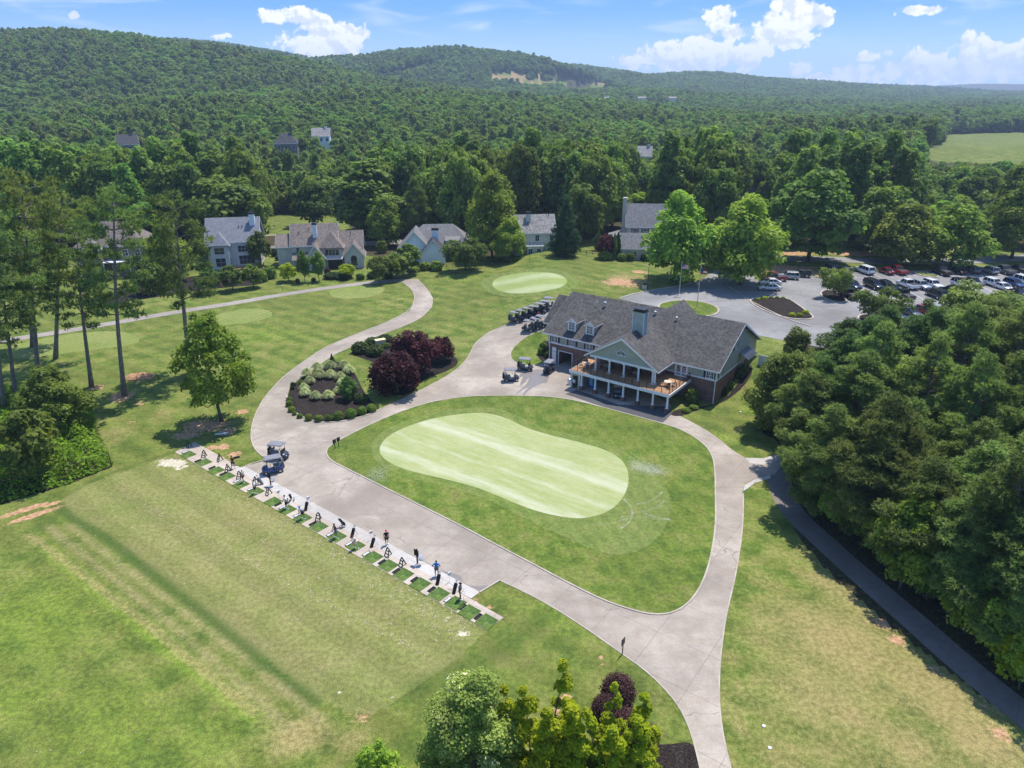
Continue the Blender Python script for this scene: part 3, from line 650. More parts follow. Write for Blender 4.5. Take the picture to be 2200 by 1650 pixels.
def mesh_np(name, V, nper, mats, vattr, tris=None, extra=None):
    """V: (n, nper, 3) leaf polygons; extra: MB with trunk geometry (material 1)"""
    n = len(V); me = bpy.data.meshes.new(name)
    ev = np.array(extra.v, np.float32).reshape(-1, 3) if extra else np.zeros((0, 3), np.float32)
    co = np.concatenate([V.reshape(-1, 3), ev]).astype(np.float32)
    me.vertices.add(len(co)); me.vertices.foreach_set('co', co.ravel())
    lv = np.arange(n * nper, dtype=np.int32); ls = np.arange(0, n * nper, nper, dtype=np.int32); lt = np.full(n, nper, np.int32); mi = np.zeros(n, np.int32)
    if extra:
        b = n * nper; el = []; es = []; et = []
        for f in extra.f: es.append(len(el) + len(lv)); et.append(len(f)); el += [b + i for i in f]
        lv = np.concatenate([lv, np.array(el, np.int32)]); ls = np.concatenate([ls, np.array(es, np.int32)]); lt = np.concatenate([lt, np.array(et, np.int32)]); mi = np.concatenate([mi, np.ones(len(et), np.int32)])
    me.loops.add(len(lv)); me.loops.foreach_set('vertex_index', lv)
    me.polygons.add(len(ls)); me.polygons.foreach_set('loop_start', ls); me.polygons.foreach_set('loop_total', lt)
    for m in mats: me.materials.append(m)
    me.polygons.foreach_set('material_index', mi)
    a = me.attributes.new('v', 'FLOAT', 'POINT')
    a.data.foreach_set('value', np.concatenate([np.repeat(vattr, nper), np.full(len(ev), .5)]).astype(np.float32))
    me.update(calc_edges=True); return me
def unit(a): return a / (np.linalg.norm(a, axis=-1, keepdims=True) + 1e-9)
def leaves(rng, lobes, n, size, shell=.45, up=.55, jit=.40, under=-.5, aspect=1.5, drop=0.0):
    """leaf quads spread through the shells of ellipsoid lobes"""
    L = np.array(lobes, float); area = (L[:, 3] * L[:, 4] + L[:, 3] * L[:, 5] + L[:, 4] * L[:, 5])
    k = rng.choice(len(L), n, p=area / area.sum())
    d = unit(rng.normal(size=(n, 3))); bad = d[:, 2] < under; d[bad, 2] *= -1
    r = 1 - shell * rng.random(n) ** 1.6
    p = L[k, :3] + d * L[k, 3:] * r[:, None] * (1 + .12 * rng.normal(size=(n, 1)))
    nrm = unit(unit(d / L[k, 3:]) * .9 + np.array([0, 0, up]) + jit * rng.normal(size=(n, 3)))
    t = unit(np.cross(nrm, rng.normal(size=(n, 3)))); b = np.cross(nrm, t)
    s = size * (.55 + .9 * rng.random(n))[:, None]
    V = np.stack([p + t * s * aspect * .5, p + b * s * .5 + nrm * s * .12, p - t * s * aspect * .5, p - b * s * .5 + nrm * s * .12], 1)
    V += rng.normal(size=V.shape) * size * .1
    lv = rng.random(len(L))
    va = np.clip(.55 * rng.random(n) + .45 * lv[k], 0, 1)
    return V, va
def lobes_round(rng, H, z0, rad, n, lob=.33, flat=.85, top=1.0, shape='round'):
    out = []
    for i in range(n):
        h = (i + .5) / n; h = min(1, max(0, h + rng.normal() * .06))
        if shape == 'round': pr = math.sqrt(max(.05, 1 - (2 * (h - .42) / 1.16) ** 2))
        elif shape == 'cone': pr = max(.07, (1 - h) ** .85)
        elif shape == 'egg': pr = max(.3, math.sin(math.pi * min(1, (.14 + .80 * h)) ** .75))
        elif shape == 'vase': pr = .35 + .65 * math.sin(min(1, h * 1.15) * math.pi * .62)
        else: pr = .75 if h < .8 else .5
        a = i * 2.39996 + rng.normal() * .35
        rr = rad * pr * (.52 + .34 * rng.random() ** .6)
        ls = rad * lob * (.65 + .7 * rng.random()) * (.55 + .45 * pr)
        out.append((math.cos(a) * rr, math.sin(a) * rr, z0 + (H - z0 - ls * .6) * h, ls, ls * (.8 + .4 * rng.random()), ls * flat))
    ls = rad * lob * .8
    out.append((0, 0, z0 + (H - z0) * .5, rad * .42, rad * .42, (H - z0) * .32))
    return out
def trunk_mb(rng, H, r0, lobes, nl=7, bend=.25, top=.75, zmin=.3):
    b = MB(); n = 7
    bx, by = rng.normal() * bend, rng.normal() * bend
    pts = [(bx * math.sin(i / n * 2.2), by * math.sin(i / n * 2.2), -.3 + (H * top + .3) * i / n) for i in range(n + 1)]
    b.tube(pts, [r0 * (1.35 if i == 0 else 1) * (1 - .85 * i / n) + .02 for i in range(n + 1)], 7)
    for (x, y, z, *_r) in lobes[:nl]:
        t = max(zmin, min(.85, (z / (H * top)) - .22)); i = min(n - 1, int(t * n)); q = pts[i]
        mid = ((q[0] + x) / 2, (q[1] + y) / 2, (q[2] + z) / 2 - .06 * H * rng.random())
        b.tube([q, mid, (x, y, z)], [r0 * .42 * (1 - .6 * t) + .015, r0 * .25, .02], 5, False)
    return b
PROTO = {}
def proto(key, crown, trunk, H, rad): PROTO.setdefault(key, []).append((crown, trunk, H, rad))
def mk_tree(key, seed, H, rad, z0, shape, nl, nleaf, size, mat, bark='bark', lob=.33, r0=.28, **kw):
    rng = np.random.default_rng(seed); lb = lobes_round(rng, H, z0, rad, nl, lob, shape=shape)
    V, va = leaves(rng, lb, nleaf, size, **kw)
    cm = mesh_np(key + '_crown', V, 4, [M[mat]], va); tm = trunk_mb(rng, H, r0, lb, 9).mesh(key + '_trunk', M[bark], True, fix=False)
    proto(key, cm, tm, H, rad)
for s in range(3): mk_tree('oak', 11 + s, 18, 7.2, 3.2, 'round', 34 + 4 * s, 7000, .62, 'l_oak', lob=.33, r0=.36)
for s in range(3): mk_tree('poplar', 21 + s, 24, 5.4, 5, 'egg', 40 + 4 * s, 7000, .62, 'l_pop', lob=.36, r0=.34)
for s in range(3): mk_tree('maple', 31 + s, 14, 6.0, 1.8, 'egg', 40, 11000, .42, 'l_bright', lob=.34, r0=.26)
for s in range(2): mk_tree('crape', 41 + s, 6, 4.0, 1.6, 'vase', 24, 5200, .28, 'l_crape', lob=.32, r0=.12)
for s in range(2): mk_tree('redtree', 51 + s, 4.6, 2.7, .7, 'round', 20, 5200, .22, 'l_red', lob=.40, r0=.12)
for s in range(2): mk_tree('yard', 61 + s, 5.2, 2.2, 1.5, 'round', 16, 3200, .26, 'l_oak', lob=.4, r0=.09)
for s in range(2): mk_tree('yardlime', 66 + s, 5.0, 2.3, 1.4, 'round', 16, 3000, .26, 'l_lime', lob=.4, r0=.09)
mk_tree('middle', 71, 11.5, 4.6, 2.6, 'egg', 44, 9500, .25, 'l_bright', lob=.25, r0=.2, shell=.6)
mk_tree('middle', 72, 11.5, 4.6, 2.0, 'egg', 46, 13000, .25, 'l_oak', lob=.27, r0=.2)
for s in range(2): mk_tree('side', 171 + s, 10, 4.6, 1.2, 'egg', 46, 12000, .26, 'l_crape', lob=.30, r0=.18)
mk_tree('pale', 75, 10.5, 3.3, 1.2, 'egg', 46, 42000, .115, 'l_pale', lob=.32, r0=.16)
mk_tree('paleoak', 76, 12, 4.2, 2, 'round', 36, 12000, .26, 'l_pale', lob=.32, r0=.2)
def needles(rng, P, D, ln, wd, k, N):
    """k thin triangles per tuft"""
    n = len(P); P = np.repeat(P, k, 0); D = np.repeat(D, k, 0); N = np.repeat(N, k, 0)
    d = unit(D * .8 + rng.normal(size=(n * k, 3)) * .75); s = unit(np.cross(d, N + .28 * rng.normal(size=d.shape)))
    l = ln * (.6 + .7 * rng.random((n * k, 1)))
    return np.stack([P - s * wd, P + s * wd, P + d * l + s * wd * .35], 1)
def mk_pine(key, seed, H, rad, z0f, whorls, tufts, ln, wd, k, mat, shape='flat', r0=.28, lean=0.0, padflat=.42, pk=1.0):
    rng = np.random.default_rng(seed); tb = MB(); n = 9
    lx, ly = lean * math.cos(seed * 1.7), lean * math.sin(seed * 1.7)
    ax = lambda t: (lx * t * t * H * .1, ly * t * t * H * .1 + .15 * math.sin(t * 5 + seed), H * t)
    tb.tube([(*ax(0)[:2], -.4)] + [ax(i / n) for i in range(1, n + 1)], [r0 * (1.3 if i == 0 else 1) * (1 - .82 * i / n) + .015 for i in range(n + 1)], 8)
    pads = []
    for w in range(whorls):
        h = z0f + (1 - z0f) * (w + .5 * rng.random()) / whorls
        q = (h - z0f) / (1 - z0f)
        if shape == 'flat': pr = .55 + .45 * math.sin(math.pi * (.15 + .8 * q))
        elif shape == 'cone': pr = max(.12, (1 - q) ** .8 * (.75 + .25 * min(1, q * 8)))
        else: pr = max(.18, math.sin(math.pi * (.18 + .78 * q)))
        nb = int(3 + 3 * rng.random()) if shape != 'cone' else 6
        a0 = rng.random() * 6.28
        for j in range(nb):
            a = a0 + 6.283 * j / nb + rng.normal() * .3; L = rad * pr * (.55 + .5 * rng.random())
            c = ax(min(1, h)); e = (c[0] + math.cos(a) * L, c[1] + math.sin(a) * L, c[2] + L * (.28 - .25 * (1 - q) + .1 * rng.normal()))
            m = ((c[0] + e[0]) / 2, (c[1] + e[1]) / 2, (c[2] + e[2]) / 2 + .05 * L)
            tb.tube([c, m, e], [.06 + .1 * r0, .05, .015], 4, False)
            for f, sc in ((.62, .8), (.98, 1.0)):
                pr_ = (L * (.30 if shape != 'cone' else .26) * sc + .25) * pk
                pads.append((c[0] + (e[0] - c[0]) * f, c[1] + (e[1] - c[1]) * f, c[2] + (e[2] - c[2]) * f + .12, pr_, pr_, pr_ * padflat + .12))
    t = ax(1.0); pads.append((t[0], t[1], t[2], rad * .2 + .2, rad * .2 + .2, rad * .28))
    L = np.array(pads); kk = rng.choice(len(L), tufts, p=L[:, 3] ** 2 / (L[:, 3] ** 2).sum())
    d = unit(rng.normal(size=(tufts, 3))); d[:, 2] = np.abs(d[:, 2]) * np.where(rng.random(tufts) < .75, 1, -1)
    P = L[kk, :3] + d * L[kk, 3:] * (1 - .55 * rng.random((tufts, 1)) ** 1.5)
    D = unit(d + np.array([0, 0, .7]))
    V = needles(rng, P, D, ln, wd, k, unit(d * .7 + np.array([0, 0, .75])))
    va = np.repeat(np.clip(.6 * rng.random(tufts) + .4 * rng.random(len(L))[kk], 0, 1), k)
    cm = mesh_np(key + '_crown', V, 3, [M[mat]], va); tm = tb.mesh(key + '_trunk', M['pinebark'], True, fix=False)
    proto(key, cm, tm, H, rad)
for s in range(3): mk_pine('tallpine', 81 + s, 25, 5.2, .42, 10, 1750, .55, .075, 8, 'l_tallpine', 'flat', .34, .35, .30, .74)
mk_pine('yellowpine', 86, 25, 5.4, .5, 9, 1600, .55, .075, 8, 'l_piney', 'flat', .34, .2, .30, .74)
for s in range(3): mk_pine('bushpine', 91 + s, 15, 3.9, .10, 19, 9000, .36, .05, 8, 'l_pine', 'egg', .18, .2, .62, .78)
for s in range(2): mk_pine('cedar', 96 + s, 13, 3.6, .04, 20, 8500, .34, .06, 7, 'l_cedar', 'egg', .2, .1, .7, .85)
mk_pine('spruce', 98, 15, 4.4, .02, 20, 5000, .5, .07, 7, 'l_spruce', 'cone', .24, 0, .5)
NTREE = [0]
def place_tree(key, x, y, h, w, name, label, group=None, z=None, rot=None, var=None, cat='tree'):
    """a tree as one thing: an empty at its foot, trunk and crown below it"""
    ps = PROTO[key]; cm, tm, H, rad = ps[(NTREE[0] if var is None else var) % len(ps)]; NTREE[0] += 1
    z = tz(x, y) if z is None else z
    o = empty(name, (x, y, z), random.random() * 6.28 if rot is None else rot, label, cat, group)
    s = w / (2 * rad); o.scale = (s, s, h / H)
    linkmesh('trunk', tm, o); linkmesh('crown', cm, o); return o
def ptree(key, px, by, top, wpx, name, label, group=None, var=None, rot=None, cat='tree'):
    """foot seen (or judged) at px,by; crown top at row top; crown wpx wide"""
    x, y, z = G(px, by); h = top_h(x, y, z, top) * 1.0
    dist = y * cP + (CAMH - z - h * .6) * sP
    return place_tree(key, x, y, h, wpx * dist / FPX * .98, name, label, group, z, rot, var, cat)
GP = 'pines standing on the lawn beside the range'
def leanpine(key, bx, by, tx, top, w, label, var):
    o = ptree(key, bx, by, top, w, 'pine_tree', label, GP, var)
    x, y, z = G(bx, by); h = top_h(x, y, z, top); dist = y * cP + (CAMH - z - h) * sP
    px0 = Pj(x, y, z + h)[0]; dx = (tx - px0) * dist / FPX
    rz = o.rotation_euler.z; o.rotation_euler = (Matrix.Rotation(math.atan2(dx, h), 4, 'Y') @ Matrix.Rotation(rz, 4, 'Z')).to_euler()
    return o
leanpine('tallpine', 266, 850, 232, 418, 165, 'tall bare-trunked pine rising from a ring of brown straw near the soil mound', 0)
leanpine('tallpine', 410, 800, 372, 432, 165, 'tall pine with a pale grey trunk right behind the green shade tree', 1)
leanpine('tallpine', 196, 830, 150, 500, 150, 'leaning slim pine whose foot stands in a small patch of bare soil', 2)
leanpine('yellowpine', 86, 835, 45, 392, 175, 'open pine with yellowing needle tips and a crooked crown', 0)
leanpine('tallpine', 36, 868, -10, 455, 150, 'dark pine at the edge of the frame with its trunk against a twin', 1)
leanpine('tallpine', 14, 885, -40, 520, 150, 'ivy-hung twin pine next to the overgrown bank', 2)
leanpine('yellowpine', 120, 770, 130, 420, 150, 'yellowish broad-topped pine behind the leaning slim pine', 0)
leanpine('tallpine', 70, 745, 60, 520, 150, 'pine with a low drooping crown over the cart path', 0)
ptree('middle', 477, 905, 668, 172, 'shade_tree', 'leafy green shade tree on bare reddish soil between range and cart road', var=0, rot=.4)
# dark shrubs and bank on the left
ptree('middle', 130, 930, 790, 150, 'shade_tree', 'dark layered small tree rooted at the edge of the overgrown bank', var=1)
ptree('yard', 85, 1030, 885, 120, 'shade_tree', 'pale green sapling standing amid the bright undergrowth', var=1)

def weeds(name, pix, n, hgt, size, mat, seed, label=None):
    rng = np.random.default_rng(seed); poly = W(pix); p = np.array(poly)
    x = rng.uniform(p[:, 0].min(), p[:, 0].max(), n * 4); y = rng.uniform(p[:, 1].min(), p[:, 1].max(), n * 4); k = inside(poly, x, y)
    x, y = x[k][:n], y[k][:n]; z = terr(x, y); hh = hgt * (.4 + .6 * np.abs(np.sin(x * 1.1 + 1) * np.cos(y * .9)) + .25 * rng.random(len(x)))
    dd = np.full(len(x), 9.0)
    for (ax, ay), (bx, by) in zip(poly, poly[1:] + poly[:1]):
        q = np.clip(((x - ax) * (bx - ax) + (y - ay) * (by - ay)) / ((bx - ax) ** 2 + (by - ay) ** 2), 0, 1); dd = np.minimum(dd, np.hypot(x - ax - q * (bx - ax), y - ay - q * (by - ay)))
    hh = hh * np.clip(dd / 2.2, .18, 1) * (.55 + .9 * np.abs(np.sin(x * .37 + y * .53)))
    P = np.stack([x, y, z + hh * rng.random(len(x)) ** .5], 1); nn = unit(rng.normal(size=P.shape) * .7 + np.array([0, 0, .9]))
    t = unit(np.cross(nn, rng.normal(size=P.shape))); b = np.cross(nn, t); s = size * (.5 + rng.random((len(x), 1)))
    V = np.stack([P + t * s * .7, P + b * s * .5, P - t * s * .7, P - b * s * .5], 1)
    o = linkmesh(name, mesh_np(name, V, 4, [M[mat]], rng.random(len(x)))); return tag(o, label, kind='stuff')
weeds('undergrowth', [(-60,850),(60,835),(190,845),(212,940),(244,1000),(150,1040),(0,1083),(-80,1110)], 22000, 2.0, .26, 'l_weed', 3)
# ---------------------------------------------------------------- shrubs
def shrub_mesh(key, seed, r, h, n, size, mat, nl=9, jit=.6):
    rng = np.random.default_rng(seed)
    lb = [(math.cos(i * 2.4) * r * .42, math.sin(i * 2.4) * r * .42, h * (.42 + .12 * rng.random()), r * .6, r * .6, h * .5) for i in range(nl)] + [(0, 0, h * .48, r * (.85 if nl else 1), r * (.85 if nl else 1), h * .52)]
    V, va = leaves(rng, lb, n, size, shell=.3 if nl else .12, jit=jit, under=-.8)
    V[:, :, 2] = np.maximum(V[:, :, 2], .01)
    return mesh_np(key, V, 4, [M[mat]], va)
SH = {'box': shrub_mesh('boxwood', 1, .6, .95, 2600, .085, 'l_box'), 'dark': shrub_mesh('dark_shrub', 2, .8, 1.2, 1500, .17, 'l_boxd'),
      'lime': shrub_mesh('lime_shrub', 3, .8, 1.2, 1400, .17, 'l_lime'), 'mid': shrub_mesh('round_shrub', 4, .8, 1.2, 1500, .17, 'l_box'),
      'burg': shrub_mesh('burgundy_shrub', 5, .6, 1.0, 9000, .045, 'l_burg', nl=0, jit=.9)}
SHR = {'box': (.6, .95), 'dark': (.8, 1.2), 'lime': (.8, 1.2), 'mid': (.8, 1.2), 'burg': (.6, 1.0)}
def shrub(key, px, by, wpx, hpx, label, group=None, name='shrub', cat='shrub'):
    x, y, z = G(px, by); dist = y * cP + (CAMH - z) * sP
    w = wpx * dist / FPX; dep = math.atan2(CAMH - z, y); h = max(.3, (hpx * dist / FPX - w * .5 * math.sin(dep)) / math.cos(dep))
    x2, y2 = x * (1 + w * .35 / y), y + w * .35
    o = linkmesh(name, SH[key]); r, hh = SHR[key]; o.location = (x2, y2, tz(x2, y2)); o.scale = (w / 2 / r, w / 2 / r, h / hh); o.rotation_euler.z = random.random() * 6
    return tag(o, label, cat, group)
c8 = lambda x, y: (540 + x * .2182, 640 + y * .2182)
GB = 'clipped boxwoods along the kerb of the garden bed'
for i, (x, y, w, h) in enumerate([(413,880,52,50),(405,910,42,45),(375,1015,60,40),(375,1075,68,65),(400,1130,72,60),(427,1160,46,44),(480,1190,58,52),(567,1215,72,70),(668,1225,80,72),(770,1220,75,70),(862,1212,96,92),(985,1195,106,100),(1090,1160,90,88),(1188,1132,96,84)]):
    px, by = c8(x, y); shrub('box' if i > 1 else 'dark', px, by, w * .2182, h * .2182, 'round clipped boxwood in the row along the garden bed kerb' if i > 1 else 'small dark shrub beside the cart path at the bed edge', GB if i > 1 else 'small dark shrubs at the bed edge', 'boxwood' if i > 1 else 'shrub')
def grass_mesh(seed, n=520, r=.85, h=1.0):
    rng = np.random.default_rng(seed); a = rng.random(n) * 6.283; t = rng.random(n) ** .6; q = .75 + .35 * rng.random(n); r = r * (.8 + .4 * rng.random(n))
    p0 = np.stack([np.cos(a) * .12, np.sin(a) * .12, 0 * a], 1)
    mid = np.stack([np.cos(a) * r * .55 * t, np.sin(a) * r * .55 * t, h * q * (1.0 - .22 * t)], 1); tip = np.stack([np.cos(a) * r * (.25 + .75 * t), np.sin(a) * r * (.25 + .75 * t), h * q * (1.12 - .75 * t ** 1.5)], 1)
    s = np.stack([-np.sin(a), np.cos(a), 0 * a], 1) * .024
    V = np.concatenate([np.stack([p0 - s, p0 + s, mid + s, mid - s], 1), np.stack([mid - s, mid + s, tip + s * .3, tip - s * .3], 1)])
    return mesh_np('ornamental_grass', V, 4, [M['l_grassw']], np.tile(rng.random(n), 2))
OG = [grass_mesh(i) for i in range(3)]
for i, (x, y, w) in enumerate([(648,745,125),(780,730,125),(915,725,120),(960,775,125),(548,800,120),(672,815,125),(778,815,118),(878,835,112),(575,870,105),(890,890,100),(515,935,100),(850,965,95),(528,990,115),(632,1025,115),(758,1020,120)]):
    px, by = c8(x, y); X, Y, Z = G(px, by - 3); dist = Y * cP + CAMH * sP
    o = linkmesh('ornamental_grass', OG[i % 3]); o.location = (X, Y + .3, Z + .06); sc_ = w * .2182 * dist / FPX / 1.5; o.scale = (sc_, sc_, sc_ * 1.05); o.rotation_euler.z = i
    if i == 12: tag(o, 'mostly green fountain grass tuft in the ring of pale grass', 'grass tuft')
    else: tag(o, 'pale variegated fountain grass tuft in the ring on the mulch', 'grass tuft', 'pale grass tufts in a ring on the bed')
def p8(key, x, by, top, w, name, label, var=0): px, b = c8(x, by); return ptree(key, px, b, 640 + top * .2182, w * .2182, name, label, None, var)
p8('cedar', 960, 1000, 785, 175, 'conifer', 'small olive green conifer at the end of the ring of pale grass', 0)
p8('spruce', 800, 665, 555, 70, 'conifer', 'thin young fir sapling on the lawn by the cart path')
p8('redtree', 1440, 930, 540, 500, 'purple_leaf_tree', 'wide rounded purple-leaved tree nearest the kerb of the garden lawn', 0)
p8('redtree', 1600, 740, 330, 440, 'purple_leaf_tree', 'taller purple-leaved tree standing behind the wide rounded one', 1)
p8('redtree', 1880, 625, 380, 270, 'purple_leaf_tree', 'small open purple-leaved tree with a bare leaning stem', 1)
for x, by, w, h, k, lb in [(1080,555,165,120,'dark','dark clipped shrub nearest the path in the bed with the purple trees'),(1200,475,150,85,'dark','dark shrub just left of the tan utility box'),(1225,580,160,115,'dark','dark shrub in front of the tan utility box'),(1325,440,140,75,'dark','dark shrub behind the tan utility box'),(1085,1045,125,105,'dark','dark rounded shrub beside the olive conifer'),(1325,500,80,55,'mid','yellow-green shrub between utility box and purple tree'),(497,870,50,50,'mid','small yellow-green shrub among the pale grass tufts')]:
    px, b = c8(x, by); shrub(k, px, b, w * .2182, h * .2182, lb)
# clubhouse plants
for px, by, w, h, k, lb in [(1485,870,28,34,'mid','large clipped round shrub at the corner of the brick wall'),(1490,881,19,11,'box','low clipped bush in front of the large round shrub, touching it'),(1474,888,19,11,'box','low clipped bush next to the terrace end'),
    (1162,764,15,17,'box','larger round bush left of the cart garage on the mulch'),(1166,750,15,14,'box','bush behind the larger round one at the left clubhouse wall'),(1175,757,10,12,'box','small bush against the left clubhouse corner'),(1174,770,9,14,'box','small bush nearest the cart garage corner'),
    (1597,806,22,20,'mid','pale bush under the metal awning beside the gable wall'),(1586,816,24,22,'dark','dark bush along the gable wall of the clubhouse'),(1565,838,20,18,'mid','flowering pale bush midway along the brick gable wall'),(1550,852,22,20,'dark','dark bush along the brick gable wall near the corner')]:
    shrub(k, px, by, w, h, lb)
# front trees at the bottom of the frame
place_tree('pale', -2.6, 33.5, 9.6, 6.6, 'pale_leaf_tree', 'bushy tree with glossy green and creamy pale leaves', var=0)
place_tree('middle', -8.2, 30.6, 7.0, 4.2, 'dark_leaf_tree', 'dark glossy evergreen treetop beside the pale-leaved tree', var=0)
rngl = np.random.default_rng(77)
def lime_tree(x, y, leaders, label, seed):
    rng = np.random.default_rng(seed); lb = []; tb = MB()
    for (lx, ly, h, w) in leaders:
        tb.tube([(0, 0, -.3), (lx * .5, ly * .5, h * .35), (lx, ly, h * .95)], [.12, .07, .015], 6)
        n = 13
        for i in range(n):
            q = i / (n - 1); a = i * 2.4 + rng.random(); rr = w * (.95 - .8 * q) * (.45 + .5 * rng.random())
            s = w * (.40 - .24 * q) * (.8 + .5 * rng.random()); lb.append((lx + math.cos(a) * rr, ly + math.sin(a) * rr, h * (.22 + .76 * q), s, s, s * 1.1))
    V, va = leaves(rng, lb, 42000, .135, shell=.7, up=.7, jit=.6)
    o = empty('maple_tree', (x, y, tz(x, y)), 0, label, 'tree'); tb.build('trunk', M['bark'], o, True)
    linkmesh('crown', mesh_np('lime_crown', V, 4, [M['l_lime']], va), o); return o
lime_tree(1.6, 33.6, [(1.75,1.0,9.7,1.6),(-.8,.2,8.3,1.9),(.6,-1.2,7.9,2.0),(-2.0,.6,7.9,1.5),(2.2,-.6,7.6,1.7)], 'bright lime maple with the tallest pointed leader next to the pale tree', 3)
lime_tree(6.3, 32.6, [(.2,1.4,8.5,1.4),(2.2,1.6,7.4,1.4),(-1.6,.3,7.4,1.7),(1.6,0,7.0,1.8),(0,-.6,6.8,1.9)], 'bright lime maple in front of the burgundy topiary balls', 5)
for i, (px, by, d) in enumerate([(1325,1530,66),(1298,1560,54),(1342,1590,54),(1390,1612,44),(1325,1615,44)]):
    shrub('burg', px, by, d, d * 1.08, ['burgundy topiary ball, the largest of the cluster', 'burgundy topiary ball left below the largest', 'burgundy topiary ball in the middle of the cluster', 'burgundy topiary ball nearest the corner mulch', 'burgundy topiary ball half hidden by lime foliage'][i], None, 'topiary_ball', 'shrub')
# ================================================================ building kit
def face_M(face, pos):
    """u to the right along the wall seen from outside, d outwards, z up"""
    if face == 'front': return Matrix(((1, 0, 0, 0), (0, -1, 0, pos), (0, 0, 1, 0), (0, 0, 0, 1)))
    if face == 'back': return Matrix(((-1, 0, 0, 0), (0, 1, 0, pos), (0, 0, 1, 0), (0, 0, 0, 1)))
    if face == 'right': return Matrix(((0, 1, 0, pos), (1, 0, 0, 0), (0, 0, 1, 0), (0, 0, 0, 1)))
    return Matrix(((0, -1, 0, pos), (-1, 0, 0, 0), (0, 0, 1, 0), (0, 0, 0, 1)))
def window(par, face, pos, u0, u1, z0, z1, nx=2, nz=3, shut=None, mull=0, frame='trim', glass='glass', name='window'):
    m = face_M(face, pos); f = MB(); t = .09
    f.box(u0 - t, u0, -.03, .06, z0 - t, z1 + t, m); f.box(u1, u1 + t, -.03, .06, z0 - t, z1 + t, m)
    f.box(u0, u1, -.03, .06, z1, z1 + t, m); f.box(u0 - .04, u1 + .04, -.03, .1, z0 - t, z0, m)
    for i in range(1, nx):
        u = u0 + (u1 - u0) * i / nx; wd = .05 if mull and i % mull == 0 else .02; f.box(u - wd, u + wd, -.02, .045, z0, z1, m)
    for i in range(1, nz): z = z0 + (z1 - z0) * i / nz; f.box(u0, u1, -.02, .04, z - .02, z + .02, m)
    w = f.build(name, M[frame], par)
    g = MB(); g.box(u0, u1, -.05, .015, z0, z1, m); g.build('pane', M[glass], w)
    if shut:
        for a, b in ((u0 - t - .36, u0 - t - .02), (u1 + t + .02, u1 + t + .36)):
            s = MB(); s.box(a, b, -.02, .045, z0 - .05, z1 + .05, m)
            for k in range(7): zz = z0 + (z1 - z0) * (k + .5) / 7; s.box(a + .04, b - .04, .04, .06, zz - .05, zz + .04, m)
            s.build('shutter', M[shut], par)
    return w
def gable_roof(par, x0, x1, y0, y1, ze, zr, mat, axis='x', th=.2, trim='trim', name='roof', hip=0.0):
    """ridge along axis; eaves at ze (outer edge)"""
    b = MB()
    if axis == 'x':
        ym = (y0 + y1) / 2
        if hip:
            hp = hip
            vs = [(x0, y0, ze), (x1, y0, ze), (x1, y1, ze), (x0, y1, ze), (x0 + hp, ym, zr), (x1 - hp, ym, zr), (x0, y0, ze - th), (x1, y0, ze - th), (x1, y1, ze - th), (x0, y1, ze - th)]
            b.add(vs, [(0, 1, 5, 4), (1, 2, 5), (2, 3, 4, 5), (3, 0, 4), (6, 9, 8, 7), (0, 6, 7, 1), (1, 7, 8, 2), (2, 8, 9, 3), (3, 9, 6, 0)])
        else: b.prism([(y0, ze), (ym, zr), (y1, ze), (y1, ze - th), (ym, zr - th * 1.3), (y0, ze - th)], x0, x1, 'x')
    else:
        xm = (x0 + x1) / 2
        if hip:
            vs = [(x0, y0, ze), (x1, y0, ze), (x1, y1, ze), (x0, y1, ze), (xm, y0 + hip, zr), (xm, y1 - hip, zr), (x0, y0, ze - th), (x1, y0, ze - th), (x1, y1, ze - th), (x0, y1, ze - th)]
            b.add(vs, [(0, 1, 4), (1, 2, 5, 4), (2, 3, 5), (3, 0, 4, 5), (6, 9, 8, 7), (0, 6, 7, 1), (1, 7, 8, 2), (2, 8, 9, 3), (3, 9, 6, 0)])
        else: b.prism([(x0, ze), (xm, zr), (x1, ze), (x1, ze - th), (xm, zr - th * 1.3), (x0, ze - th)], y0, y1, 'y')
    r = b.build(name, M[mat], par)
    if trim:      # fascia and rake boards, a shade proud of the slab
        f = MB(); e = .03
        if axis == 'x':
            f.box(x0 - e, x1 + e, y0 - e, y0 + .015, ze - th - .03, ze - .02); f.box(x0 - e, x1 + e, y1 - .015, y1 + e, ze - th - .03, ze - .02)
            if not hip:
                for xx in (x0 - e, x1 - .01): f.prism([(y0, ze - .03), (ym, zr - .03), (y1, ze - .03), (y1, ze - th - .06), (ym, zr - th * 1.3 - .1), (y0, ze - th - .06)], xx, xx + .04, 'x')
        else:
            f.box(x0 - e, x0 + .015, y0 - e, y1 + e, ze - th - .03, ze - .02); f.box(x1 - .015, x1 + e, y0 - e, y1 + e, ze - th - .03, ze - .02)
            if not hip:
                for yy in (y0 - e, y1 - .01): f.prism([(x0, ze - .03), (xm, zr - .03), (x1, ze - .03), (x1, ze - th - .06), (xm, zr - th * 1.3 - .1), (x0, ze - th - .06)], yy, yy + .04, 'y')
        f.build('fascia', M[trim], r)
    return r
def chimney(par, x0, x1, y0, y1, z0, z1, mat, cap='black', name='chimney'):
    b = MB(); b.box(x0, x1, y0, y1, z0, z1); c = b.build(name, M[mat], par)
    k = MB(); k.box(x0 - .1, x1 + .1, y0 - .1, y1 + .1, z1, z1 + .14); k.box(x0 + .1, x1 - .1, y0 + .1, y1 - .1, z1 + .14, z1 + .38); k.box(x0 - .02, x1 + .02, y0 - .02, y1 + .02, z1 + .38, z1 + .46)
    k.build('chimney_cap', M[cap], c); return c
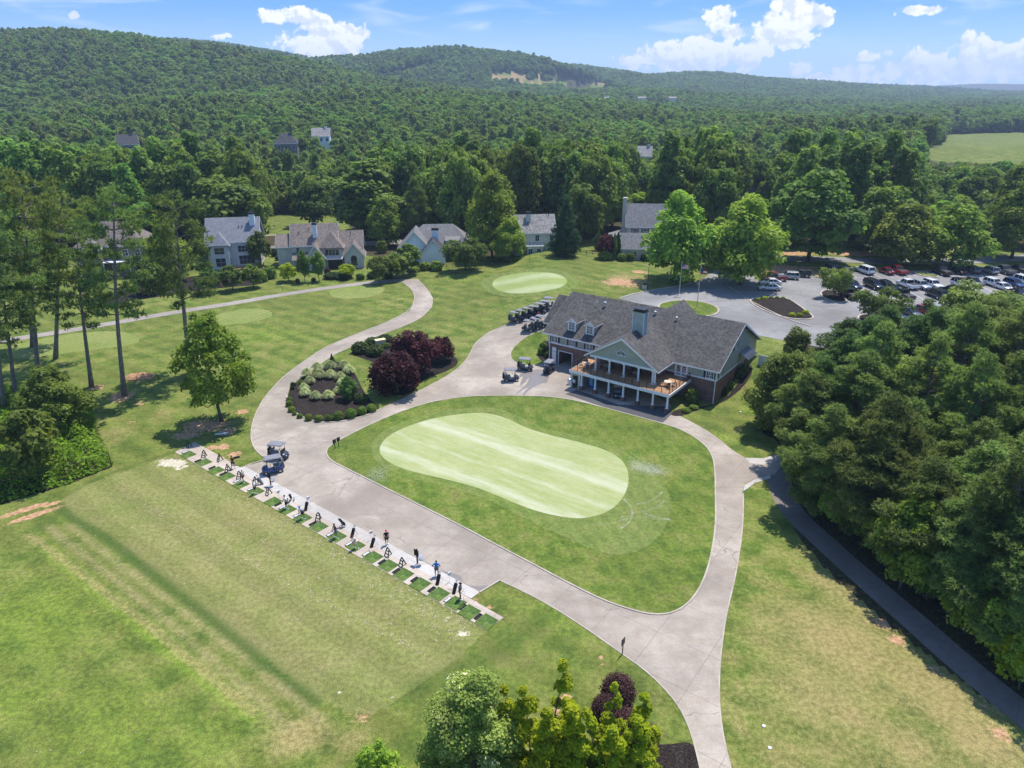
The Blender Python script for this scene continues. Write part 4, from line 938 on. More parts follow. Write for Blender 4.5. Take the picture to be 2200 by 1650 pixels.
# ================================================================ the clubhouse
club = empty('clubhouse', (CO[0], CO[1], 0), CANG, 'long clubhouse with dark shingle roof, brick base and raised wooden terrace', 'clubhouse')
b = MB()
b.box(0, 2.05, 0, 17, -.3, 3.5); b.box(4.6, 29.2, 0, 17, -.3, 3.5); b.box(2.05, 4.6, 4, 17, -.3, 3.5); b.box(2.05, 4.6, 0, 4, 2.4, 3.5)
b.build('brick_wall', M['brick'], club)
b = MB(); b.prism([(.03, 3.5), (16.97, 3.5), (16.97, 5.5), (8.5, 10.05), (.03, 5.5)], .03, 29.17, 'x'); b.build('siding_wall', M['siding'], club)
b = MB(); b.box(-.03, 29.23, -.035, .0, 3.46, 3.68); b.box(29.2, 29.235, 0, 17, 3.46, 3.68); b.box(-.035, 0, 0, 17, 3.46, 3.68)
b.box(-.04, .14, -.045, .02, 3.7, 5.4); b.box(29.06, 29.25, -.045, .02, 3.7, 5.4); b.box(29.18, 29.245, .0, .2, 3.7, 5.4); b.box(9.0, 9.14, -.045, .02, 3.7, 5.4)
b.build('trim_band', M['trim'], club)
gable_roof(club, -.95, 29.75, -.6, 17.6, 5.27, 10.32, 'roofclub')
wing = MB(); wing.prism([(4.6, -.3), (12.4, -.3), (12.4, 5.6), (8.5, 8.6), (4.6, 5.6)], -3.2, -.0, 'x'); wing.build('side_wing', M['siding'], club)
gable_roof(club, -3.7, -.3, 3.7, 13.3, 5.4, 9.3, 'roofclub')
# downpipes and garage
for px_, py_ in ((.22, -.09), (29.12, -.09)): b = MB(); b.box(px_ - .05, px_ + .05, py_ - .05, py_ + .04, 0, 5.2); b.build('downpipe', M['trim'], club)
b = MB(); b.box(1.93, 2.05, -.03, .1, 0, 2.5); b.box(4.6, 4.72, -.03, .1, 0, 2.5); b.box(1.93, 4.72, -.03, .1, 2.4, 2.52); gf = b.build('garage_door', M['trim'], club)
b = MB(); b.box(2.1, 4.55, 3.85, 3.98, 0, 2.35); b.box(2.1, 4.55, .2, 3.8, 2.3, 2.38); b.build('garage_inside', M['black'], gf)
b = MB(); b.box(.72, 1.5, -.06, .02, 0, 2.05); dr = b.build('door', M['white'], club); k = MB(); k.box(.8, .85, -.13, -.06, 1.0, 1.08); k.build('handle', M['steel'], dr)
b = MB(); b.box(.72, 1.5, -.05, .02, 2.12, 2.85); b.build('transom_panel', M['signwhite'], club)
for u in (1.15, 4.55, 7.8): window(club, 'front', 0, u - .52, u + .52, 3.85, 5.1, 4, 3, 'black', 2)
window(club, 'front', 0, 9.7, 10.5, 3.9, 5.1, 2, 3, None)
window(club, 'front', 0, 27.65, 28.7, 3.8, 5.1, 4, 3, 'black', 2)
def upair(par, u0, u1, z0, z1):
    m = face_M('front', 0); f = MB(); f.box(u0 - .14, u1 + .14, -.02, .07, z1, z1 + .5, m); f.box(u0 - .14, u0, -.02, .07, z0, z1, m); f.box(u1, u1 + .14, -.02, .07, z0, z1, m)
    d = f.build('french_door', M['trim'], par)
    for a, b_ in ((u0, (u0 + u1) / 2 - .01), ((u0 + u1) / 2 + .01, u1)):
        l = MB(); l.box(a, a + .14, 0, .05, z0, z1, m); l.box(b_ - .14, b_, 0, .05, z0, z1, m); l.box(a + .14, b_ - .14, 0, .05, z0, z0 + .25, m); l.box(a + .14, b_ - .14, 0, .05, z1 - .14, z1, m)
        for i in range(1, 3): q = a + .14 + (b_ - a - .28) * i / 3; l.box(q - .012, q + .012, .0, .045, z0 + .25, z1 - .14, m)
        for i in range(1, 5): q = z0 + .25 + (z1 - z0 - .39) * i / 5; l.box(a + .14, b_ - .14, 0, .045, q - .012, q + .012, m)
        lo = l.build('door_leaf', M['white'], d); 
    g = MB(); g.box(u0, u1, -.02, .012, z0 + .1, z1 - .1, m); g.box(u0, u1, .06, .075, z1 + .1, z1 + .4, m); g.build('pane', M['glass'], d)
upair(club, 22.85, 24.6, 3.0, 4.85)
window(club, 'right', 29.2, 6.45, 7.55, 6.45, 8.05, 2, 4, 'black')
window(club, 'right', 29.2, 1.0, 1.9, 3.85, 5.15, 2, 3, 'black')
window(club, 'right', 29.2, 10.2, 11.2, 2.65, 4.6, 2, 4, None, name='side_door')
b = MB(); b.prism([(29.2, 5.35), (30.7, 4.45), (30.7, 4.38), (29.2, 5.28)], 9.0, 12.9, 'y'); aw = b.build('awning', M['black'], club)
b = MB()
for i in range(9): y = 9.0 + i * .475; b.prism([(29.2, 5.42), (30.72, 4.5), (30.72, 4.45), (29.2, 5.36)], y - .025, y + .025, 'y')
b.build('awning_ribs', M['steel'], aw)
# terrace
b = MB(); b.box(8.85, 25.3, -7.4, -.0, 2.86, 3.0); b.build('terrace_floor', M['deckwood'], club)
b = MB(); b.box(8.75, 25.4, -7.5, -7.4, 2.55, 2.98); b.box(25.3, 25.4, -7.4, 0, 2.55, 2.98); b.box(8.75, 8.85, -7.4, 0, 2.55, 2.98); b.box(8.85, 25.3, -7.4, -.05, 2.75, 2.86); b.build('terrace_fascia', M['trim'], club)
b = MB()
def rail(b, p0, p1, z, n, hgt=1.05):
    (xa, ya), (xb, yb) = p0, p1
    for i in range(n + 1):
        t = i / n; x, y = xa + (xb - xa) * t, ya + (yb - ya) * t; b.box(x - .035, x + .035, y - .035, y + .035, z, z + hgt)
    dx, dy = (.03, 0) if abs(yb - ya) > abs(xb - xa) else (0, .03)
    for zz, hh in ((hgt - .02, .05), (.12, .03), (.33, .012), (.5, .012), (.66, .012), (.82, .012)): b.box(min(xa, xb) - dx, max(xa, xb) + dx, min(ya, yb) - dy, max(ya, yb) + dy, z + zz, z + zz + hh)
rail(b, (8.9, -7.3), (25.2, -7.3), 3.0, 14); b.build('railing', M['black'], club)
b = MB(); rail(b, (25.2, -7.3), (25.2, -.2), 3.0, 6); b.build('railing', M['black'], club)
b = MB(); rail(b, (8.9, -7.3), (8.9, -3.2), 3.0, 4); b.build('railing', M['black'], club)
for x in (10.8, 13.2, 15.5, 17.95, 20.35, 22.75, 25.0):
    b = MB(); b.box(x - .19, x + .19, -7.31, -6.93, .68, .8); b.tube([(x, -7.12, .8), (x, -7.12, 2.5)], [.17, .145], 14); b.box(x - .2, x + .2, -7.32, -6.92, 2.45, 2.76); cl = b.build('column', M['trim'], club)
    b = MB(); b.box(x - .29, x + .29, -7.41, -6.83, -.1, .68); b.build('base', M['brick'], cl)
for x in (12.05, 14.45, 16.9, 19.3, 21.6, 21.95):
    b = MB(); b.box(x - .2, x + .2, -5.45, -5.05, 3.0, 3.16); b.tube([(x, -5.25, 3.16), (x, -5.25, 4.95)], [.165, .14], 14); b.box(x - .2, x + .2, -5.45, -5.05, 4.93, 5.08); b.build('column', M['trim'], club)
b = MB(); b.box(11.1, 22.2, -5.47, -5.03, 5.08, 5.42); b.build('beam', M['trim'], club)
b = MB(); b.prism([(10.95, 5.42), (21.95, 5.42), (16.45, 8.85)], -5.35, -5.1, 'y'); b.build('gable_wall', M['siding'], club)
gable_roof(club, 10.25, 22.65, -5.75, 6.4, 5.22, 9.15, 'roofclub', 'y', .18)
b = MB(); n = 14
pts = [(16.35 + .72 * math.cos(math.pi * i / n), 6.35 + .72 * math.sin(math.pi * i / n)) for i in range(n + 1)]
for (xa, za), (xb, zb) in zip(pts[:-1], pts[1:]): b.tube([(xa, -5.38, za), (xb, -5.38, zb)], .05, 5)
b.tube([(15.6, -5.38, 6.33), (17.1, -5.38, 6.33)], .06, 5)
for i in (3, 5, 7, 9, 11): b.tube([(16.35, -5.385, 6.35), (pts[i][0], -5.385, pts[i][1])], .02, 4)
fan = b.build('fan_window', M['trim'], club); b = MB(); b.prism(pts, -5.375, -5.355, 'y'); b.build('pane', M['glass'], fan)
b = MB(); b.box(11.2, 21.3, -2.2, .02, 3.002, 5.2); b.build('porch_room', M['siding'], club)
b = MB(); b.box(11.2, 21.3, -2.24, -2.2, 3.002, 3.85); b.box(21.3, 21.34, -2.2, 0, 3.002, 3.85); b.build('porch_room_base', M['brick'], club)
for u in (12.9, 15.2, 19.6): window(club, 'front', -2.2, u - .7, u + .7, 4.0, 4.85, 6, 3, None, 3)
b = MB(); b.box(16.6, 18.3, -2.26, -2.2, 3.02, 5.0); b.build('porch_doorway', M['black'], club)
# store room below the terrace, stair
b = MB(); b.box(9.0, 9.25, -7.2, -3.6, -.1, 2.74); b.box(10.15, 10.45, -7.2, -3.6, -.1, 2.74); b.box(9.25, 10.15, -7.2, -3.6, 2.1, 2.74); b.box(9.25, 10.15, -4.2, -3.6, -.1, 2.1); b.build('store_room', M['siding'], club)
for q in ((8.9, 9.05, -7.27, -7.12), (10.38, 10.52, -7.27, -7.12)): b = MB(); b.box(*q, 0, 2.72); b.build('corner_board', M['trim'], club)
b = MB(); n = 11
for i in range(n): b.box(7.75, 8.72, -1.5 - (i + 1) * .36, -1.5 - i * .36, 3.0 - (i + 1) * .25 - .05, 3.0 - (i + 1) * .25)
b.box(7.7, 8.85, -1.5, -.05, 2.86, 3.0); st = b.build('stair_tread', M['deckwood'], club)
b = MB()
for x in (7.75, 8.68): b.prism([(-1.5, 2.95), (-5.5, .1), (-5.5, -.15), (-5.0, -.15), (-1.5, 2.5)], x - .03, x + .03, 'x')
b.build('stringer', M['brick'], st)
b = MB(); b.tube([(7.72, -1.5, 3.95), (7.72, -5.4, 1.1)], .03, 6); b.tube([(7.72, -1.5, 3.45), (7.72, -5.4, .6)], .015, 5)
for t in (0, .33, .66, 1): b.tube([(7.72, -1.5 - 3.9 * t, 2.9 - 2.8 * t), (7.72, -1.5 - 3.9 * t, 3.95 - 2.85 * t)], .025, 5)
b.build('handrail', M['black'], st)
# chimney, dormers, roof vents
chimney(club, 15.7, 17.55, -1.05, .25, 7.0, 12.0, 'chimsiding')
b = MB()
for x in (15.68, 17.53):
    for y in (-1.07, .22): b.box(x - .02, x + .06, y - .01, y + .06, 7.4, 11.95)
b.build('corner_board', M['trim'], club)
for cx in (3.95, 7.35):
    b = MB(); b.prism([(cx - .72, 6.0), (cx + .72, 6.0), (cx + .72, 7.65), (cx, 8.3), (cx - .72, 7.65)], .75, 4.4, 'y'); dm = b.build('dormer', M['siding'], club)
    window(dm, 'front', .75, cx - .5, cx + .5, 6.3, 7.5, 4, 3, None, 2)
    f = MB(); f.prism([(cx - .74, 7.62), (cx + .74, 7.62), (cx, 8.32)], .70, .755, 'y'); f.box(cx - .74, cx - .58, .69, .76, 6.05, 7.62); f.box(cx + .58, cx + .74, .69, .76, 6.05, 7.62); f.build('dormer_trim', M['trim'], dm)
    gable_roof(dm, cx - .95, cx + .95, .55, 5.6, 7.55, 8.42, 'roofclub', 'y', .1, name='dormer_roof')
for X, Y, r_, h_ in ((5.2, 6.4, .12, .8), (6.6, 6.7, .26, .75), (15.6, 7.0, .26, .5), (19.4, 6.7, .26, .5)):
    z = 5.6 + .555 * Y - .1; b = MB(); b.tube([(X, Y, z), (X, Y, z + h_)], r_ * .62, 10); b.ball((X, Y, z + h_), (r_, r_, r_ * .75), 10, 6); b.build('roof_vent', M['steel'], club)
# entrance portico on the parking side
gable_roof(club, 10.7, 20.1, 6.5, 18.6, 5.3, 9.3, 'roofclub', 'y', .2)
b = MB(); b.prism([(11.2, 5.2), (19.6, 5.2), (15.4, 8.95)], 17.9, 18.1, 'y'); b.box(11.3, 19.5, 17.85, 18.15, 4.9, 5.2); b.build('portico_gable', M['siding'], club)
for x in (11.6, 14, 16.8, 19.2):
    b = MB(); b.tube([(x, 18, 2.2), (x, 18, 4.9)], [.2, .17], 12); b.build('column', M['trim'], club)
# things on and under the terrace
CM = Matrix.Translation((CO[0], CO[1], 0)) @ Matrix.Rotation(CANG, 4, 'Z')
def cw(x, y, z): v = CM @ Vector((x, y, z)); return (v.x, v.y, v.z)
def make_table():
    t = empty('patio_table', (0, 0, 0)); b = MB(); b.lathe([(.55, .70), (.56, .73), (.55, .745)], n=18); b.build('table_top', M['tan'], t)
    b = MB(); b.tube([(0, 0, .02), (0, 0, .70)], .04, 8); b.lathe([(.28, 0), (.28, .02), (.05, .05)], n=12); b.build('pedestal', M['black'], t); return t
def make_chair():
    t = empty('patio_chair', (0, 0, 0)); b = MB(); b.box(-.24, .24, -.22, .22, .42, .46); b.build('seat', M['bark'], t)
    b = MB(); b.box(-.24, .24, .2, .24, .5, .92); b.build('backrest', M['bark'], t)
    for x, y in ((-.21, -.19), (.21, -.19), (-.21, .2), (.21, .2)): b = MB(); b.tube([(x, y, 0), (x, y, .43)], .018, 5); b.build('leg', M['black'], t)
    return t
tb0, ch0 = make_table(), make_chair(); first = [True, True]
def put(proto, k, loc, rz, label, cat, group=None):
    o = proto if first[k] else copy_tree(proto); first[k] = False
    o.location = loc; o.rotation_euler.z = rz; tag(o, label, cat)
    if group: o['group'] = group
    elif 'group' in o.keys(): del o['group']
    return o
for (x, y, lb, ex) in [(23.7, -4.6, 'tan round patio table on the sunny right end of the terrace', ''), (10.5, -5.2, 'tan round patio table on the sunny end of the terrace above the stair', ''), (13.4, -4.0, 'round patio table under the porch behind the first two upper columns', ''), (18.4, -4.1, 'round patio table under the porch in front of the dark doorway', '')]:
    put(tb0, 0, cw(x, y, 3.0), .3, lb, 'table')
    for k in range(4):
        a = k * math.pi / 2 + .6
        put(ch0, 1, cw(x + .85 * math.cos(a), y + .85 * math.sin(a), 3.0), CANG + a - math.pi / 2, 'brown patio chair at the table ' + {'23.7': 'on the sunny right end of the terrace', '10.5': 'above the stair', '13.4': 'behind the first upper columns', '18.4': 'before the dark porch doorway'}[str(x)], 'chair', 'chairs round a terrace table')
vm = empty('vending_machine', cw(11.75, -5.3, 0), CANG, 'blue drinks machine in the shade under the terrace', 'vending machine')
b = MB(); b.box(-.45, .45, -.4, .4, 0, 1.85); bevel_obj(b.build('cabinet', plain('vending_blue', (.02, .12, .35), .4, .4), vm)); b = MB(); b.box(-.38, .2, -.43, -.4, .5, 1.75); b.build('display_panel', plain('vending_panel', (.15, .4, .6), .25, .5), vm)
b = MB(); b.box(.24, .4, -.42, -.4, .9, 1.5); b.build('coin_panel', M['black'], vm)
bn = empty('trash_bin', cw(8.15, -6.4, 0), CANG, 'white water cooler bin with a grey dome lid at the foot of the stair', 'bin'); b = MB(); b.lathe([(.26, 0), (.3, .8)], n=14); b.build('body', M['white'], bn); b = MB(); b.lathe([(.32, .8), (.27, .98), (.1, 1.08)], n=14); b.build('lid', M['steel'], bn)
fw = empty('garden_fence', cw(31.0, 13.2, tz(*cw(31.0, 13.2, 0)[:2])), CANG, 'white panel fence joined to the gable end behind the awning', 'fence')
b = MB(); b.box(0, 4.5, -.03, .03, .05, 1.7)
for i in range(22): b.box(i * .2 + .06, i * .2 + .22, -.05, .05, .1, 1.65)
b.build('panel', M['white'], fw)
for i in range(4): b = MB(); b.box(i * 1.5 - .06, i * 1.5 + .06, -.07, .07, 0, 1.85); b.build('post', M['white'], fw)
ub = empty('utility_box', (*G(*c8(1272, 475))[:2], .05), .5, 'tan utility cabinet standing among the dark shrubs', 'utility box'); b = MB(); b.box(-.9, .9, -.5, .5, 0, 1.15); bevel_obj(b.build('cabinet', M['tan'], ub), .03); b = MB(); b.box(-.94, .94, -.54, .54, 1.15, 1.25); b.build('lid', plain('pale_yellow_lid', (.65, .52, .3)), ub)
# ================================================================ houses
M['stucco'] = plain('grey_beige_stucco', (.52, .49, .43), .85, .15, var=.07, scale=.8)
M['hgrey'] = siding('pale_grey_siding', (.60, .58, .55)); M['hwhite'] = plain('blue_white_stucco', (.72, .75, .76), .8, .15, var=.06)
M['hcream'] = siding('cream_siding', (.62, .61, .53)); M['hbeige'] = siding('beige_siding', (.50, .46, .38)); M['hbrown'] = siding('brown_siding', (.20, .17, .145))
M['r_grey'] = shingle('blue_grey_shingle', (.20, .205, .225), .2); M['r_brown'] = shingle('brown_shingle', (.20, .165, .145), .3); M['r_mid'] = shingle('grey_shingle', (.19, .185, .185), .22); M['r_pale'] = shingle('weathered_pale_shingle', (.26, .245, .23), .4); M['r_dark'] = shingle('charcoal_shingle', (.07, .07, .075), .2)
M['copper'] = plain('pale_metal_roof', (.62, .53, .47), .4, .4)
def block(par, x0, x1, y0, y1, z0, z1, mat, name='wall'):
    b = MB(); b.box(x0, x1, y0, y1, z0, z1); return b.build(name, M[mat], par)
def gend(par, axis, a0, a1, c0, c1, z0, zr, mat, name='gable_wall'):   # gable triangle as a prism through the roof space
    b = MB()
    if axis == 'x': b.prism([(c0, z0), (c1, z0), ((c0 + c1) / 2, zr)], a0, a1, 'x')
    else: b.prism([(c0, z0), (c1, z0), ((c0 + c1) / 2, zr)], a0, a1, 'y')
    return b.build(name, M[mat], par)
def house(px, py, rot, name, label): 
    x, y, z = G(px, py); return empty(name, (x, y, z - .05), R(rot), label, 'house')
def arch(par, cx, z0, zs, r, y, frame='r_dark'):
    n = 10; pts = [(cx - r, z0), (cx + r, z0)] + [(cx + r * math.cos(math.pi * i / n), zs + r * math.sin(math.pi * i / n)) for i in range(n + 1)]
    b = MB(); q = [(cx + (p[0] - cx) * 1.14, z0 - .08 + (p[1] - z0) * 1.06) for p in pts]; b.prism(q, y - .07, y + .02, 'y'); w = b.build('window', M['stucco'], par)
    b = MB(); b.prism(pts, y - .1, y - .06, 'y'); b.build('pane', M['glass'], w)
# grey house with the deck
h = house(452, 577, 12, 'grey_house', 'tall pale grey house with blue-grey roof and small wooden deck')
block(h, 0, 12.6, 0, 11, -.5, 6.7, 'hgrey'); gend(h, 'x', .05, 12.55, 0, 11, 6.7, 11.4, 'hgrey')
gable_roof(h, -.4, 13.0, -.5, 11.5, 6.6, 12.0, 'r_grey')
block(h, 1.0, 5.4, -2.0, 0, -.5, 6.3, 'hgrey', 'bay_wall'); gable_roof(h, .6, 5.8, -2.4, 4.4, 6.2, 9.0, 'r_grey', 'y', hip=2.6, name='bay_roof')
window(h, 'front', 0, 7.4, 10.0, 4.0, 5.6, 3, 2); window(h, 'front', 0, 7.4, 11.2, .8, 3.1, 4, 2); window(h, 'front', -2.0, 2.0, 4.4, 4.0, 5.6, 2, 2); window(h, 'front', -2.0, 2.0, 4.4, .8, 3.0, 2, 2); window(h, 'right', 5.4, -1.5, -.5, 4, 5.6, 1, 2); window(h, 'right', 5.4, -1.5, -.5, .8, 3, 1, 2)
chimney(h, 10.6, 11.9, 3.3, 4.6, 9, 12.9, 'hwhite')
for x in (7.9, 8.7): b = MB(); b.tube([(x, 3, 9.2), (x, 3, 10.3)], .1, 8); b.build('roof_vent', M['black'], h)
b = MB(); b.box(5.6, 13.4, -3.2, -.03, .1, .3); dk = b.build('deck', M['deckwood'], h); b = MB(); rail(b, (5.7, -3.1), (13.3, -3.1), .3, 6, .9); rail(b, (13.3, -3.1), (13.3, -.2), .3, 3, .9); b.build('deck_railing', M['bark'], dk)
# brown roofed house
h = house(604, 576, 9, 'brown_roofed_house', 'sprawling stucco house with brown roofs, arched windows and a tall chimney')
block(h, 3.1, 14.6, 0, 10, -.5, 5.7, 'stucco'); gend(h, 'x', 3.2, 14.5, 0, 10, 5.7, 9.8, 'stucco'); gable_roof(h, 2.7, 15.0, -.5, 10.5, 5.6, 10.4, 'r_brown')
block(h, -.6, 3.1, .8, 8, -.5, 5.4, 'stucco', 'wing_wall'); gable_roof(h, -1.0, 4.2, .3, 8.5, 5.3, 8.0, 'r_brown'); gend(h, 'x', -.5, 3, .8, 8, 5.2, 7.6, 'stucco')
block(h, 14.6, 20.8, -.5, 10, -.5, 3.6, 'stucco', 'wing_wall'); gend(h, 'x', 14.7, 20.7, -.5, 10, 3.6, 7.9, 'stucco'); gable_roof(h, 14.3, 21.2, -1, 10.5, 3.4, 8.4, 'r_brown')
block(h, 10.6, 16.0, -2.4, 1, -.5, 5.5, 'stucco', 'bay_wall'); gable_roof(h, 10.2, 16.4, -2.9, 5, 5.4, 8.9, 'r_brown', 'y', hip=3.0)
window(h, 'front', -2.4, 11.7, 15.1, 3.5, 4.9, 4, 1, None, 1, 'tan')
block(h, 7.3, 11.5, -4.4, -.5, -.5, 3.5, 'stucco', 'gable_front'); gend(h, 'y', -4.4, -.5, 7.3, 11.5, 3.5, 6.1, 'stucco'); gable_roof(h, 6.9, 11.9, -4.8, 1.5, 3.2, 6.6, 'r_brown', 'y')
arch(h, 9.4, .3, 2.9, 1.0, -4.4)
block(h, 16.4, 21.3, -3.4, 0, -.5, 3.4, 'stucco', 'gable_front'); gend(h, 'y', -3.4, 0, 16.4, 21.3, 3.4, 6.2, 'stucco'); gable_roof(h, 16.0, 21.7, -3.8, 3, 3.1, 6.7, 'r_brown', 'y')
arch(h, 18.8, .9, 2.7, .75, -3.4); window(h, 'front', -3.4, 17.0, 17.5, .9, 1.8, 1, 2)
b = MB(); b.prism([(-3.8, 2.7), (-1, 3.5), (-1, 3.42), (-3.8, 2.62)], 11.9, 16.0, 'x'); b.build('porch_roof', M['copper'], h)
b = MB(); b.prism([(-3.2, 2.6), (.1, 4.0), (.1, 3.85), (-3.2, 2.45)], 3.3, 7.0, 'x'); b.build('porch_roof', M['r_brown'], h)
for x in (3.6, 6.6): b = MB(); b.tube([(x, -3, -.3), (x, -3, 2.6)], .12, 8); b.build('post', M['stucco'], h)
window(h, 'front', 0, 4.3, 5.1, 3.9, 5.1, 1, 2); window(h, 'front', 0, 5.4, 6.6, .4, 2.2, 2, 2); b = MB(); b.box(12.2, 15.8, -2.5, -2.42, -.2, 2.3); b.build('porch_doorway', M['black'], h)
chimney(h, 8.6, 9.7, 1.4, 2.5, 6, 10.6, 'hwhite')
for x, y in ((5, 2.5), (7.6, 3.5), (18, 3.5)): b = MB(); z = 5.7 + .85 * y if x < 15 else 4.6 + .8 * y; b.tube([(x, y, z), (x, y, z + .9)], .09, 8); b.build('roof_vent', M['black'], h)
# white gabled house
h = house(856, 566, 4, 'white_gabled_house', 'low white gabled house under a wide grey hipped roof')
block(h, 1, 20, 3, 16, -.5, 3.2, 'hwhite'); gable_roof(h, .5, 20.5, 2.4, 16.6, 3.1, 8.6, 'r_mid', hip=6.0)
block(h, 0, 9, 0, 12, -.5, 3.1, 'hwhite', 'wing_wall'); gend(h, 'y', 0.05, 3, 0, 9, 3.1, 8.0, 'hwhite'); gable_roof(h, -.5, 9.5, -.4, 9.5, 2.9, 8.4, 'r_mid', 'y')
block(h, 6.4, 12.4, -3, 3, -.5, 3.3, 'hwhite', 'gable_front'); gend(h, 'y', -3, 3, 6.4, 12.4, 3.3, 6.2, 'hwhite'); gable_roof(h, 6.0, 12.8, -3.4, 4, 3.0, 6.8, 'r_dark', 'y')
chimney(h, 9.0, 10.8, 1.2, 2.4, 3, 8.4, 'hwhite'); block(h, 12.6, 16.2, 2.8, 5.5, 3.0, 5.4, 'hwhite', 'dormer'); b = MB(); b.prism([(2.5, 5.35), (6.6, 5.95), (6.6, 5.8), (2.5, 5.2)], 12.3, 16.5, 'x'); b.build('dormer_roof', M['r_mid'], h); b = MB(); b.prism([(-.5, 2.9), (2.8, 3.6), (2.8, 3.5), (-.5, 2.8)], 12.8, 17.5, 'x'); b.build('porch_roof', M['r_dark'], h)
window(h, 'front', 3, 14, 16, .6, 2.2, 2, 2); window(h, 'front', 0, 1.5, 3, .6, 2.2, 2, 2)
# balcony house
h = house(1106, 551, 6, 'balcony_house', 'cream two-storey house with a small balcony and a weathered grey roof')
block(h, 0, 10.6, 0, 9, -.6, 6.2, 'hcream'); gend(h, 'x', .05, 10.55, 0, 9, 6.2, 9.6, 'hcream'); gable_roof(h, -.4, 11, -.5, 9.5, 6.1, 10.2, 'r_pale')
for u in (1.0, 5.4, 9.2): window(h, 'front', 0, u, u + 1.0, 4.0, 5.5, 2, 2)
block(h, 3.0, 7.2, -1.8, 0, -.6, 2.9, 'hcream', 'bay_wall'); b = MB(); b.box(2.6, 7.6, -2.1, 0, 2.9, 3.1); bl = b.build('balcony', M['trim'], h); b = MB(); rail(b, (2.7, -2.0), (7.5, -2.0), 3.1, 5, .9); b.build('balcony_railing', M['greyfab'], bl)
window(h, 'front', -1.8, 3.4, 4.4, .7, 2.3, 2, 2); window(h, 'front', -1.8, 5.6, 6.6, .7, 2.3, 2, 2); window(h, 'front', 0, 1.0, 2.0, .7, 2.3, 2, 2)
chimney(h, 3.2, 4.5, 2.6, 3.8, 7, 10.6, 'hcream'); b = MB(); b.tube([(9.4, 4, 9), (9.4, 4, 10.6)], .09, 8); b.build('roof_vent', M['black'], h)
# beige house with shutters and its garage
h = house(1346, 558, -4, 'beige_house', 'tall beige house with dark shutters and a slim chimney at its gable end')
o = Vector(h.location); h.location = o + Vector((1.0, 8.5, 0))
block(h, 0, 11, 0, 9, -.6, 6.9, 'hbeige'); gend(h, 'x', .05, 10.95, 0, 9, 6.9, 11.3, 'hbeige'); gable_roof(h, -.4, 11.4, -.5, 9.5, 6.8, 12.0, 'r_mid')
for u in (1.6, 4.2, 6.8, 9.2): window(h, 'front', 0, u, u + .95, 4.6, 6.3, 2, 2, 'black')
window(h, 'left', 0, -3.4, -2.7, 8.2, 9.6, 1, 2, None, 0, 'black'); chimney(h, -1.1, -.05, 2.6, 3.9, -.5, 13.2, 'hbeige', 'tan')
b = MB(); b.prism([(-4.2, 3.4), (0, 4.6), (0, 4.5), (-4.2, 3.3)], 1.5, 9, 'y'); b.build('side_porch_roof', M['r_mid'], h)
for y in (2, 5, 8.5): b = MB(); b.tube([(-4, y, -.4), (-4, y, 3.35)], .09, 8); b.build('post', M['trim'], h)
h = house(1334, 557, -3, 'beige_garage', 'low beige garage with a grey roof next to two clipped bushes')
block(h, 0, 9, 0, 6.5, -.6, 2.9, 'hbeige'); gend(h, 'x', .05, 8.95, 0, 6.5, 2.9, 5.6, 'hbeige'); gable_roof(h, -.4, 9.4, -.45, 6.95, 2.8, 6.1, 'r_mid'); window(h, 'front', 0, 3.0, 3.8, .8, 2.0, 1, 2); window(h, 'front', 0, 6.2, 7.0, .8, 2.0, 1, 2)
# house half hidden by the pines
h = house(178, 596, 10, 'brown_house', 'large brown-grey house half hidden behind the tall pines')
block(h, 0, 15, 0, 11, -.5, 7.6, 'hbrown'); gable_roof(h, -.5, 15.5, -.5, 11.5, 7.5, 12.6, 'r_brown', hip=5); block(h, 1.5, 6, -2, 0, -.5, 7, 'hbrown', 'bay_wall'); gable_roof(h, 1.1, 6.4, -2.4, 3, 6.9, 9.2, 'r_pale', 'y', hip=2.6)
for u in (2, 3.6): window(h, 'front', -2, u, u + 1.1, 1.6, 3.6, 2, 2); window(h, 'front', -2, u, u + 1.1, 5, 6.4, 2, 2)
for u in (7.4, 10.2, 13): window(h, 'front', 0, u, u + 1.2, 1.6, 3.6, 2, 2); window(h, 'front', 0, u, u + 1.2, 5, 6.5, 2, 2)
b = MB(); b.box(6.2, 15, -3, -.03, 3.9, 4.1); bl = b.build('balcony', M['trim'], h)
for x in (6.4, 9.3, 12.2, 14.8): b = MB(); b.tube([(x, -2.9, -.4), (x, -2.9, 3.9)], .11, 8); b.build('post', M['trim'], h)
# houses deep in the wood
def far_house(x, y, z1, w, d, rot, wall, roof, label, hip=0):
    z = tz(x, y); h = empty('distant_house', (x, y, z - .3), R(rot), label, 'house'); H_ = max(6.0, z1 - z)
    block(h, -w / 2, w / 2, 0, d, 0, H_ - 4, wall); 
    if not hip: gend(h, 'x', -w / 2 + .05, w / 2 - .05, 0, d, H_ - 4, H_ - .4, wall)
    gable_roof(h, -w / 2 - .5, w / 2 + .5, -.5, d + .5, H_ - 4.1, H_, roof, hip=hip)
    for k in range(3): u = -w / 2 + w * (k + .35) / 3; window(h, 'front', 0, u, u + 1.2, H_ - 6.6, H_ - 5.0, 2, 2)
    chimney(h, w * .2, w * .2 + 1.1, d * .45, d * .45 + 1.1, H_ - 3, H_ + 1.0, wall)
far_house(-169, 330, 24.2, 7.5, 9, 30, 'hbrown', 'r_dark', 'dark brown house glimpsed among trees far beyond the tall pines')
far_house(-99.9, 330, 24.6, 9.5, 9, 12, 'hbrown', 'r_dark', 'dark hip-roofed house glimpsed in the wood beside the white one', 3.5)
far_house(-101.8, 400, 23.4, 8.8, 9, 8, 'hwhite', 'r_pale', 'small white house glimpsed in the wood far beyond the lone oak')
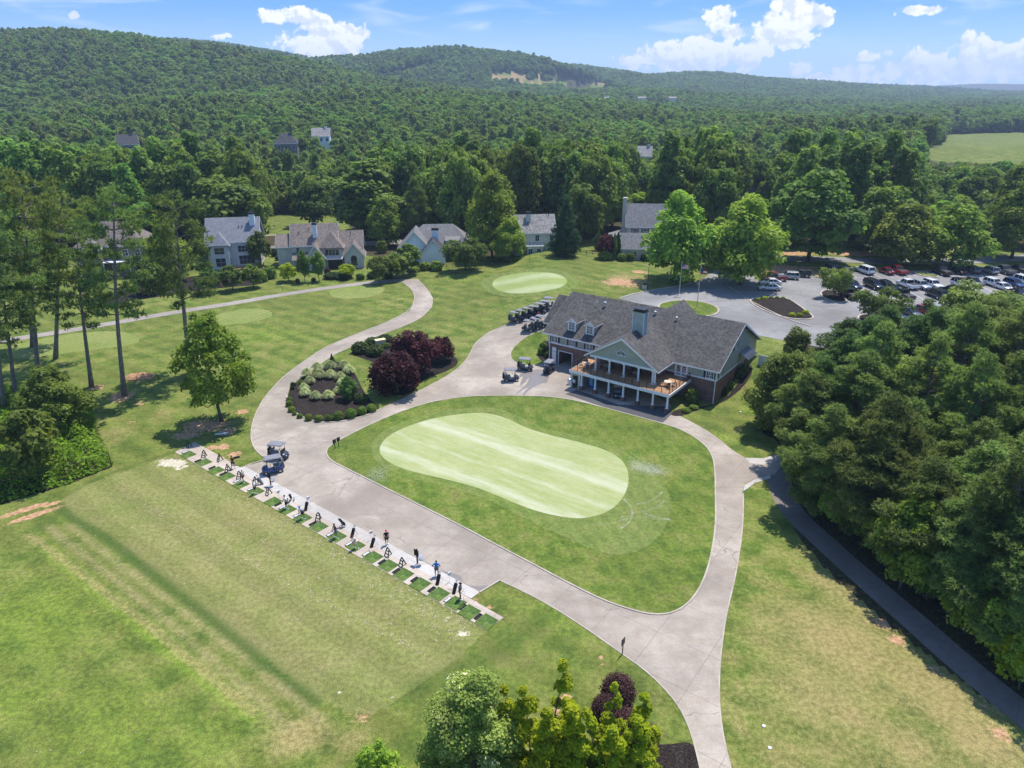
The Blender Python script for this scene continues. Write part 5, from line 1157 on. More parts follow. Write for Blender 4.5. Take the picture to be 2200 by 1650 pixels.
far_house(58.8, 330, 19.2, 5.5, 9, -10, 'hgrey', 'r_pale', 'pale roof glimpsed in the wood above the two entrance trees')
far_house(84.5, 250, 13.0, 7, 9, 50, 'hgrey', 'r_mid', 'grey roof glimpsed behind the large entrance trees')
far_house(101, 217, 10.0, 9, 9, -8, 'hbrown', 'r_brown', 'brown house hidden behind the trees across from the parking lot')
# rail fences behind the white gabled house and at the spruce
def rail_fence(px0, px1, n, label, hgt=1.1, mat='bark'):
    (xa, ya, za), (xb, yb, zb) = G(*px0), G(*px1); o = empty('rail_fence', (xa, ya, za), math.atan2(yb - ya, xb - xa), label, 'fence'); L = math.hypot(xb - xa, yb - ya)
    for i in range(n + 1): b = MB(); b.box(L * i / n - .06, L * i / n + .06, -.06, .06, -.2, hgt + (zb - za) * i / n); b.build('post', M[mat], o)
    for k in (.35, .65, .95): b = MB(); b.add([(0, -.03, k * hgt - .05), (L, -.03, k * hgt - .05 + zb - za), (L, .03, k * hgt - .05 + zb - za), (0, .03, k * hgt - .05), (0, -.03, k * hgt + .05), (L, -.03, k * hgt + .05 + zb - za), (L, .03, k * hgt + .05 + zb - za), (0, .03, k * hgt + .05)], [(0, 3, 2, 1), (4, 5, 6, 7), (0, 1, 5, 4), (1, 2, 6, 5), (2, 3, 7, 6), (3, 0, 4, 7)]); b.build('rail', M[mat], o)
M['fencewood'] = plain('reddish_fence_wood', (.24, .13, .08), .85, .15, var=.2)
rail_fence((905, 580), (1000, 572), 7, 'low brown rail fence in front of the white gabled house', 1.1, 'fencewood')
rail_fence((1246, 546), (1300, 548), 4, 'wooden rail fence between the spruce and the red-leaved tree', 1.1, 'fencewood')
rail_fence((170, 655), (270, 640), 7, 'dark rail fence in the shade behind the tall pines', 1.0)
# chain-link fence on the overgrown bank
pp_ = [(240,1003),(192,1017),(144,1030),(90,1045),(34,1058),(-30,1070)]
fpts = [G(*p) for p in pp_]; o = empty('chain_fence', fpts[0], 0, 'black wire fence with tall posts along the overgrown bank', 'fence'); f0 = Vector(fpts[0])
for p in fpts: q = Vector(p) - f0; b = MB(); b.tube([q, q + Vector((0, 0, 2.0))], .045, 6); b.build('post', M['black'], o)
for a_, c_ in zip(fpts[:-1], fpts[1:]):
    a_, c_ = Vector(a_) - f0, Vector(c_) - f0; b = MB()
    for z in (.1, 1.95): b.tube([a_ + Vector((0, 0, z)), c_ + Vector((0, 0, z))], .022, 4)
    for k in range(1, 14): t = k / 14; b.tube([a_.lerp(c_, t) + Vector((0, 0, .1)), a_.lerp(c_, min(1, t + .12)) + Vector((0, 0, 1.95))], .004, 3); b.tube([a_.lerp(c_, t) + Vector((0, 0, .1)), a_.lerp(c_, max(0, t - .12)) + Vector((0, 0, 1.95))], .004, 3)
    b.build('wire_panel', M['black'], o)
# ================================================================ vehicles
def paint(name, col, rough=.22, metal=.0):
    t = NT(name); m = t.fin((*col, 1), rough, .5, metal); t.b.inputs['Coat Weight'].default_value = .6; t.b.inputs['Coat Roughness'].default_value = .08; return m
PAINT = {'white': paint('white_car_paint', (.72, .73, .74)), 'black': paint('black_car_paint', (.012, .012, .014)), 'silver': paint('silver_car_paint', (.42, .44, .46), .3, .35), 'grey': paint('grey_car_paint', (.10, .11, .12), .28, .2),
         'red': paint('red_car_paint', (.42, .012, .018)), 'maroon': paint('dark_red_car_paint', (.18, .012, .016)), 'blue': paint('blue_car_paint', (.015, .04, .14)), 'navy': paint('dark_blue_car_paint', (.012, .02, .045))}
M['lamp'] = plain('lamp_lens', (.7, .72, .74), .1, .6, var=.02); M['tail'] = plain('red_lamp_lens', (.35, .01, .012), .15, .6, var=.02); M['plastic'] = plain('dark_plastic', (.03, .03, .032), .6, .3)
def loft(secs):
    """secs: list of (x, [(y,z)...half profile from bottom centre outward to top centre]) -> closed body"""
    b = MB(); n = len(secs[0][1]); ring = 2 * n - 2
    for x, pr in secs:
        b.v += [(x, y, z) for y, z in pr] + [(x, -y, z) for y, z in pr[-2:0:-1]]
    m = len(secs)
    for i in range(m - 1):
        for k in range(ring): b.f.append((i * ring + k, i * ring + (k + 1) % ring, (i + 1) * ring + (k + 1) % ring, (i + 1) * ring + k))
    b.f += [tuple(range(ring))[::-1], tuple((m - 1) * ring + k for k in range(ring))]; b.m = [0] * len(b.f); return b
def wheel_at(par, x, y, r=.34, w=.24):
    s = 1 if y > 0 else -1
    b = MB(); n = 18; prof = [(r * .62, -w / 2), (r * .95, -w / 2), (r, -w / 2 + .03), (r, w / 2 - .03), (r * .95, w / 2), (r * .62, w / 2)]
    vs = [(x + a * math.cos(2 * math.pi * k / n), y + q, r + a * math.sin(2 * math.pi * k / n)) for a, q in prof for k in range(n)]
    b.add(vs, [(i * n + k, i * n + (k + 1) % n, ((i + 1) % 6) * n + (k + 1) % n, ((i + 1) % 6) * n + k) for i in range(6) for k in range(n)])
    wl = b.build('wheel', M['rubber'], par, True)
    b = MB(); yo = y + s * (w / 2 - .02); b.tube([(x, yo - s * .1, r), (x, yo, r)], [r * .63, r * .60], 16)
    for k in range(5): a = k * 1.2566; b.box(-.03, .03, -.012, .012, .05, r * .58, Matrix.Translation((x, yo + s * .012, r)) @ Matrix.Rotation(a, 4, 'Y'))
    b.build('rim', M['chrome'], wl)
CARS = {}
def make_car(kind, col, glass_roof=False):
    """front towards +x"""
    L, Wd, H = {'sedan': (4.8, 1.84, 1.45), 'suv': (4.75, 1.92, 1.74), 'bigsuv': (5.3, 2.02, 1.92), 'pickup': (5.8, 2.02, 1.92), 'hatch': (4.5, 1.86, 1.6)}[kind]
    o = empty('parked_car' if kind != 'pickup' else 'pickup_truck', (0, 0, 0)); h = Wd / 2; bz = .30 if kind in ('sedan', 'hatch') else .38
    belt = {'sedan': .92, 'suv': 1.08, 'bigsuv': 1.16, 'pickup': 1.15, 'hatch': .98}[kind]; hood = belt - (.06 if kind != 'sedan' else .1)
    P = lambda w, zb, zm, zt: [(0, zb), (w * .86, zb), (w * .97, zb + .12), (w, zm), (w * .985, zt - .1), (w * .92, zt), (0, zt + .02)]
    f, r = L / 2, -L / 2
    if kind == 'pickup': xs = [(r, .97, belt - .02), (r + .08, 1, belt), (-.75, 1, belt), (.2, 1, belt), (f - 1.55, 1, hood + .04), (f - .35, .97, hood), (f - .04, .88, hood - .16), (f, .82, hood - .3)]
    elif kind == 'sedan': xs = [(r, .84, belt - .16), (r + .1, .92, belt - .06), (r + .55, .98, belt + .0), (r + 1.2, 1, belt), (.5, 1, belt), (f - 1.35, 1, hood + .06), (f - .4, .95, hood - .08), (f - .06, .86, hood - .22), (f, .78, hood - .34)]
    else: xs = [(r, .90, belt - .1), (r + .1, .96, belt), (r + .8, 1, belt), (.4, 1, belt), (f - 1.35, 1, hood + .05), (f - .4, .96, hood - .03), (f - .05, .87, hood - .16), (f, .8, hood - .32)]
    b = loft([(x, P(h * w, bz if 0 < i < len(xs) - 1 else bz + .12, (bz + zt) / 2 + .05, zt)) for i, (x, w, zt) in enumerate(xs)])
    body = b.build('body', PAINT[col], o, True); bevel_obj(body, .02, 1)
    # cabin: painted roof and pillars over a dark glass house
    if kind == 'sedan': c0, c1, r0, r1 = r + .55, f - 1.25, r + 1.45, f - 2.15
    elif kind == 'pickup': c0, c1, r0, r1 = -.72, f - 1.5, -.6, f - 2.2
    elif kind == 'hatch': c0, c1, r0, r1 = r + .12, f - 1.15, r + .75, f - 2.0
    else: c0, c1, r0, r1 = r + .06, f - 1.35, r + .38, f - 2.05
    zb, zt, wb, wt = belt - .03, H - .05, h * .93, h * .76
    g = MB(); g.add([(c0, -wb, zb), (c1, -wb, zb), (c1, wb, zb), (c0, wb, zb), (r0, -wt, zt), (r1, -wt, zt), (r1, wt, zt), (r0, wt, zt)], [(0, 3, 2, 1), (4, 5, 6, 7), (0, 1, 5, 4), (1, 2, 6, 5), (2, 3, 7, 6), (3, 0, 4, 7)])
    gl = g.build('window', M['carglass'], o)
    k = MB(); k.box(r0 - .05, r1 + .06, -wt - .03, wt + .03, zt - .02, zt + .045)
    rf = k.build('roof', M['carglass'] if glass_roof else PAINT[col], o); bevel_obj(rf, .03, 2)
    k = MB()
    for s in (-1, 1):
        e = .018 * s
        k.tube([(c1 + .02, s * wb + e, zb), (r1, s * wt + e, zt)], .045, 5); k.tube([(c0, s * wb + e, zb), (r0, s * wt + e, zt)], .06 if kind != 'bigsuv' else .1, 5)
        for t in ((.48,) if kind in ('sedan', 'pickup') else (.36, .66)):
            xb, xt = c0 + (c1 - c0) * t, r0 + (r1 - r0) * t; k.tube([(xb, s * wb + e, zb), (xt, s * wt + e, zt)], .045, 5)
    k.build('pillar', PAINT[col], o)
    if kind == 'pickup':
        k = MB(); k.box(r + .12, -.85, -h * .84, h * .84, belt - .04, belt + .028); k.build('cargo_bed', M['plastic'], o)
        k = MB(); k.box(r - .01, r + .03, -h * .9, h * .9, bz + .3, belt - .04); k.build('tailgate', PAINT[col], o)
    for x in (f - .95, r + (.95 if kind != 'pickup' else 1.15)):
        for s in (-1, 1): wheel_at(o, x, s * (h - .12), .34 if kind in ('sedan', 'hatch') else .39)
    for s in (-1, 1):
        k = MB(); k.box(f - .25, f - .03, s * h * .52 - .16, s * h * .52 + .16, hood - .32, hood - .17); k.build('headlight', M['lamp'], o)
        k = MB(); k.box(r - .02, r + .14, s * h * .74 - .13, s * h * .74 + .13, belt - .3, belt - .08); k.build('taillight', M['tail'], o)
        k = MB(); k.box(f - 1.75, f - 1.58, s * (h + .02), s * (h + .18), belt, belt + .13); k.build('mirror', PAINT[col], o)
    k = MB(); k.box(f - .12, f + .03, -h * .74, h * .74, bz + .02, bz + .2); k.build('bumper', M['plastic'], o)
    k = MB(); k.box(r - .03, r + .1, -h * .8, h * .8, bz + .02, bz + .2); k.build('bumper', M['plastic'], o)
    return o
CARMASTER = {}
def car(kind, col, px, py, ang, label, gr=False):
    """px,py: ground point under the middle; ang: heading in degrees, 0 = away to the right (+x)"""
    key = (kind, col, gr); x, y, z = G(px, py)
    if key not in CARMASTER: o = CARMASTER[key] = make_car(kind, col, gr)
    else: o = copy_tree(CARMASTER[key])
    o.location = (x, y, z + .035); o.rotation_euler = (0, 0, R(ang)); tag(o, label, 'pickup' if kind == 'pickup' else 'car'); return o
AW, TO = 120, -60      # heading away from the viewer up-left in the rows, and towards the viewer
c3p = lambda x, y: (1640 + x / 7.586, 560 + y / 7.586)
c4p = lambda x, y: (1910 + x / 7.586, 560 + y / 7.586)
for kind, col, q, ang, lb, *gr in [
 ('sedan','white',c3p(95,480),176,'white sedan nearest the mulch island, under the big entrance tree'),('sedan','white',c3p(105,395),176,'white sedan between another white sedan and the red pickup'),('pickup','maroon',c3p(160,325),172,'dark red pickup with a covered bed beside two white sedans'),
 ('suv','silver',c3p(400,300),168,'silver crossover parked alone by a black one near the entrance tree'),('suv','black',c3p(590,262),166,'black crossover beside the silver one at the kerb'),
 ('suv','grey',c3p(1070,165),100,'grey car hidden behind the crape myrtle'),('suv','grey',c3p(1290,215),100,'dark grey car rear showing past the crape myrtle'),('bigsuv','white',c3p(1640,205),103,'large white estate-like off-roader alone in the top row'),
 ('sedan','maroon',c3p(1990,210),101,'dark red sedan next to the bright red pickup'),('pickup','red',c4p(120,205),101,'bright red pickup in the top row'),
 ('pickup','black',c4p(830,220),99,'black pickup beside the grassy island in the top row'),('sedan','black',c4p(1105,205),98,'dark sedan in tree shade between black pickup and grey crossover'),('suv','grey',c4p(1320,195),98,'dark grey crossover in the top row, left of a silver one'),
 ('suv','silver',c4p(1620,205),97,'silver crossover in the top row beside a dark pickup'),('pickup','grey',c4p(1860,205),97,'dark grey pickup between silver crossover and black pickup'),('pickup','black',c4p(2110,195),96,'black pickup at the far end of the top row'),
 ('suv','navy',c3p(1440,455),-78,'dark blue crossover just right of the crape myrtle island'),('pickup','black',c3p(1385,600),98,'black pickup with grey bed cover tucked under the crape myrtle'),('bigsuv','black',c3p(1790,450),-80,'black off-roader at the head of the middle row'),('hatch','black',c3p(1995,445),-80,'black hatchback beside the black off-roader'),
 ('pickup','white',c4p(290,440),100,'white pickup in the middle row'),('suv','silver',c4p(510,455),-80,'pale silver off-roader between two white vehicles'),('suv','white',c4p(705,440),-80,'white crossover next to the pale silver off-roader'),('suv','white',c4p(1160,430),-80,'white crossover with a black glass roof',True),
 ('pickup','grey',c4p(1330,405),-80,'dark pickup partly hidden behind the yellow-tipped tree'),('suv','white',c4p(1700,420),-80,'white crossover in front of the yellow-tipped tree top'),('sedan','white',c4p(1850,470),-80,'white sedan half hidden beside the man in the red shirt'),('suv','blue',c4p(2030,430),-80,'blue crossover behind the man in the red shirt'),('bigsuv','white',c4p(2215,390),-80,'white off-roader cut by the picture edge'),
 ('pickup','black',c4p(215,610),97,'black pickup in the row behind the wide crape myrtle'),('bigsuv','black',c4p(760,600),97,'black off-roader with its rear window to the viewer'),('pickup','black',c4p(1010,560),97,'black pickup hidden by the yellow-tipped tree'),('sedan','black',c4p(2110,570),-78,'dark sedan next to the man in the red shirt'),('hatch','black',c3p(2100,520),-80,'dark hatchback seen through the wide crape myrtle'),
 ('sedan','grey',c4p(340,890),-70,'dark grey sedan in the lowest row'),('suv','red',c4p(625,890),-68,'bright red crossover in the lowest row'),('sedan','silver',c4p(800,855),-68,'silver sedan behind the bright red crossover'),('sedan','black',c4p(690,1035),-66,'black sedan half behind the pine stand'),('suv','black',c3p(2150,955),-68,'black car mostly hidden by the wide crape myrtle')]:
    car(kind, col, q[0], q[1], ang, lb, *gr)
# ---------------------------------------------------------------- golf carts
PAINT['cartblack'] = paint('cart_black', (.022, .026, .034), .3); PAINT['cartblue'] = paint('cart_blue', (.02, .045, .16), .25)
M['cartroof'] = plain('grey_cart_roof', (.20, .20, .21), .5, .3); M['cartroofb'] = plain('beige_cart_roof', (.5, .42, .32), .5, .3); M['seat'] = plain('grey_vinyl_seat', (.20, .205, .20), .6, .3)
def make_cart(col, roof='cartroof'):
    o = empty('golf_cart', (0, 0, 0)); P = lambda w, zb, zt: [(0, zb), (w * .9, zb), (w, zb + .06), (w, zt - .08), (w * .85, zt), (0, zt + .015)]
    b = loft([(-1.15, P(.54, .38, .62)), (-1.08, P(.58, .3, .74)), (-.42, P(.60, .25, .78)), (-.36, P(.60, .2, .40)), (.42, P(.58, .2, .36)), (.48, P(.58, .24, .72)), (.8, P(.58, .3, .80)), (1.12, P(.5, .34, .62)), (1.2, P(.42, .38, .5))])
    bevel_obj(b.build('body', PAINT[col], o, True), .02, 1)
    k = MB(); k.box(-.72, -.1, -.54, .54, .76, .88); k.box(-.34, -.22, -.5, .5, .4, .76); bevel_obj(k.build('seat', M['seat'], o), .03)
    k = MB(); k.box(-.80, -.68, -.54, .54, .92, 1.24); bevel_obj(k.build('backrest', M['seat'], o), .03)
    k = MB(); k.box(-1.05, .82, -.60, .60, 1.84, 1.90); k.box(-.98, .75, -.52, .52, 1.90, 1.93); bevel_obj(k.build('roof', M[roof], o), .025)
    for s in (-1, 1):
        k = MB(); k.tube([(.62, s * .52, .75), (.50, s * .55, 1.85)], .022, 6); k.build('post', M['black'], o)
        k = MB(); k.tube([(-.85, s * .54, .7), (-.95, s * .55, 1.85)], .022, 6); k.build('post', M['black'], o)
    k = MB(); k.add([(.62, -.5, .82), (.62, .5, .82), (.52, .5, 1.6), (.52, -.5, 1.6)], [(0, 1, 2, 3)])
    k = MB(); k.prism([(.64, .82), (.655, .82), (.555, 1.2), (.54, 1.2)], -.5, .5, 'y'); k.build('windshield', M['carglass'], o)
    for x in (.78, -.75):
        for s in (-1, 1): wheel_at(o, x, s * .5, .23, .2)
    k = MB(); k.box(-1.28, -1.14, -.45, .45, .48, .54); k.tube([(-1.05, -.5, 1.25), (-1.05, .5, 1.25)], .02, 5); k.build('bag_rack', M['black'], o)
    for y, c in ((-.22, 'blackfab'), (.24, 'greyfab')):
        k = MB(); k.tube([(-1.2, y, .5), (-1.12, y, 1.25)], [.12, .14], 8)
        bg_ = k.build('golf_bag', M[c], o); k = MB()
        for q in range(4): a = q * 1.5; k.tube([(-1.12, y, 1.2), (-1.1 + .07 * math.cos(a), y + .07 * math.sin(a), 1.5)], .012, 4); k.ball((-1.1 + .08 * math.cos(a), y + .08 * math.sin(a), 1.53), .04, 6, 4)
        k.build('club_head', M['steel'], bg_)
    k = MB(); k.tube([(.42, .25, .85), (.2, .25, 1.05)], .02, 5); k.tube([(.2 + .0, .25 + .17 * math.cos(t * .63), 1.05 + .17 * math.sin(t * .63)) for t in range(11)], .014, 5); k.build('steering_wheel', M['black'], o)
    for s in (-1, 1): k = MB(); k.box(1.12, 1.19, s * .3 - .07, s * .3 + .07, .52, .6); k.build('headlight', M['lamp'], o)
    return o
CM_ = {}
def cart(px, py, ang, label, col='cartblack', roof='cartroof', group=None, dz=.03):
    x, y, z = G(px, py)
    if (col, roof) not in CM_: o = CM_[(col, roof)] = make_cart(col, roof)
    else:
        o = copy_tree(CM_[(col, roof)])
        if 'group' in o.keys(): del o['group']
    o.location = (x, y, z + dz); o.rotation_euler = (0, 0, R(ang)); o.scale = (1.06,) * 3; tag(o, label, 'golf cart', group)
cart(1098, 818, 8, 'golf cart with a small red cooler on its side, nearest the putting lawn')
cart(1129, 795, -18, 'golf cart facing the cart garage, behind the one with the red cooler')
cart(1180, 800, 62, 'golf cart backed away from the open cart garage door')
cart(587, 1014, 204, 'dark blue golf cart parked by the driving range', 'cartblue')
cart(600, 984, -12, 'black golf cart with bags behind the dark blue one by the range')
cart(1326, 852, -95, 'golf cart with a beige roof in the shade under the terrace', 'cartblack', 'cartroofb')
for i, (x, y) in enumerate([(490,960),(760,880),(1010,800),(1250,720),(1480,620),(1680,520),(1830,390)]):
    cart(1080 + x / 18.33, 640 + y / 18.33, -24, ('golf cart at the near end of the long parked row' if i == 0 else 'golf cart in the long row parked along the lawn edge'), group=None if i == 0 else 'golf carts in the long row', dz=.06)
for i, (x, y) in enumerate([(1010,1300),(1270,1210),(1490,1120)]):
    cart(1080 + x / 18.33, 640 + y / 18.33, 158, ['golf cart at the near end of the short row by the clubhouse corner', 'middle golf cart of the short row by the clubhouse corner', 'golf cart of the short row nearest the clubhouse roof edge'][i], dz=.06)
# ================================================================ driving range, people, small things
M['mat'] = lawnmat('green_mat_turf', (.075, .125, .034), .0, 1, 0, .1); M['ballw'] = plain('white_golf_balls', (.82, .82, .80), .35, .4, var=.05)
a2 = lambda x, y: (350 + x * .20455, 900 + y * .20455)
a3 = lambda x, y: (700 + x * .20455, 1080 + y * .20455)
s1 = lambda x, y: (800 + x / 11, 1120 + y / 11)
pp1 = lambda x, y: (600 + x / 11, 1040 + y / 11)
(xa, ya), (xb, yb) = W([(404, 978), (1045.6, 1334)]); RA = math.atan2(yb - ya, xb - xa)
mats = [a2(265,380),a2(430,460),a2(560,545),a2(672,607),a2(820,692),a2(975,768),a2(1155,872),a2(1308,957),a2(1468,1047),a2(1637,1137),a2(1828,1242),a2(2022,1338),a3(495,577),a3(655,665),a3(815,757),a3(990,860),a3(1187,965),a3(1362,1062),a3(1510,1152),a3(1690,1250)]
mm = None
for i, (px, py) in enumerate(mats):
    x, y, z = G(px, py)
    if mm is None: b = MB(); b.box(-.76, .76, -.76, .76, 0, .03); mm = o = b.build('range_mat', M['mat'])
    else: o = mm.copy(); C.objects.link(o)
    o.location = (x, y, z + .02); o.rotation_euler = (0, 0, RA); tag(o, 'green square hitting mat in the row along the range tee' if i not in (0, 19) else ['green hitting mat at the end of the row by the shade tree', 'green hitting mat at the end of the row nearest the front lawn'][i > 0], 'mat')
    if i not in (0, 19): o['group'] = 'hitting mats along the range tee'
    elif 'group' in o.keys(): del o['group']
def make_tray(full):
    o = empty('ball_tray', (0, 0, 0)); b = MB(); b.box(-.17, .17, -.42, .42, 0, .02)
    for q in ((-.17, -.14, -.42, .42), (.14, .17, -.42, .42), (-.14, .14, -.42, -.39), (-.14, .14, .39, .42)): b.box(*q, .02, .09)
    b.build('tray', M['rubber'], o)
    if full:
        b = MB(); b.box(-.135, .135, -.385, .385, .022, .05); rg = np.random.default_rng(4)
        for u in range(6):
            for v in range(17): b.ball((-.12 + .048 * u, -.37 + .046 * v, .055 + .01 * rg.random()), .022, 6, 4)
        b.build('golf_ball', M['ballw'], o)['kind'] = 'stuff'
    return o
trays = [(a2(237,352),1),(a2(370,445),0),(a2(517,518),0),(a2(633,582),0),(a2(775,658),1),(a2(925,740),1),(a2(1210,903),0),(a2(1258,932),1),(a2(1412,1018),1),(a2(1575,1105),0),(a2(1757,1217),1),(a2(1955,1317),1),(a3(425,542),1),(a3(592,628),0),(a3(742,722),0),(a3(932,813),0),(a3(1113,917),0),(a3(1283,1022),1),(a3(1433,1100),0),(a3(1600,1203),0)]
TM = {}
for (px, py), full in trays:
    o = copy_tree(TM[full]) if full in TM else TM.setdefault(full, make_tray(full)); x, y, z = G(px, py); o.location = (x, y, z + .02); o.rotation_euler = (0, 0, RA)
    tag(o, 'black rubber tray filled with white balls beside a hitting mat' if full else 'empty black rubber ball tray beside a hitting mat', 'ball tray', 'full ball trays' if full else 'empty ball trays')
def make_stand():
    o = empty('bag_stand', (0, 0, 0))
    for s in (-1, 1): b = MB(); b.tube([(s * .3, -.25, 0), (s * .17, .02, .85)], .06, 6); b.build('leg', M['dgreen'], o)
    b = MB(); b.tube([(0, .42, 0), (0, .04, .88), (0, .0, 1.02)], .06, 6); b.build('rear_leg', M['dgreen'], o)
    for z in (.3, .6, .85): b = MB(); t = z / .85; b.tube([(-.28 + .11 * t, -.25 + .27 * t, z), (.28 - .11 * t, -.25 + .27 * t, z)], .05, 6); b.build('crossbar', M['dgreen'], o)
    return o
st0 = None
for i, (px, py) in enumerate([a2(275,300),a2(440,402),a2(600,442),a2(685,552),a2(810,625),a2(975,685),a2(1112,795),a2(1640,1065),a3(657,560),a3(806,665)]):
    o = copy_tree(st0) if st0 else make_stand(); st0 = st0 or o; x, y, z = G(px, py); o.location = (x, y, z + .02); o.rotation_euler = (0, 0, RA + .3 * math.sin(i * 2)); tag(o, 'dark green frame stand for golf bags on the tee pavement', 'bag stand', 'golf bag stands on the tee pavement')
def make_bag(col):
    o = empty('golf_bag', (0, 0, 0)); b = MB(); b.tube([(0, -.05, .03), (0, .2, .42), (0, .42, .80)], [.15, .17, .165], 10); b.build('bag_body', M[col], o)
    b = MB(); b.box(-.1, .1, -.14, -.04, .15, .5, Matrix.Translation((0, .12, 0)) @ Matrix.Rotation(-.5, 4, 'X')); bevel_obj(b.build('pocket', M['blackfab' if col != 'blackfab' else 'greyfab'], o), .02)
    for s in (-1, 1): b = MB(); b.tube([(s * .08, .36, .70), (s * .26, .66, .0)], .013, 5); b.build('stand_leg', M['black'], o)
    b = MB()
    for k in range(7): a = k * .9; b.tube([(.05 * math.cos(a), .40, .75), (.09 * math.cos(a), .56 + .06 * math.sin(a), 1.05)], .008, 4); b.box(.09 * math.cos(a) - .04, .09 * math.cos(a) + .03, .54 + .06 * math.sin(a), .58 + .06 * math.sin(a), 1.03, 1.08)
    b.build('club_head', M['steel'], o); return o
for (px, py), col, rz, lb in [(a2(1045,690),'greyfab',2.0,'grey golf bag with stand legs beside the first post with a sign board'),(a2(1500,965),'blackfab',.4,'black golf bag behind the person in the pale blue shirt'),(a2(1985,1245),'blackfab',.2,'dark golf bag beside the person in pale pink'),(a3(480,470),'blackfab',.1,'dark golf bag alone on the pavement next to the person with the red cap'),(a3(1172,862),'blackfab',.3,'black golf bag in front of the person in the bright blue shirt'),(a3(1345,955),'blackfab',.2,'black golf bag with pale club covers next to the last standing person')]:
    o = make_bag(col); x, y, z = G(px, py); o.location = (x, y, z + .02); o.rotation_euler = (0, 0, RA + rz); o.scale = (1.05,) * 3; tag(o, lb, 'golf bag')
def make_pushcart():
    o = empty('golf_trolley', (0, 0, 0))
    for s in (-1, 1):
        b = MB(); n = 16; b.tube([(.0 + .2 * math.cos(2 * math.pi * k / n), s * .36, .2 + .2 * math.sin(2 * math.pi * k / n)) for k in range(n + 1)], .025, 6); w = b.build('wheel', M['rubber'], o); b = MB()
        for k in range(4): b.tube([(.19 * math.cos(k * .785), s * .36, .2 + .19 * math.sin(k * .785)), (-.19 * math.cos(k * .785), s * .36, .2 - .19 * math.sin(k * .785))], .008, 4)
        b.build('rim', M['steel'], w)
    b = MB(); b.tube([(.0, -.36, .2), (0, .36, .2)], .018, 5); b.tube([(.45, 0, .1), (0, 0, .28), (-.35, 0, 1.0)], .02, 5); b.tube([(-.35, -.2, 1.0), (-.35, .2, 1.0)], .02, 5); b.build('frame', M['black'], o)
    b = MB(); b.tube([(.3, 0, .22), (-.25, 0, .95)], [.13, .14], 10); b.build('bag_body', M['blackfab'], o); return o
for (px, py), rz, lb in [(a2(1345,865),2.4,'golf trolley with a dark bag beside the person in the white shirt'),(a2(1885,1135),.6,'folded golf trolley with small wheels on the pale walkway')]:
    o = make_pushcart(); x, y, z = G(px, py); o.location = (x, y, z + .03); o.rotation_euler = (0, 0, RA + rz); tag(o, lb, 'golf trolley')
def small_sign(px, py, h, label, board=(.26, .3), dark=False):
    x, y, z = G(px, py); o = empty('lawn_sign' if dark else 'bay_sign', (x, y, z), RA + math.pi / 2 if not dark else .9, label, 'sign'); b = MB(); b.tube([(0, 0, 0), (0, 0, h)], .05 if dark else .012, 6); b.build('post', M['black' if dark else 'steel'], o)
    b = MB(); b.box(-board[0], board[0], -.03, .03, h - board[1], h + .12); bevel_obj(b.build('board', M['dgreen' if dark else 'signwhite'], o), .01)
    if dark: b = MB(); b.box(-board[0] + .05, board[0] - .05, -.036, -.03, h - board[1] + .07, h + .06); b.build('board_face', M['black'], o)
    else: b = MB(); [b.box(-.18, .18, s * .032, s * .036, h - .2 + k * .09, h - .17 + k * .09) for k in range(3) for s in (-1, 1)]; b.build('printed_line', M['greyfab'], o)
for (px, py), lb in [(s1(1833,1430),'small white sign on a thin stake near the end of the pale walkway'),(pp1(700,500),'small white sign on a thin stake at the kerb behind the pale blue shirt'),((798,1160),'small white sign on a thin stake behind the dark lone golf bag'),((600,1072),'small white sign on a thin stake near the first tall post'),]: small_sign(px, py, 1.0, lb, (.16, .22))
small_sign(720, 964.5, 1.25, 'dark green sign board at the corner of the practice lawn, nearer the road', (.26, .42), True)
small_sign(728.3, 960, 1.25, 'dark green sign board on a post behind its twin at the practice lawn corner', (.26, .42), True)
small_sign(1337, 1405, 1.5, 'black sign board on a post at the kerb of the lower lawn', (.26, .5), True)
def post_sign(px, py, label):
    x, y, z = G(px, py); o = empty('range_post', (x, y, z), RA, label, 'post'); b = MB(); b.box(-.06, .06, -.06, .06, 0, 1.75); b.box(-.16, .16, -.16, .16, 0, .04); b.build('post', M['black'], o); b = MB(); b.box(-.3, .3, -.1, -.06, 1.0, 1.7); b.build('board', M['blackfab'], o)
    b = MB(); [b.tube([(.38 + .2 * math.cos(k * .785), .1 + .2 * math.sin(k * .785), .62), (.38 + .24 * math.cos(k * .785), .1 + .24 * math.sin(k * .785), 1.05)], .01, 4) for k in range(8)]; b.lathe([(.2, .6), (.21, .63)], (.38, .1, 0), 12); b.lathe([(.24, 1.03), (.25, 1.06)], (.38, .1, 0), 12); b.build('wire_basket', M['steel'], o)
post_sign(582, 1043, 'black post with a board and wire basket near the dark blue golf cart'); post_sign(897, 1211.5, 'black post with a board and wire basket near the bright blue shirt')
x, y, z = G(477, 938); o = empty('bench', (x, y, z), .25, 'grey plank bench on bare soil under the shade tree', 'bench'); b = MB(); b.box(-.8, .8, -.2, .2, .42, .48); b.build('seat', M['lgreyfab'], o)
for s in (-.6, .6): b = MB(); b.box(s - .05, s + .05, -.17, .17, 0, .42); b.build('leg', M['greyfab'], o)
bm_ = MB(); rg = np.random.default_rng(9)
for _ in range(240):
    t, s = rg.random(), rg.random() ** 1.4; px, py = 240 + t * 760 - 150 * s, 1010 + t * 330 + 190 * s * rg.random()
    if rg.random() < .2: px, py = rg.uniform(0, 600), rg.uniform(1200, 1640)
    x, y, z = G(px, py); bm_.ball((x, y, z + .045), .027, 6, 4)
tag(bm_.build('range_balls', M['ballw']), 'white balls scattered over the range', kind='stuff')
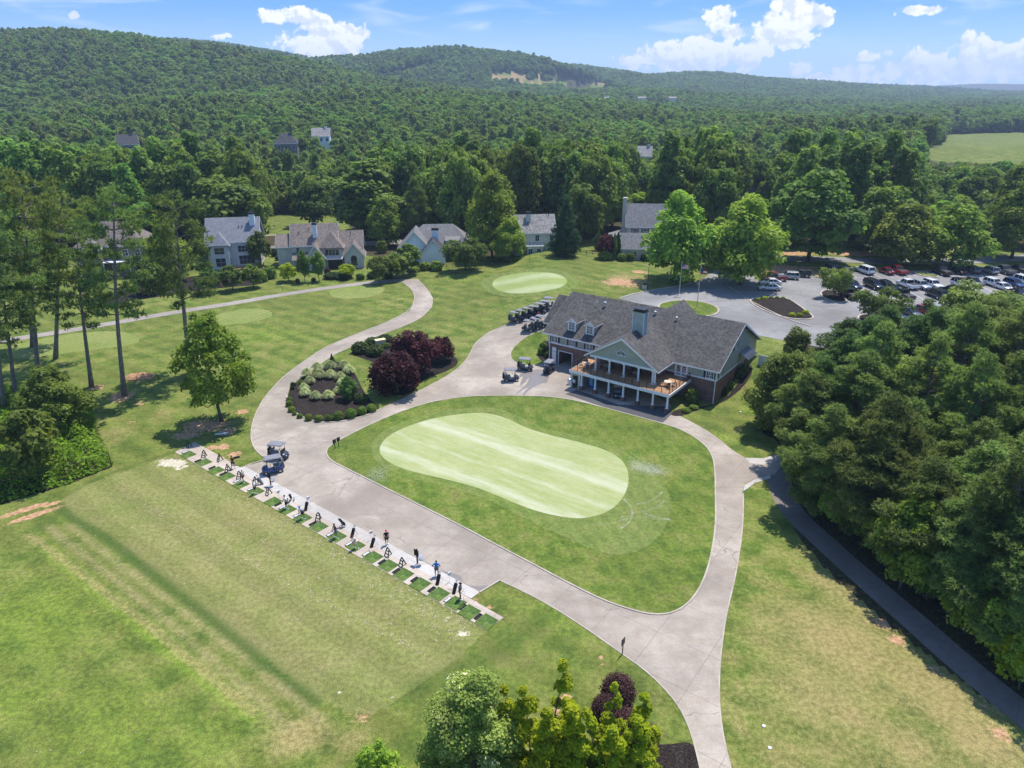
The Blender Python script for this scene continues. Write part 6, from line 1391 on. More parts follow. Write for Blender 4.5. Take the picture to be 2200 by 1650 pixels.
# mound of soil
x, y, z = G(300, 810); rg = np.random.default_rng(2); b = MB(); b.lathe([(1.9, -.05), (1.6, .12), (1.1, .34), (.5, .5), (.1, .52)], n=22); b.v = [(p[0] * (1.25 + .2 * rg.random()), p[1] * (.85 + .2 * rg.random()), p[2] * (.8 + .4 * rg.random())) for p in b.v]
M['soil'] = plain('reddish_soil', (.36, .2, .11), .95, .1, var=.3, scale=2); o = b.build('soil_mound', M['soil'], None, True); o.location = (x, y, z); tag(o, 'small heap of reddish soil on the lawn beside the tall pine', 'mound')
# ---------------------------------------------------------------- people
def skin_mesh(V, E, rad, root, mat, name, sub=1):
    me = bpy.data.meshes.new(name); me.from_pydata(V, E, []); o = bpy.data.objects.new(name, me); C.objects.link(o)
    m = o.modifiers.new('skin', 'SKIN'); m.use_smooth_shade = True
    for i, r in enumerate(rad): me.skin_vertices[0].data[i].radius = (r, r) if not isinstance(r, tuple) else r
    for i in range(len(V)): me.skin_vertices[0].data[i].use_root = (i == root)
    s = o.modifiers.new('sub', 'SUBSURF'); s.levels = sub; s.render_levels = sub
    dg = bpy.context.evaluated_depsgraph_get(); out = bpy.data.meshes.new_from_object(o.evaluated_get(dg)); bpy.data.objects.remove(o); bpy.data.meshes.remove(me)
    out.materials.clear(); out.materials.append(M[mat]); return out
def person(px, py, ang, label, pose='stand', shirt='whitefab', shorts='blackfab', skin='skin', hat=None, lean=0.0, stride=.1, longleg=False, hgt=1.76, at=None):
    """facing local -y; ang turns it. pose: stand, hips, address, carry"""
    rot = Matrix.Rotation(lean, 4, 'X')
    def T(x, y, z): v = rot @ Vector((x, y, z - .94)); return (v.x, v.y + .0, v.z + .94)
    V, E, Rr = [], [], []
    def add(p, r, par=None):
        V.append(tuple(p)); Rr.append(r)
        if par is not None: E.append((par, len(V) - 1))
        return len(V) - 1
    pel = add((0, 0, .94), (.15, .11)); sp = add(T(0, 0, 1.12), (.135, .10), pel); ch = add(T(0, 0, 1.34), (.165, .11), sp); nk = add(T(0, .0, 1.48), .06, ch)
    hd = Matrix.Rotation(lean * .7, 4, 'X'); nv = Vector(T(0, 0, 1.53)); HD = lambda x, y, z: tuple(nv + hd @ Vector((x, y, z)))
    jw = add(HD(0, -.015, .05), (.068, .075), nk); cr = add(HD(0, 0, .14), (.078, .098), jw); add(HD(0, .0, .215), .055, cr)
    arms = []
    for s in (-1, 1):
        sh = add(T(s * .185, 0, 1.41), .062, ch)
        if pose == 'hips': el, wr, hn = T(s * .40, .08, 1.17), T(s * .22, -.06, 1.0), T(s * .17, -.10, .98)
        elif pose == 'address': el, wr, hn = T(s * .17, -.24, 1.20), T(s * .045, -.42, .98), T(s * .01, -.46, .92)
        elif pose == 'carry' and s > 0: el, wr, hn = T(.24, -.06, 1.16), T(.2, -.3, 1.12), T(.18, -.37, 1.12)
        else: el, wr, hn = T(s * .25, .03, 1.13), T(s * .26, -.05, .89), T(s * .26, -.07, .82)
        e = add(el, .042, sh); w = add(wr, .028, e); h_ = add(hn, (.03, .018), w); arms.append((sh, e, w, h_))
        d = (Vector(hn) - Vector(wr)).normalized(); sd = d.cross(Vector((0, 1, .3))).normalized(); bnd = Vector((-s * .3, -.3, 0))
        for f in range(4):
            o_ = (f - 1.5) * .017; k1 = Vector(hn) + sd * o_ + d * (.05 + .006 * (1.5 - abs(f - 1.5))); k2 = k1 + (d + bnd * .7).normalized() * .035
            a_ = add(k1, .009, h_); add(k2, .008, a_)
        t1 = Vector(wr).lerp(Vector(hn), .6) - s * sd * .035 + d * .01; a_ = add(t1, .01, h_); add(t1 + d * .035, .008, a_)
    legs = []
    for s in (-1, 1):
        sp_ = .1 if pose != 'address' else .17; st = stride * s; kb = -.10 if pose == 'address' else -.02
        hp = add((s * .09, 0, .86), .092, pel); kn = add((s * (.09 + sp_) / 2 + s * .03, st * .5 + kb, .48), .058, hp); cf = add((s * (sp_ + .02), st * .85 + kb * .4 + .02, .3), .05, kn); an = add((s * (sp_ + .02), st + .02, .085), .034, cf); legs.append((hp, kn, cf, an))
        add((s * (sp_ + .05), st - .13, .04), (.04, .03), an)
    add(HD(0, -.105, .115), .014, cr)
    o = empty('person', (0, 0, 0), 0, label, 'person')
    linkmesh('body', skin_mesh(V, E, Rr, 0, skin, 'body', 1), o)
    # clothing: shells a little outside the body
    def shell(ids, edges, grow, mat, name, extra=()):
        v = [V[i] for i in ids]; r = [tuple(q + grow for q in Rr[i]) if isinstance(Rr[i], tuple) else Rr[i] + grow for i in ids]; e = [(ids.index(a), ids.index(b_)) for a, b_ in edges]
        for par, p, rr in extra: v.append(p); r.append(rr); e.append((ids.index(par), len(v) - 1))
        linkmesh(name, skin_mesh(v, e, r, 0, mat, name, 1), o)
    mid = lambda a, b_, t: tuple(Vector(V[a]).lerp(Vector(V[b_]), t))
    shell([pel, sp, ch] + [a[0] for a in arms], [(pel, sp), (sp, ch)] + [(ch, a[0]) for a in arms], .022, shirt, 'shirt', [(a[0], mid(a[0], a[1], .85), .062) for a in arms] + [(ch, T(0, 0, 1.455), .072)])
    tl = 1.75 if longleg else .82
    ex = [(l[0], mid(l[0], l[1], .85), .084) for l in legs] if not longleg else [(l[1], mid(l[1], l[3], .92), .058) for l in legs]
    if longleg: shell([pel] + [l[0] for l in legs] + [l[1] for l in legs], [(pel, l[0]) for l in legs] + [(l[0], l[1]) for l in legs], .026, shorts, 'trousers', ex)
    else: shell([pel] + [l[0] for l in legs], [(pel, l[0]) for l in legs], .028, shorts, 'shorts', ex)
    for s, l in zip((-1, 1), legs):
        p = V[l[3]]; b = MB(); b.ball((p[0] + s * .02, p[1] - .06, .045), (.055, .145, .055), 10, 6); b.build('shoe', M['whitefab'], o, True)
        b = MB(); b.ball(HD(s * .032, -.088, .135), .011, 6, 4); b.build('eye', M['hair'], o)
        b = MB(); b.ball(HD(s * .083, .0, .115), (.012, .025, .032), 6, 5); b.build('ear', M[skin], o)
    b = MB(); b.tube([HD(-.022, -.087, .062), HD(.022, -.087, .062)], .006, 4); b.build('mouth', M['marfab'], o)
    b = MB(); c_ = HD(0, .008, .165); b.ball(c_, (.092, .108, .078), 12, 8)
    if hat: b.box(-.075, .075, -.19, -.08, -.005, .008, Matrix.Translation(c_) @ hd); b.build('cap', M[hat], o, True)
    else: b.build('hair', M['hair'], o, True)
    x, y, z = G(px, py) if at is None else at; k = hgt / 1.76; o.location = (x, y, z + (.05 if at is None else 0)); o.rotation_euler = (0, 0, R(ang)); o.scale = (k, k, k); return o
RD = math.degrees(RA)
def club_for(o, label):
    m = o.matrix_basis; c = empty('golf_club', tuple(o.location), o.rotation_euler.z, label, 'golf club'); b = MB(); b.tube([(0, -.50, .78), (.05, -.85, .05)], .012, 5); b.build('shaft', M['steel'], c); b = MB(); b.box(.0, .1, -.9, -.84, .0, .05); b.build('head', M['steel'], c)
person(*a2(742,525), RD + 200, 'person in a maroon shirt carrying a dark bag across the bare soil', 'carry', 'marfab', 'blackfab', stride=.2)
person(*a2(848,668), RD - 60, 'person in a beige shirt and brown shorts on the fifth mat', 'stand', 'tan', 'marfab', hat='whitefab', stride=.12)
person(*a2(972,788), RD - 40, 'person in a white shirt and black shorts walking off a mat', 'stand', 'whitefab', 'blackfab', hat='blackfab', stride=.22)
person(616.8, 1093.6, RD - 30, 'person in a white shirt and dark shorts with back to the trolley', 'address', 'whitefab', 'blackfab', lean=.16)
o = person(651.8, 1115, RD - 15, 'person in a pale blue shirt and cap leaning over a ball', 'address', 'lbluefab', 'blackfab', hat='bluefab', lean=.42, skin='skin_dark'); club_for(o, 'steel golf club held by the person in pale blue')
o = person(723.6, 1156, RD - 25, 'person in a dark brown shirt and grey shorts on a mat', 'address', 'blackfab', 'greyfab', lean=.2, skin='skin_dark'); club_for(o, 'steel golf club held by the person in dark brown')
o = person(766, 1178.5, RD - 10, 'person in pale pink shirt and shorts bending over a ball', 'address', 'pinkfab', 'pinkfab', lean=.5); club_for(o, 'steel golf club held by the person in pale pink')
person(831.5, 1171, RD + 60, 'person in black with a red cap standing on the kerb line', 'stand', 'blackfab', 'blackfab', hat='redfab')
person(938.5, 1238, 180, 'person in a bright blue shirt with hands on hips behind a golf bag', 'hips', 'bluefab', 'greyfab', skin='skin_dark')
person(989.5, 1288, RD + 110, 'person in a dark grey shirt and khaki shorts, the last one standing at the mats', 'stand', 'greyfab', 'tan', hat='blackfab', skin='skin_dark', hgt=1.85)
person(0, 0, CANG * 57.3, 'person in a pale shirt and dark trousers standing in the store room doorway', 'stand', 'lbluefab', 'blackfab', longleg=True, at=(*cw(9.65, -7.45, 0)[:2], .03))
person(2166, 634, 40, 'person in a pinkish red shirt walking between the parked cars', 'stand', 'redfab', 'tan', hat='whitefab', stride=.18)
person(1157, 687, 120, 'person in a red jacket standing between the two rows of golf carts', 'stand', 'redfab', 'blackfab', longleg=True)
person(582, 984, -60, 'person in black standing at the back of the black golf cart', 'stand', 'blackfab', 'navy', skin='skin_dark', longleg=True)
b = MB(); x, y, z = G(*a2(765, 480)); o = empty('shoulder_bag', (x, y, z), 0, 'dark golf bag slung behind the person in maroon', 'golf bag'); b.tube([(-.2, .1, .95), (.55, .15, 1.15)], [.13, .14], 9); b.build('bag_body', M['blackfab'], o); b = MB(); b.tube([(-.1, .05, 1.08), (.15, -.02, 1.35), (.4, .1, 1.28)], .015, 5); b.build('strap', M['greyfab'], o); o.location.z -= .12
# ---------------------------------------------------------------- flags, lamp
def flagpole(px, py, top, label, colours, flabel, frow):
    x, y, z = G(px, py); h = top_h(x, y, z, top); o = empty('flagpole', (x, y, z), 0, label, 'flagpole'); b = MB(); b.tube([(0, 0, 0), (0, 0, h)], [.09, .05], 10); b.lathe([(.2, 0), (.2, .08), (.12, .14)], n=12); b.build('pole', M['steel'], o); b = MB(); b.ball((0, 0, h + .06), .09, 8, 6); b.build('finial', M['chrome'], o)
    f = empty('flag', (x, y, z + top_h(x, y, z, frow)), 0, flabel, 'flag'); return f
MS = {k: plain('flag_' + k, c, .8, .1, var=.04) for k, c in dict(red=(.5, .02, .04), white=(.8, .8, .78), blue=(.02, .03, .16)).items()}
def wave_pt(u, v, W_, H_): return (.07 + u * W_ * .92, .09 * math.sin(u * 7) * u, -v * H_ - .28 * u * H_ - .05 * math.sin(u * 6 + v))
def strip(mb, u0, u1, v0, v1, W_, H_, off=0.0, n=8):
    for i in range(n):
        a, c = u0 + (u1 - u0) * i / n, u0 + (u1 - u0) * (i + 1) / n; q = [Vector(wave_pt(*p, W_, H_)) + Vector((0, off, 0)) for p in ((a, v1), (c, v1), (c, v0), (a, v0))]; mb.add(q, [(0, 1, 2, 3)])
f = flagpole(1459, 633, 563, 'tall flagpole at the edge of the roundabout lawn with the striped flag', None, 'red and white striped flag with a starred blue canton', 567)
b = MB(); [strip(b, 0 if k > 6 else .4, 1, k / 13, (k + 1) / 13, 1.5, .95) for k in range(0, 13, 2)]; b.build('red_stripe', MS['red'], f); b = MB(); [strip(b, 0 if k > 6 else .4, 1, k / 13, (k + 1) / 13, 1.5, .95) for k in range(1, 13, 2)]; b.build('white_stripe', MS['white'], f)
b = MB(); strip(b, 0, .4, 0, 7 / 13, 1.5, .95); cn = b.build('canton', MS['blue'], f); b = MB()
for r_ in range(9):
    for c_ in range(6 if r_ % 2 == 0 else 5):
        p = Vector(wave_pt((.033 + c_ * .066 + (.033 if r_ % 2 else 0)), (r_ + 1) * .0535, 1.5, .95))
        for s in (-.004, .004): b.add([p + Vector((.018 * math.sin(k * 2.513 * .5) * (1 if k % 2 == 0 else .42), s, .018 * math.cos(k * 2.513 * .5) * (1 if k % 2 == 0 else .42))) for k in range(5)], [(0, 1, 2, 3, 4)])
b.build('star', MS['white'], cn)
f = flagpole(1497, 662, 560, 'flagpole on the roundabout lawn with the red and white flag', None, 'flag of red and white bars with a blue corner, hanging limp', 578)
b = MB(); strip(b, .38, 1, 0, .333, 1.3, .9); strip(b, 0, 1, .667, 1, 1.3, .9); b.build('red_bar', MS['red'], f); b = MB(); strip(b, .38, 1, .333, .667, 1.3, .9); b.build('white_bar', MS['white'], f)
b = MB(); strip(b, 0, .38, 0, .667, 1.3, .9); cn = b.build('canton', MS['blue'], f); b = MB(); n = 13
for k in range(n): p = Vector(wave_pt(.19 + .1 * math.cos(6.283 * k / n), .33 + .19 * math.sin(6.283 * k / n), 1.3, .9)); b.ball(p, .018, 5, 4)
b.build('star_ring', MS['white'], cn)
x, y, z = G(1391, 618); h = top_h(x, y, z, 568); o = empty('street_lamp', (x, y, z), 0, 'black post-top lamp beside the left large entrance tree', 'street lamp'); b = MB(); b.tube([(0, 0, 0), (0, 0, h - .5)], [.08, .05], 8); b.lathe([(.16, 0), (.14, .5), (.08, .6)], n=10); b.build('post', M['black'], o); b = MB(); b.lathe([(.1, h - .5), (.2, h - .1), (.05, h)], n=8); b.build('lantern', M['lamp'], o); b = MB(); b.lathe([(.24, h - .1), (.05, h + .08)], n=8); b.build('cap', M['black'], o)
x, y, z = G(1384, 622); o = empty('waste_bin', (x, y, z), .3, 'tan waste bin with a dark hood at the kerb near the street lamp', 'bin'); b = MB(); b.box(-.4, .4, -.4, .4, 0, 1.0); bevel_obj(b.build('body', M['tan'], o), .03); b = MB(); b.box(-.3, .3, -.3, .3, 1.0, 1.45); bevel_obj(b.build('hood', M['black'], o), .05)
# pins on the greens
for px, py, h_, lb in [(1138, 562, 0, 'thin green pole with a pale top on the crest beside the balcony house'), (608, 628, 1.6, 'thin dark post pair beside the cart path below the brown house')]:
    x, y, z = G(px, py); o = empty('marker_pole', (x, y, z), 0, lb, 'pole'); b = MB(); b.tube([(0, 0, 0), (0, 0, 3.2 if not h_ else h_)], .04, 6); b.build('pole', M['black'], o); b = MB(); b.ball((0, 0, 3.25 if not h_ else h_), .12, 8, 5); b.build('top', M['signwhite'], o)
# sprinkler dots, drain and survey flags on the grass
for px, py, lb in [(1641, 1560, 'white round sprinkler cover on the lower lawn, upper one'), (1654, 1607, 'white round sprinkler cover on the lower lawn, lower one'), (1591, 885, 'small white box on the side lawn by the clubhouse')]:
    x, y, z = G(px, py); b = MB(); b.lathe([(.12, 0), (.12, .05), (.06, .07)], n=12); o = b.build('sprinkler_cover', M['signwhite']); o.location = (x, y, z); tag(o, lb, 'sprinkler')

# sand spilled beside the green, and the arcs swept through it
rg = np.random.default_rng(21); V = []
def flake(px, py, s):
    x, y, z = G(px, py); a = rg.random() * 6.28; r = s * (.4 + rg.random())
    V.append([(x + r * math.cos(a + k * 1.571) * (1 if k % 2 else .6), y + r * math.sin(a + k * 1.571) * (1 if k % 2 else .6), z + .088) for k in range(4)])
q8 = lambda x, y: (780 + x * .63, 840 + y * .63)
for _ in range(3200):
    u = rg.random(); flake(*q8(915 + 105 * u + rg.normal() * (9 + 10 * u), 250 + 28 * u + rg.normal() * (13 - 4 * u)), .028)
def arcq(pts, n, s=.02, sp=2.2):
    n = int(n * 1.7); s = .02; pts = smooth_line(pts, 3); m = len(pts) - 1
    for _ in range(n):
        t = rg.random() * m; i = int(t); a, b_ = pts[i], pts[min(m, i + 1)]; f = t - i
        if rg.random() < .85: flake(*q8(a[0] + (b_[0] - a[0]) * f + rg.normal() * sp, a[1] + (b_[1] - a[1]) * f + rg.normal() * sp * .7), s)
arcq([(890,372),(915,395),(920,425),(905,455),(880,470)], 520); arcq([(935,388),(975,380),(1005,362),(1018,348)], 240); arcq([(915,418),(965,412),(1005,398),(1025,378)], 240); arcq([(880,430),(960,432),(1010,440),(1045,440)], 200, .03, 3); arcq([(960,420),(1000,432),(1045,442)], 200); arcq([(800,455),(860,450),(900,440)], 160, .03, 4)
for _ in range(1300): flake(*q8(20 + rg.random() * 60 + rg.normal() * 8, 262 + rg.random() * 45 + rg.normal() * 6), .025)
# worn specks of sand and divots along the tee edge
V1 = V; V = []
def flake2(px, py, s):
    flake(px, py, s); V[-1] = [(a, b_, c_ - .062) for a, b_, c_ in V[-1]]
for _ in range(520):
    t, d = rg.random(), abs(rg.normal()) * 26 + 4; cx, cy = 380 + t * 640 + rg.normal() * 10, 985 + t * 352 + rg.normal() * 8
    for _k in range(int(1 + 5 * rg.random() ** 2)): flake2(cx - d * .45 + rg.normal() * 3, cy + d + rg.normal() * 2, .03 + .05 * rg.random())
for _ in range(420): t, u = rg.random(), rg.random(); flake2(240 + t * 640 + u * 80, 1060 + t * 340 + u * 60 - 20, .03 + .06 * rg.random() ** 2)
V2, V = V, V1
M['sandm'] = plain('pale_sand', (.62, .6, .5), .95, .1)
VV = np.array(V); tag(linkmesh('spilled_sand', mesh_np('spilled_sand', VV, 4, [M['sandm']], rg.random(len(VV)))), kind='stuff')

VV = np.array(V2); M['divot'] = plain('sandy_divot', (.50, .43, .30), .95, .1); tag(linkmesh('divot_sand', mesh_np('divot_sand', VV, 4, [M['divot']], rg.random(len(VV)))), kind='stuff')
# ================================================================ trees of the middle distance
T = ptree
LK = [  # key, px, foot row, top row, crown width px, name, label
 ('oak',500,536,374,168,'oak_tree','round bright green oak beside the grey house with the deck'),
 ('oak',675,486,388,84,'oak_tree','lone round oak standing on the far fairway'),
 ('poplar',797,508,343,150,'poplar_tree','tall dark broadleaf over the brown-roofed house'),
 ('poplar',955,502,364,108,'poplar_tree','tall broadleaf behind the white gabled house'),
 ('maple',1058,556,370,118,'maple_tree','tall olive green tree in front of the white balcony house'),
 ('maple',1094,560,468,74,'maple_tree','small yellow-green tree on the lawn beside the balcony house'),
 ('spruce',1213,550,428,78,'spruce_tree','dark conical spruce between the two houses'),
 ('maple',1446,604,412,150,'maple_tree','large bright green tree left of the entrance road'),
 ('maple',1588,612,425,165,'maple_tree','large bright green tree right of the entrance road'),
 ('maple',1545,575,470,90,'maple_tree','bright green tree between the two large entrance trees'),
 ('oak',1735,562,362,176,'oak_tree','big spreading oak beyond the parking lot with its trunk in view'),
 ('maple',1640,560,430,80,'maple_tree','green tree behind the large entrance tree'),
 ('maple',1936,569,438,138,'maple_tree','bright round tree at the parking edge, first right of the hedge'),
 ('maple',2042,572,440,140,'maple_tree','bright round tree at the parking edge, second right of the hedge'),
 ('maple',2172,556,392,140,'maple_tree','large bright tree at the edge of the frame above the parking lot'),
 ('oak',1885,545,392,120,'oak_tree','dark tree behind the hedges across from the parking lot'),
 ('crape',1790,640,578,68,'crape_myrtle','crape myrtle on the rounded mulch island among cars'),
 ('crape',1886,694,626,104,'crape_myrtle','wide crape myrtle by the middle row of parked cars'),
 ('yard',562,572,498,46,'yard_tree','dark bushy tree between grey house and brown house'),
 ('yard',848,600,545,60,'yard_tree','small tree on the lawn at the cart path bend'),
 ('yard',815,608,552,44,'yard_tree','slim tree left of the cart path bend'),
 ('yard',880,590,525,56,'yard_tree','greyish small tree in front of the white gabled house'),
 ('crape',1000,582,518,100,'spreading_tree','low spreading bright tree next to the white gabled house'),
 ('yardlime',622,605,566,42,'yard_tree','lime green small tree on the lawn of the brown house'),
 ('yard',655,606,538,28,'yard_tree','narrow dark tree in front of the brown house porch'),
 ('yard',687,604,542,28,'yard_tree','narrow dark tree before the arched gable'),
 ('yardlime',745,598,568,38,'yard_tree','lime green shrubby tree right of the arched gable'),
 ('redtree',1303,556,502,42,'red_leaf_tree','dusky red-leaved tree beside the beige garage'),
 ('yard',545,618,568,44,'yard_tree','dark tree at the mulch slope below the grey house'),
 ('yard',500,624,572,50,'yard_tree','dark leafy tree under the deck of the grey house'),
 ('yard',450,630,575,50,'yard_tree','dark leafy tree at the mulch slope behind the tall pine'),
 ('yard',330,630,560,60,'yard_tree','dark leafy tree behind the two tall pines'),
 ('maple',370,600,470,90,'yard_tree','green tree between the two houses behind the pines'),
 ('maple',832,528,425,80,'maple_tree','leafy tree between the brown-roofed house and the white gabled house'),
 ('oak',1250,520,395,92,'oak_tree','round tree behind the spruce and the rail fence'),
 ('yard',2140,660,628,40,'yard_tree','small tree at the far end of the parked cars'),
]
for k, px, by, top, w, nm, lb in LK: T(k, px, by, top, w, nm, lb)
for px, by, top, w, k, lb in [(1326,556,502,10,'cedar','slim green arborvitae against the beige garage'),(1318,558,505,9,'cedar','slim green arborvitae beside the red-leaved tree'),(1284,538,500,12,'cedar','narrow dark cypress left of the red-leaved tree')]:
    T(k, px, by, top, w * 1.6, 'arborvitae', lb, None, 0)
for i, (px, by, w, h, k, lb) in enumerate([(595,540,0,0,'mid',''),(591,552,16,18,'dark','dark round shrub at the side of the brown house'),(600,560,16,12,'dark','low dark shrub by the path of the brown house'),(565,606,22,22,'mid','big clipped yellow-green bush on the mulch edge'),(583,600,24,26,'mid','oblong clipped bush right of the big one'),(572,590,14,14,'mid','clipped bush behind the oblong one'),(556,578,14,14,'lime','lime bush next to the wooden deck'),
   (640,609,9,10,'burg','round dark bush on the lawn of the brown house'),(674,606,10,9,'dark','small dark round bush under the narrow tree'),(704,592,12,16,'burg','dark ball-shaped shrub on the lawn of the brown house'),(715,601,36,16,'dark','dark hedge-like shrub before the brown house'),(740,602,32,14,'dark','dark shrub row end beside the lime shrubby tree'),(775,602,18,14,'mid','shrub left of the cart path bend'),(800,600,22,16,'dark','shrub under the slim tree at the path bend'),(820,545,24,26,'mid','olive round bush beside the street'),(835,600,20,14,'dark','dark shrub under the small path bend tree'),
   (889,585,36,14,'mid','weedy shrub along the garden fence'),(915,582,30,18,'mid','shrub beside the rail fence'),(938,583,26,22,'mid','pale grassy bush at the rail fence'),(1335,562,19,17,'box','clipped round bush at the beige garage, beside the arborvitae'),(1353,562,19,18,'box','clipped round bush under the garage window'),(1300,560,30,20,'mid','grey-green shrub below the red-leaved tree'),(1070,565,34,14,'mid','hedge section along the lawn crest, nearest the spreading tree'),(1100,563,36,14,'mid','hedge section along the lawn crest, next to the balcony house'),(1385,562,18,16,'dark','dark bush beside the garage under the entrance tree')]):
    if w: shrub(k, px, by, w, h, lb)
for i, (x, y, w) in enumerate([(105,608,28),(155,598,30),(205,596,26),(255,596,26),(302,596,24),(372,735,40),(433,738,40),(480,715,40)]):
    shrub('lime', 1600 + x * .2727, 480 + y * .2727, w * .2727 * 1.2, w * .2727 * .8, 'low yellow-green plant on the mulch island by the car park', 'low plants on the parking mulch island')
for px, by, w, h, k in [(1795,532,20,10,'mid'),(1815,534,22,9,'mid'),(1845,536,26,12,'dark'),(1868,538,24,12,'dark')]:
    shrub(k, px, by, w, h, 'low clipped hedge plant across the road from the parking lot', 'hedge plants across the road', 'hedge_plant', 'hedge')
# ---------------------------------------------------------------- the stand of pines on the right
rng = np.random.default_rng(31)
POLYP = W([(1700,1015),(1745,1120),(1815,1185),(1925,1280),(2040,1375),(2215,1500),(2560,1480),(2620,1000),(2500,760),(2250,745),(1960,775),(1830,800),(1700,830),(1650,905),(1665,960)])
pp = np.array(POLYP); cand = []
for _ in range(6000):
    x, y = rng.uniform(pp[:, 0].min(), pp[:, 0].max()), rng.uniform(pp[:, 1].min(), pp[:, 1].max())
    if inside(POLYP, np.array([x]), np.array([y]))[0] and all((x - a) ** 2 + (y - b) ** 2 > 5.3 ** 2 for a, b in cand): cand.append((x, y))
HT = {'oak': 0}
for i, (x, y) in enumerate(cand):
    px, py = Pj(x, y, 0)
    if y > 108: continue
    edge = min(math.hypot(x - a, y - b) for a, b in smooth_line(POLYP[:6], 2))
    if px < 1760 and py < 975: key, h, w, nm = ('side', 9.5, 7.0, 'broadleaf_tree') if (px < 1715 or py < 800) else ('cedar', 11.5 + 2 * rng.random(), 8.2, 'cedar_tree')
    elif px < 1990 and py < 930 : key, h, w, nm = ('cedar', 12 + 2.5 * rng.random(), 8.8, 'cedar_tree')
    elif edge < 2.2: key, h, w, nm = ('middle', 8 + 3 * rng.random(), 7.0, 'broadleaf_tree') if rng.random() < .55 else ('bushpine', 12, 8.0, 'pine_tree')
    elif rng.random() < .12: key, h, w, nm = 'paleoak', 9 + 5 * rng.random(), 7, 'broadleaf_tree'
    elif rng.random() < .12: key, h, w, nm = 'side', 9 + 6 * rng.random(), 8, 'broadleaf_tree'
    else: key, h, w, nm = 'bushpine', 10.5 + 6.5 * rng.random(), 7.4 + 2.6 * rng.random(), 'pine_tree'
    for _ in range(12):
        tx, ty = Pj(x, y, h); lim = np.interp(tx, [1590, 1640, 1700, 1760, 1850, 1900, 1990, 2010, 2060, 2200, 2400], [705, 700, 700, 728, 722, 700, 722, 705, 690, 672, 660])
        if ty < lim and h > 5: h *= .94
    lab = {'cedar': 'dark green cedar in the dense stand between the clubhouse and the cars', 'bushpine': 'bushy pine in the dense stand along the shaded path', 'middle': 'low leafy tree at the edge of the pine stand beside the shaded path', 'paleoak': 'broadleaf tree with pale leaves among the bushy pines', 'side': 'olive tree by the gable end of the clubhouse' if px < 1800 else 'olive broadleaf tree among the bushy pines'}[key]
    place_tree(key, x, y, h, w, nm, lab, lab.split(' in ')[0] + 's of the stand by the shaded path')
for i, (px, py, k, h, w) in enumerate([(1722,1010,'bushpine',11,7.5),(1750,1060,'middle',8,6.5),(1775,1110,'bushpine',11,8),(1815,1150,'middle',8.5,7),(1850,1175,'bushpine',12,8.5),(1890,1215,'middle',8,6.5),(1940,1245,'bushpine',12,8.5),(1975,1285,'middle',8.5,7),(2030,1315,'bushpine',12,8.5),(2060,1360,'middle',8,6.5),(2110,1385,'bushpine',12,8.5),(2150,1430,'middle',8.5,7),(2200,1455,'bushpine',12,8.5),(2240,1500,'middle',8,7),(2120,1300,'bushpine',13,9),(2200,1370,'bushpine',13,9),(2040,1230,'bushpine',13,9),(2170,1220,'bushpine',13,9.5)]):
    nm = 'pine_tree' if k == 'bushpine' else 'broadleaf_tree'; lb = 'bushy pine in the front rank along the shaded path' if k == 'bushpine' else 'leafy low tree leaning over the edge of the shaded path'
    place_tree(k, *G0(px + 14, py), h, w, nm, lb, ('pines' if k == 'bushpine' else 'low leafy trees') + ' in the front rank along the shaded path')
place_tree('side', *G0(1668, 925), 11.5, 9.0, 'broadleaf_tree', 'yellow-green broad tree on a mulch ring by the side lawn', 'trees by the side lawn')
place_tree('lime' if 'lime' in PROTO else 'yardlime', *G0(2190, 1480), 5.5, 4.5, 'broadleaf_tree', 'bright lime young tree at the end of the shaded path')
for px, py, tp, w in [(2085,700,618,140),(2020,715,650,90),(2160,705,655,110),(2215,700,640,120)]:
    ptree('crape', px, py, tp, w, 'broadleaf_tree', 'tree with yellowish leaf tips between pine stand and parked cars', 'yellow-tipped trees beside the car park')
# ---------------------------------------------------------------- the wood beyond
KEEP = [(430,575,455,590,178),(590,790,470,590,180),(845,1015,470,570,176),(1100,1190,455,545,190),(1325,1412,432,520,190),(1325,1390,500,556,190),(1995,2300,287,345,470),(566,640,462,500,262),(705,758,462,500,262),
        (592,640,281,296,330),(674,710,272,281,400),(260,292,288,299,330),(1375,1396,318,334,330),(1612,1650,392,420,250),(1056,1130,157,166,1e5),(1120,1215,169,177,1e5),(1215,1295,178,187,1e5),(1298,1312,205,209,1150),(1370,1390,205,209,1150),(1438,1456,205,209,1150),(142,166,262,300,430),(1640,2200,575,640,150),(1250,1330,520,560,190),(540,780,500,545,200)]
def blocked(x, y, h, w):
    z = tz(x, y); a, t = Pj(x, y, z + h); _, b = Pj(x, y, z); hw = w / 2 * FPX / (y * cP + (CAMH - z) * sP)
    for (x0, x1, y0, y1, d) in KEEP:
        if y < d and a + hw * .8 > x0 and a - hw * .8 < x1 and t < y1 and b > y0: return True
    return False
HOUSES_XY = [(-78,190,14),(-51,192,17),(-20,190,16),(7,205,12),(37,200,14),(36,193,9),(-104,178,14)]
CLEAR = [W(f) for f in fair]
ROADS = [W([(540,536),(650,530),(760,524),(900,518)]), W([(1480,545),(1560,556),(1750,556),(1850,560),(2060,562),(2300,548),(2600,540)])]
def free(x, y, r=4):
    if any(math.hypot(x - a, y - b) < q + r * .5 for a, b, q in HOUSES_XY): return False
    for p in CLEAR:
        if inside(p, np.array([x]), np.array([y]))[0]: return False
    for ln in ROADS:
        for (ax, ay), (bx, by) in zip(ln[:-1], ln[1:]):
            L = (bx - ax) ** 2 + (by - ay) ** 2; t = min(1, max(0, ((x - ax) * (bx - ax) + (y - ay) * (by - ay)) / L))
            if math.hypot(x - ax - t * (bx - ax), y - ay - t * (by - ay)) < 5.5: return False
    return True
pts = []
y = 200.0
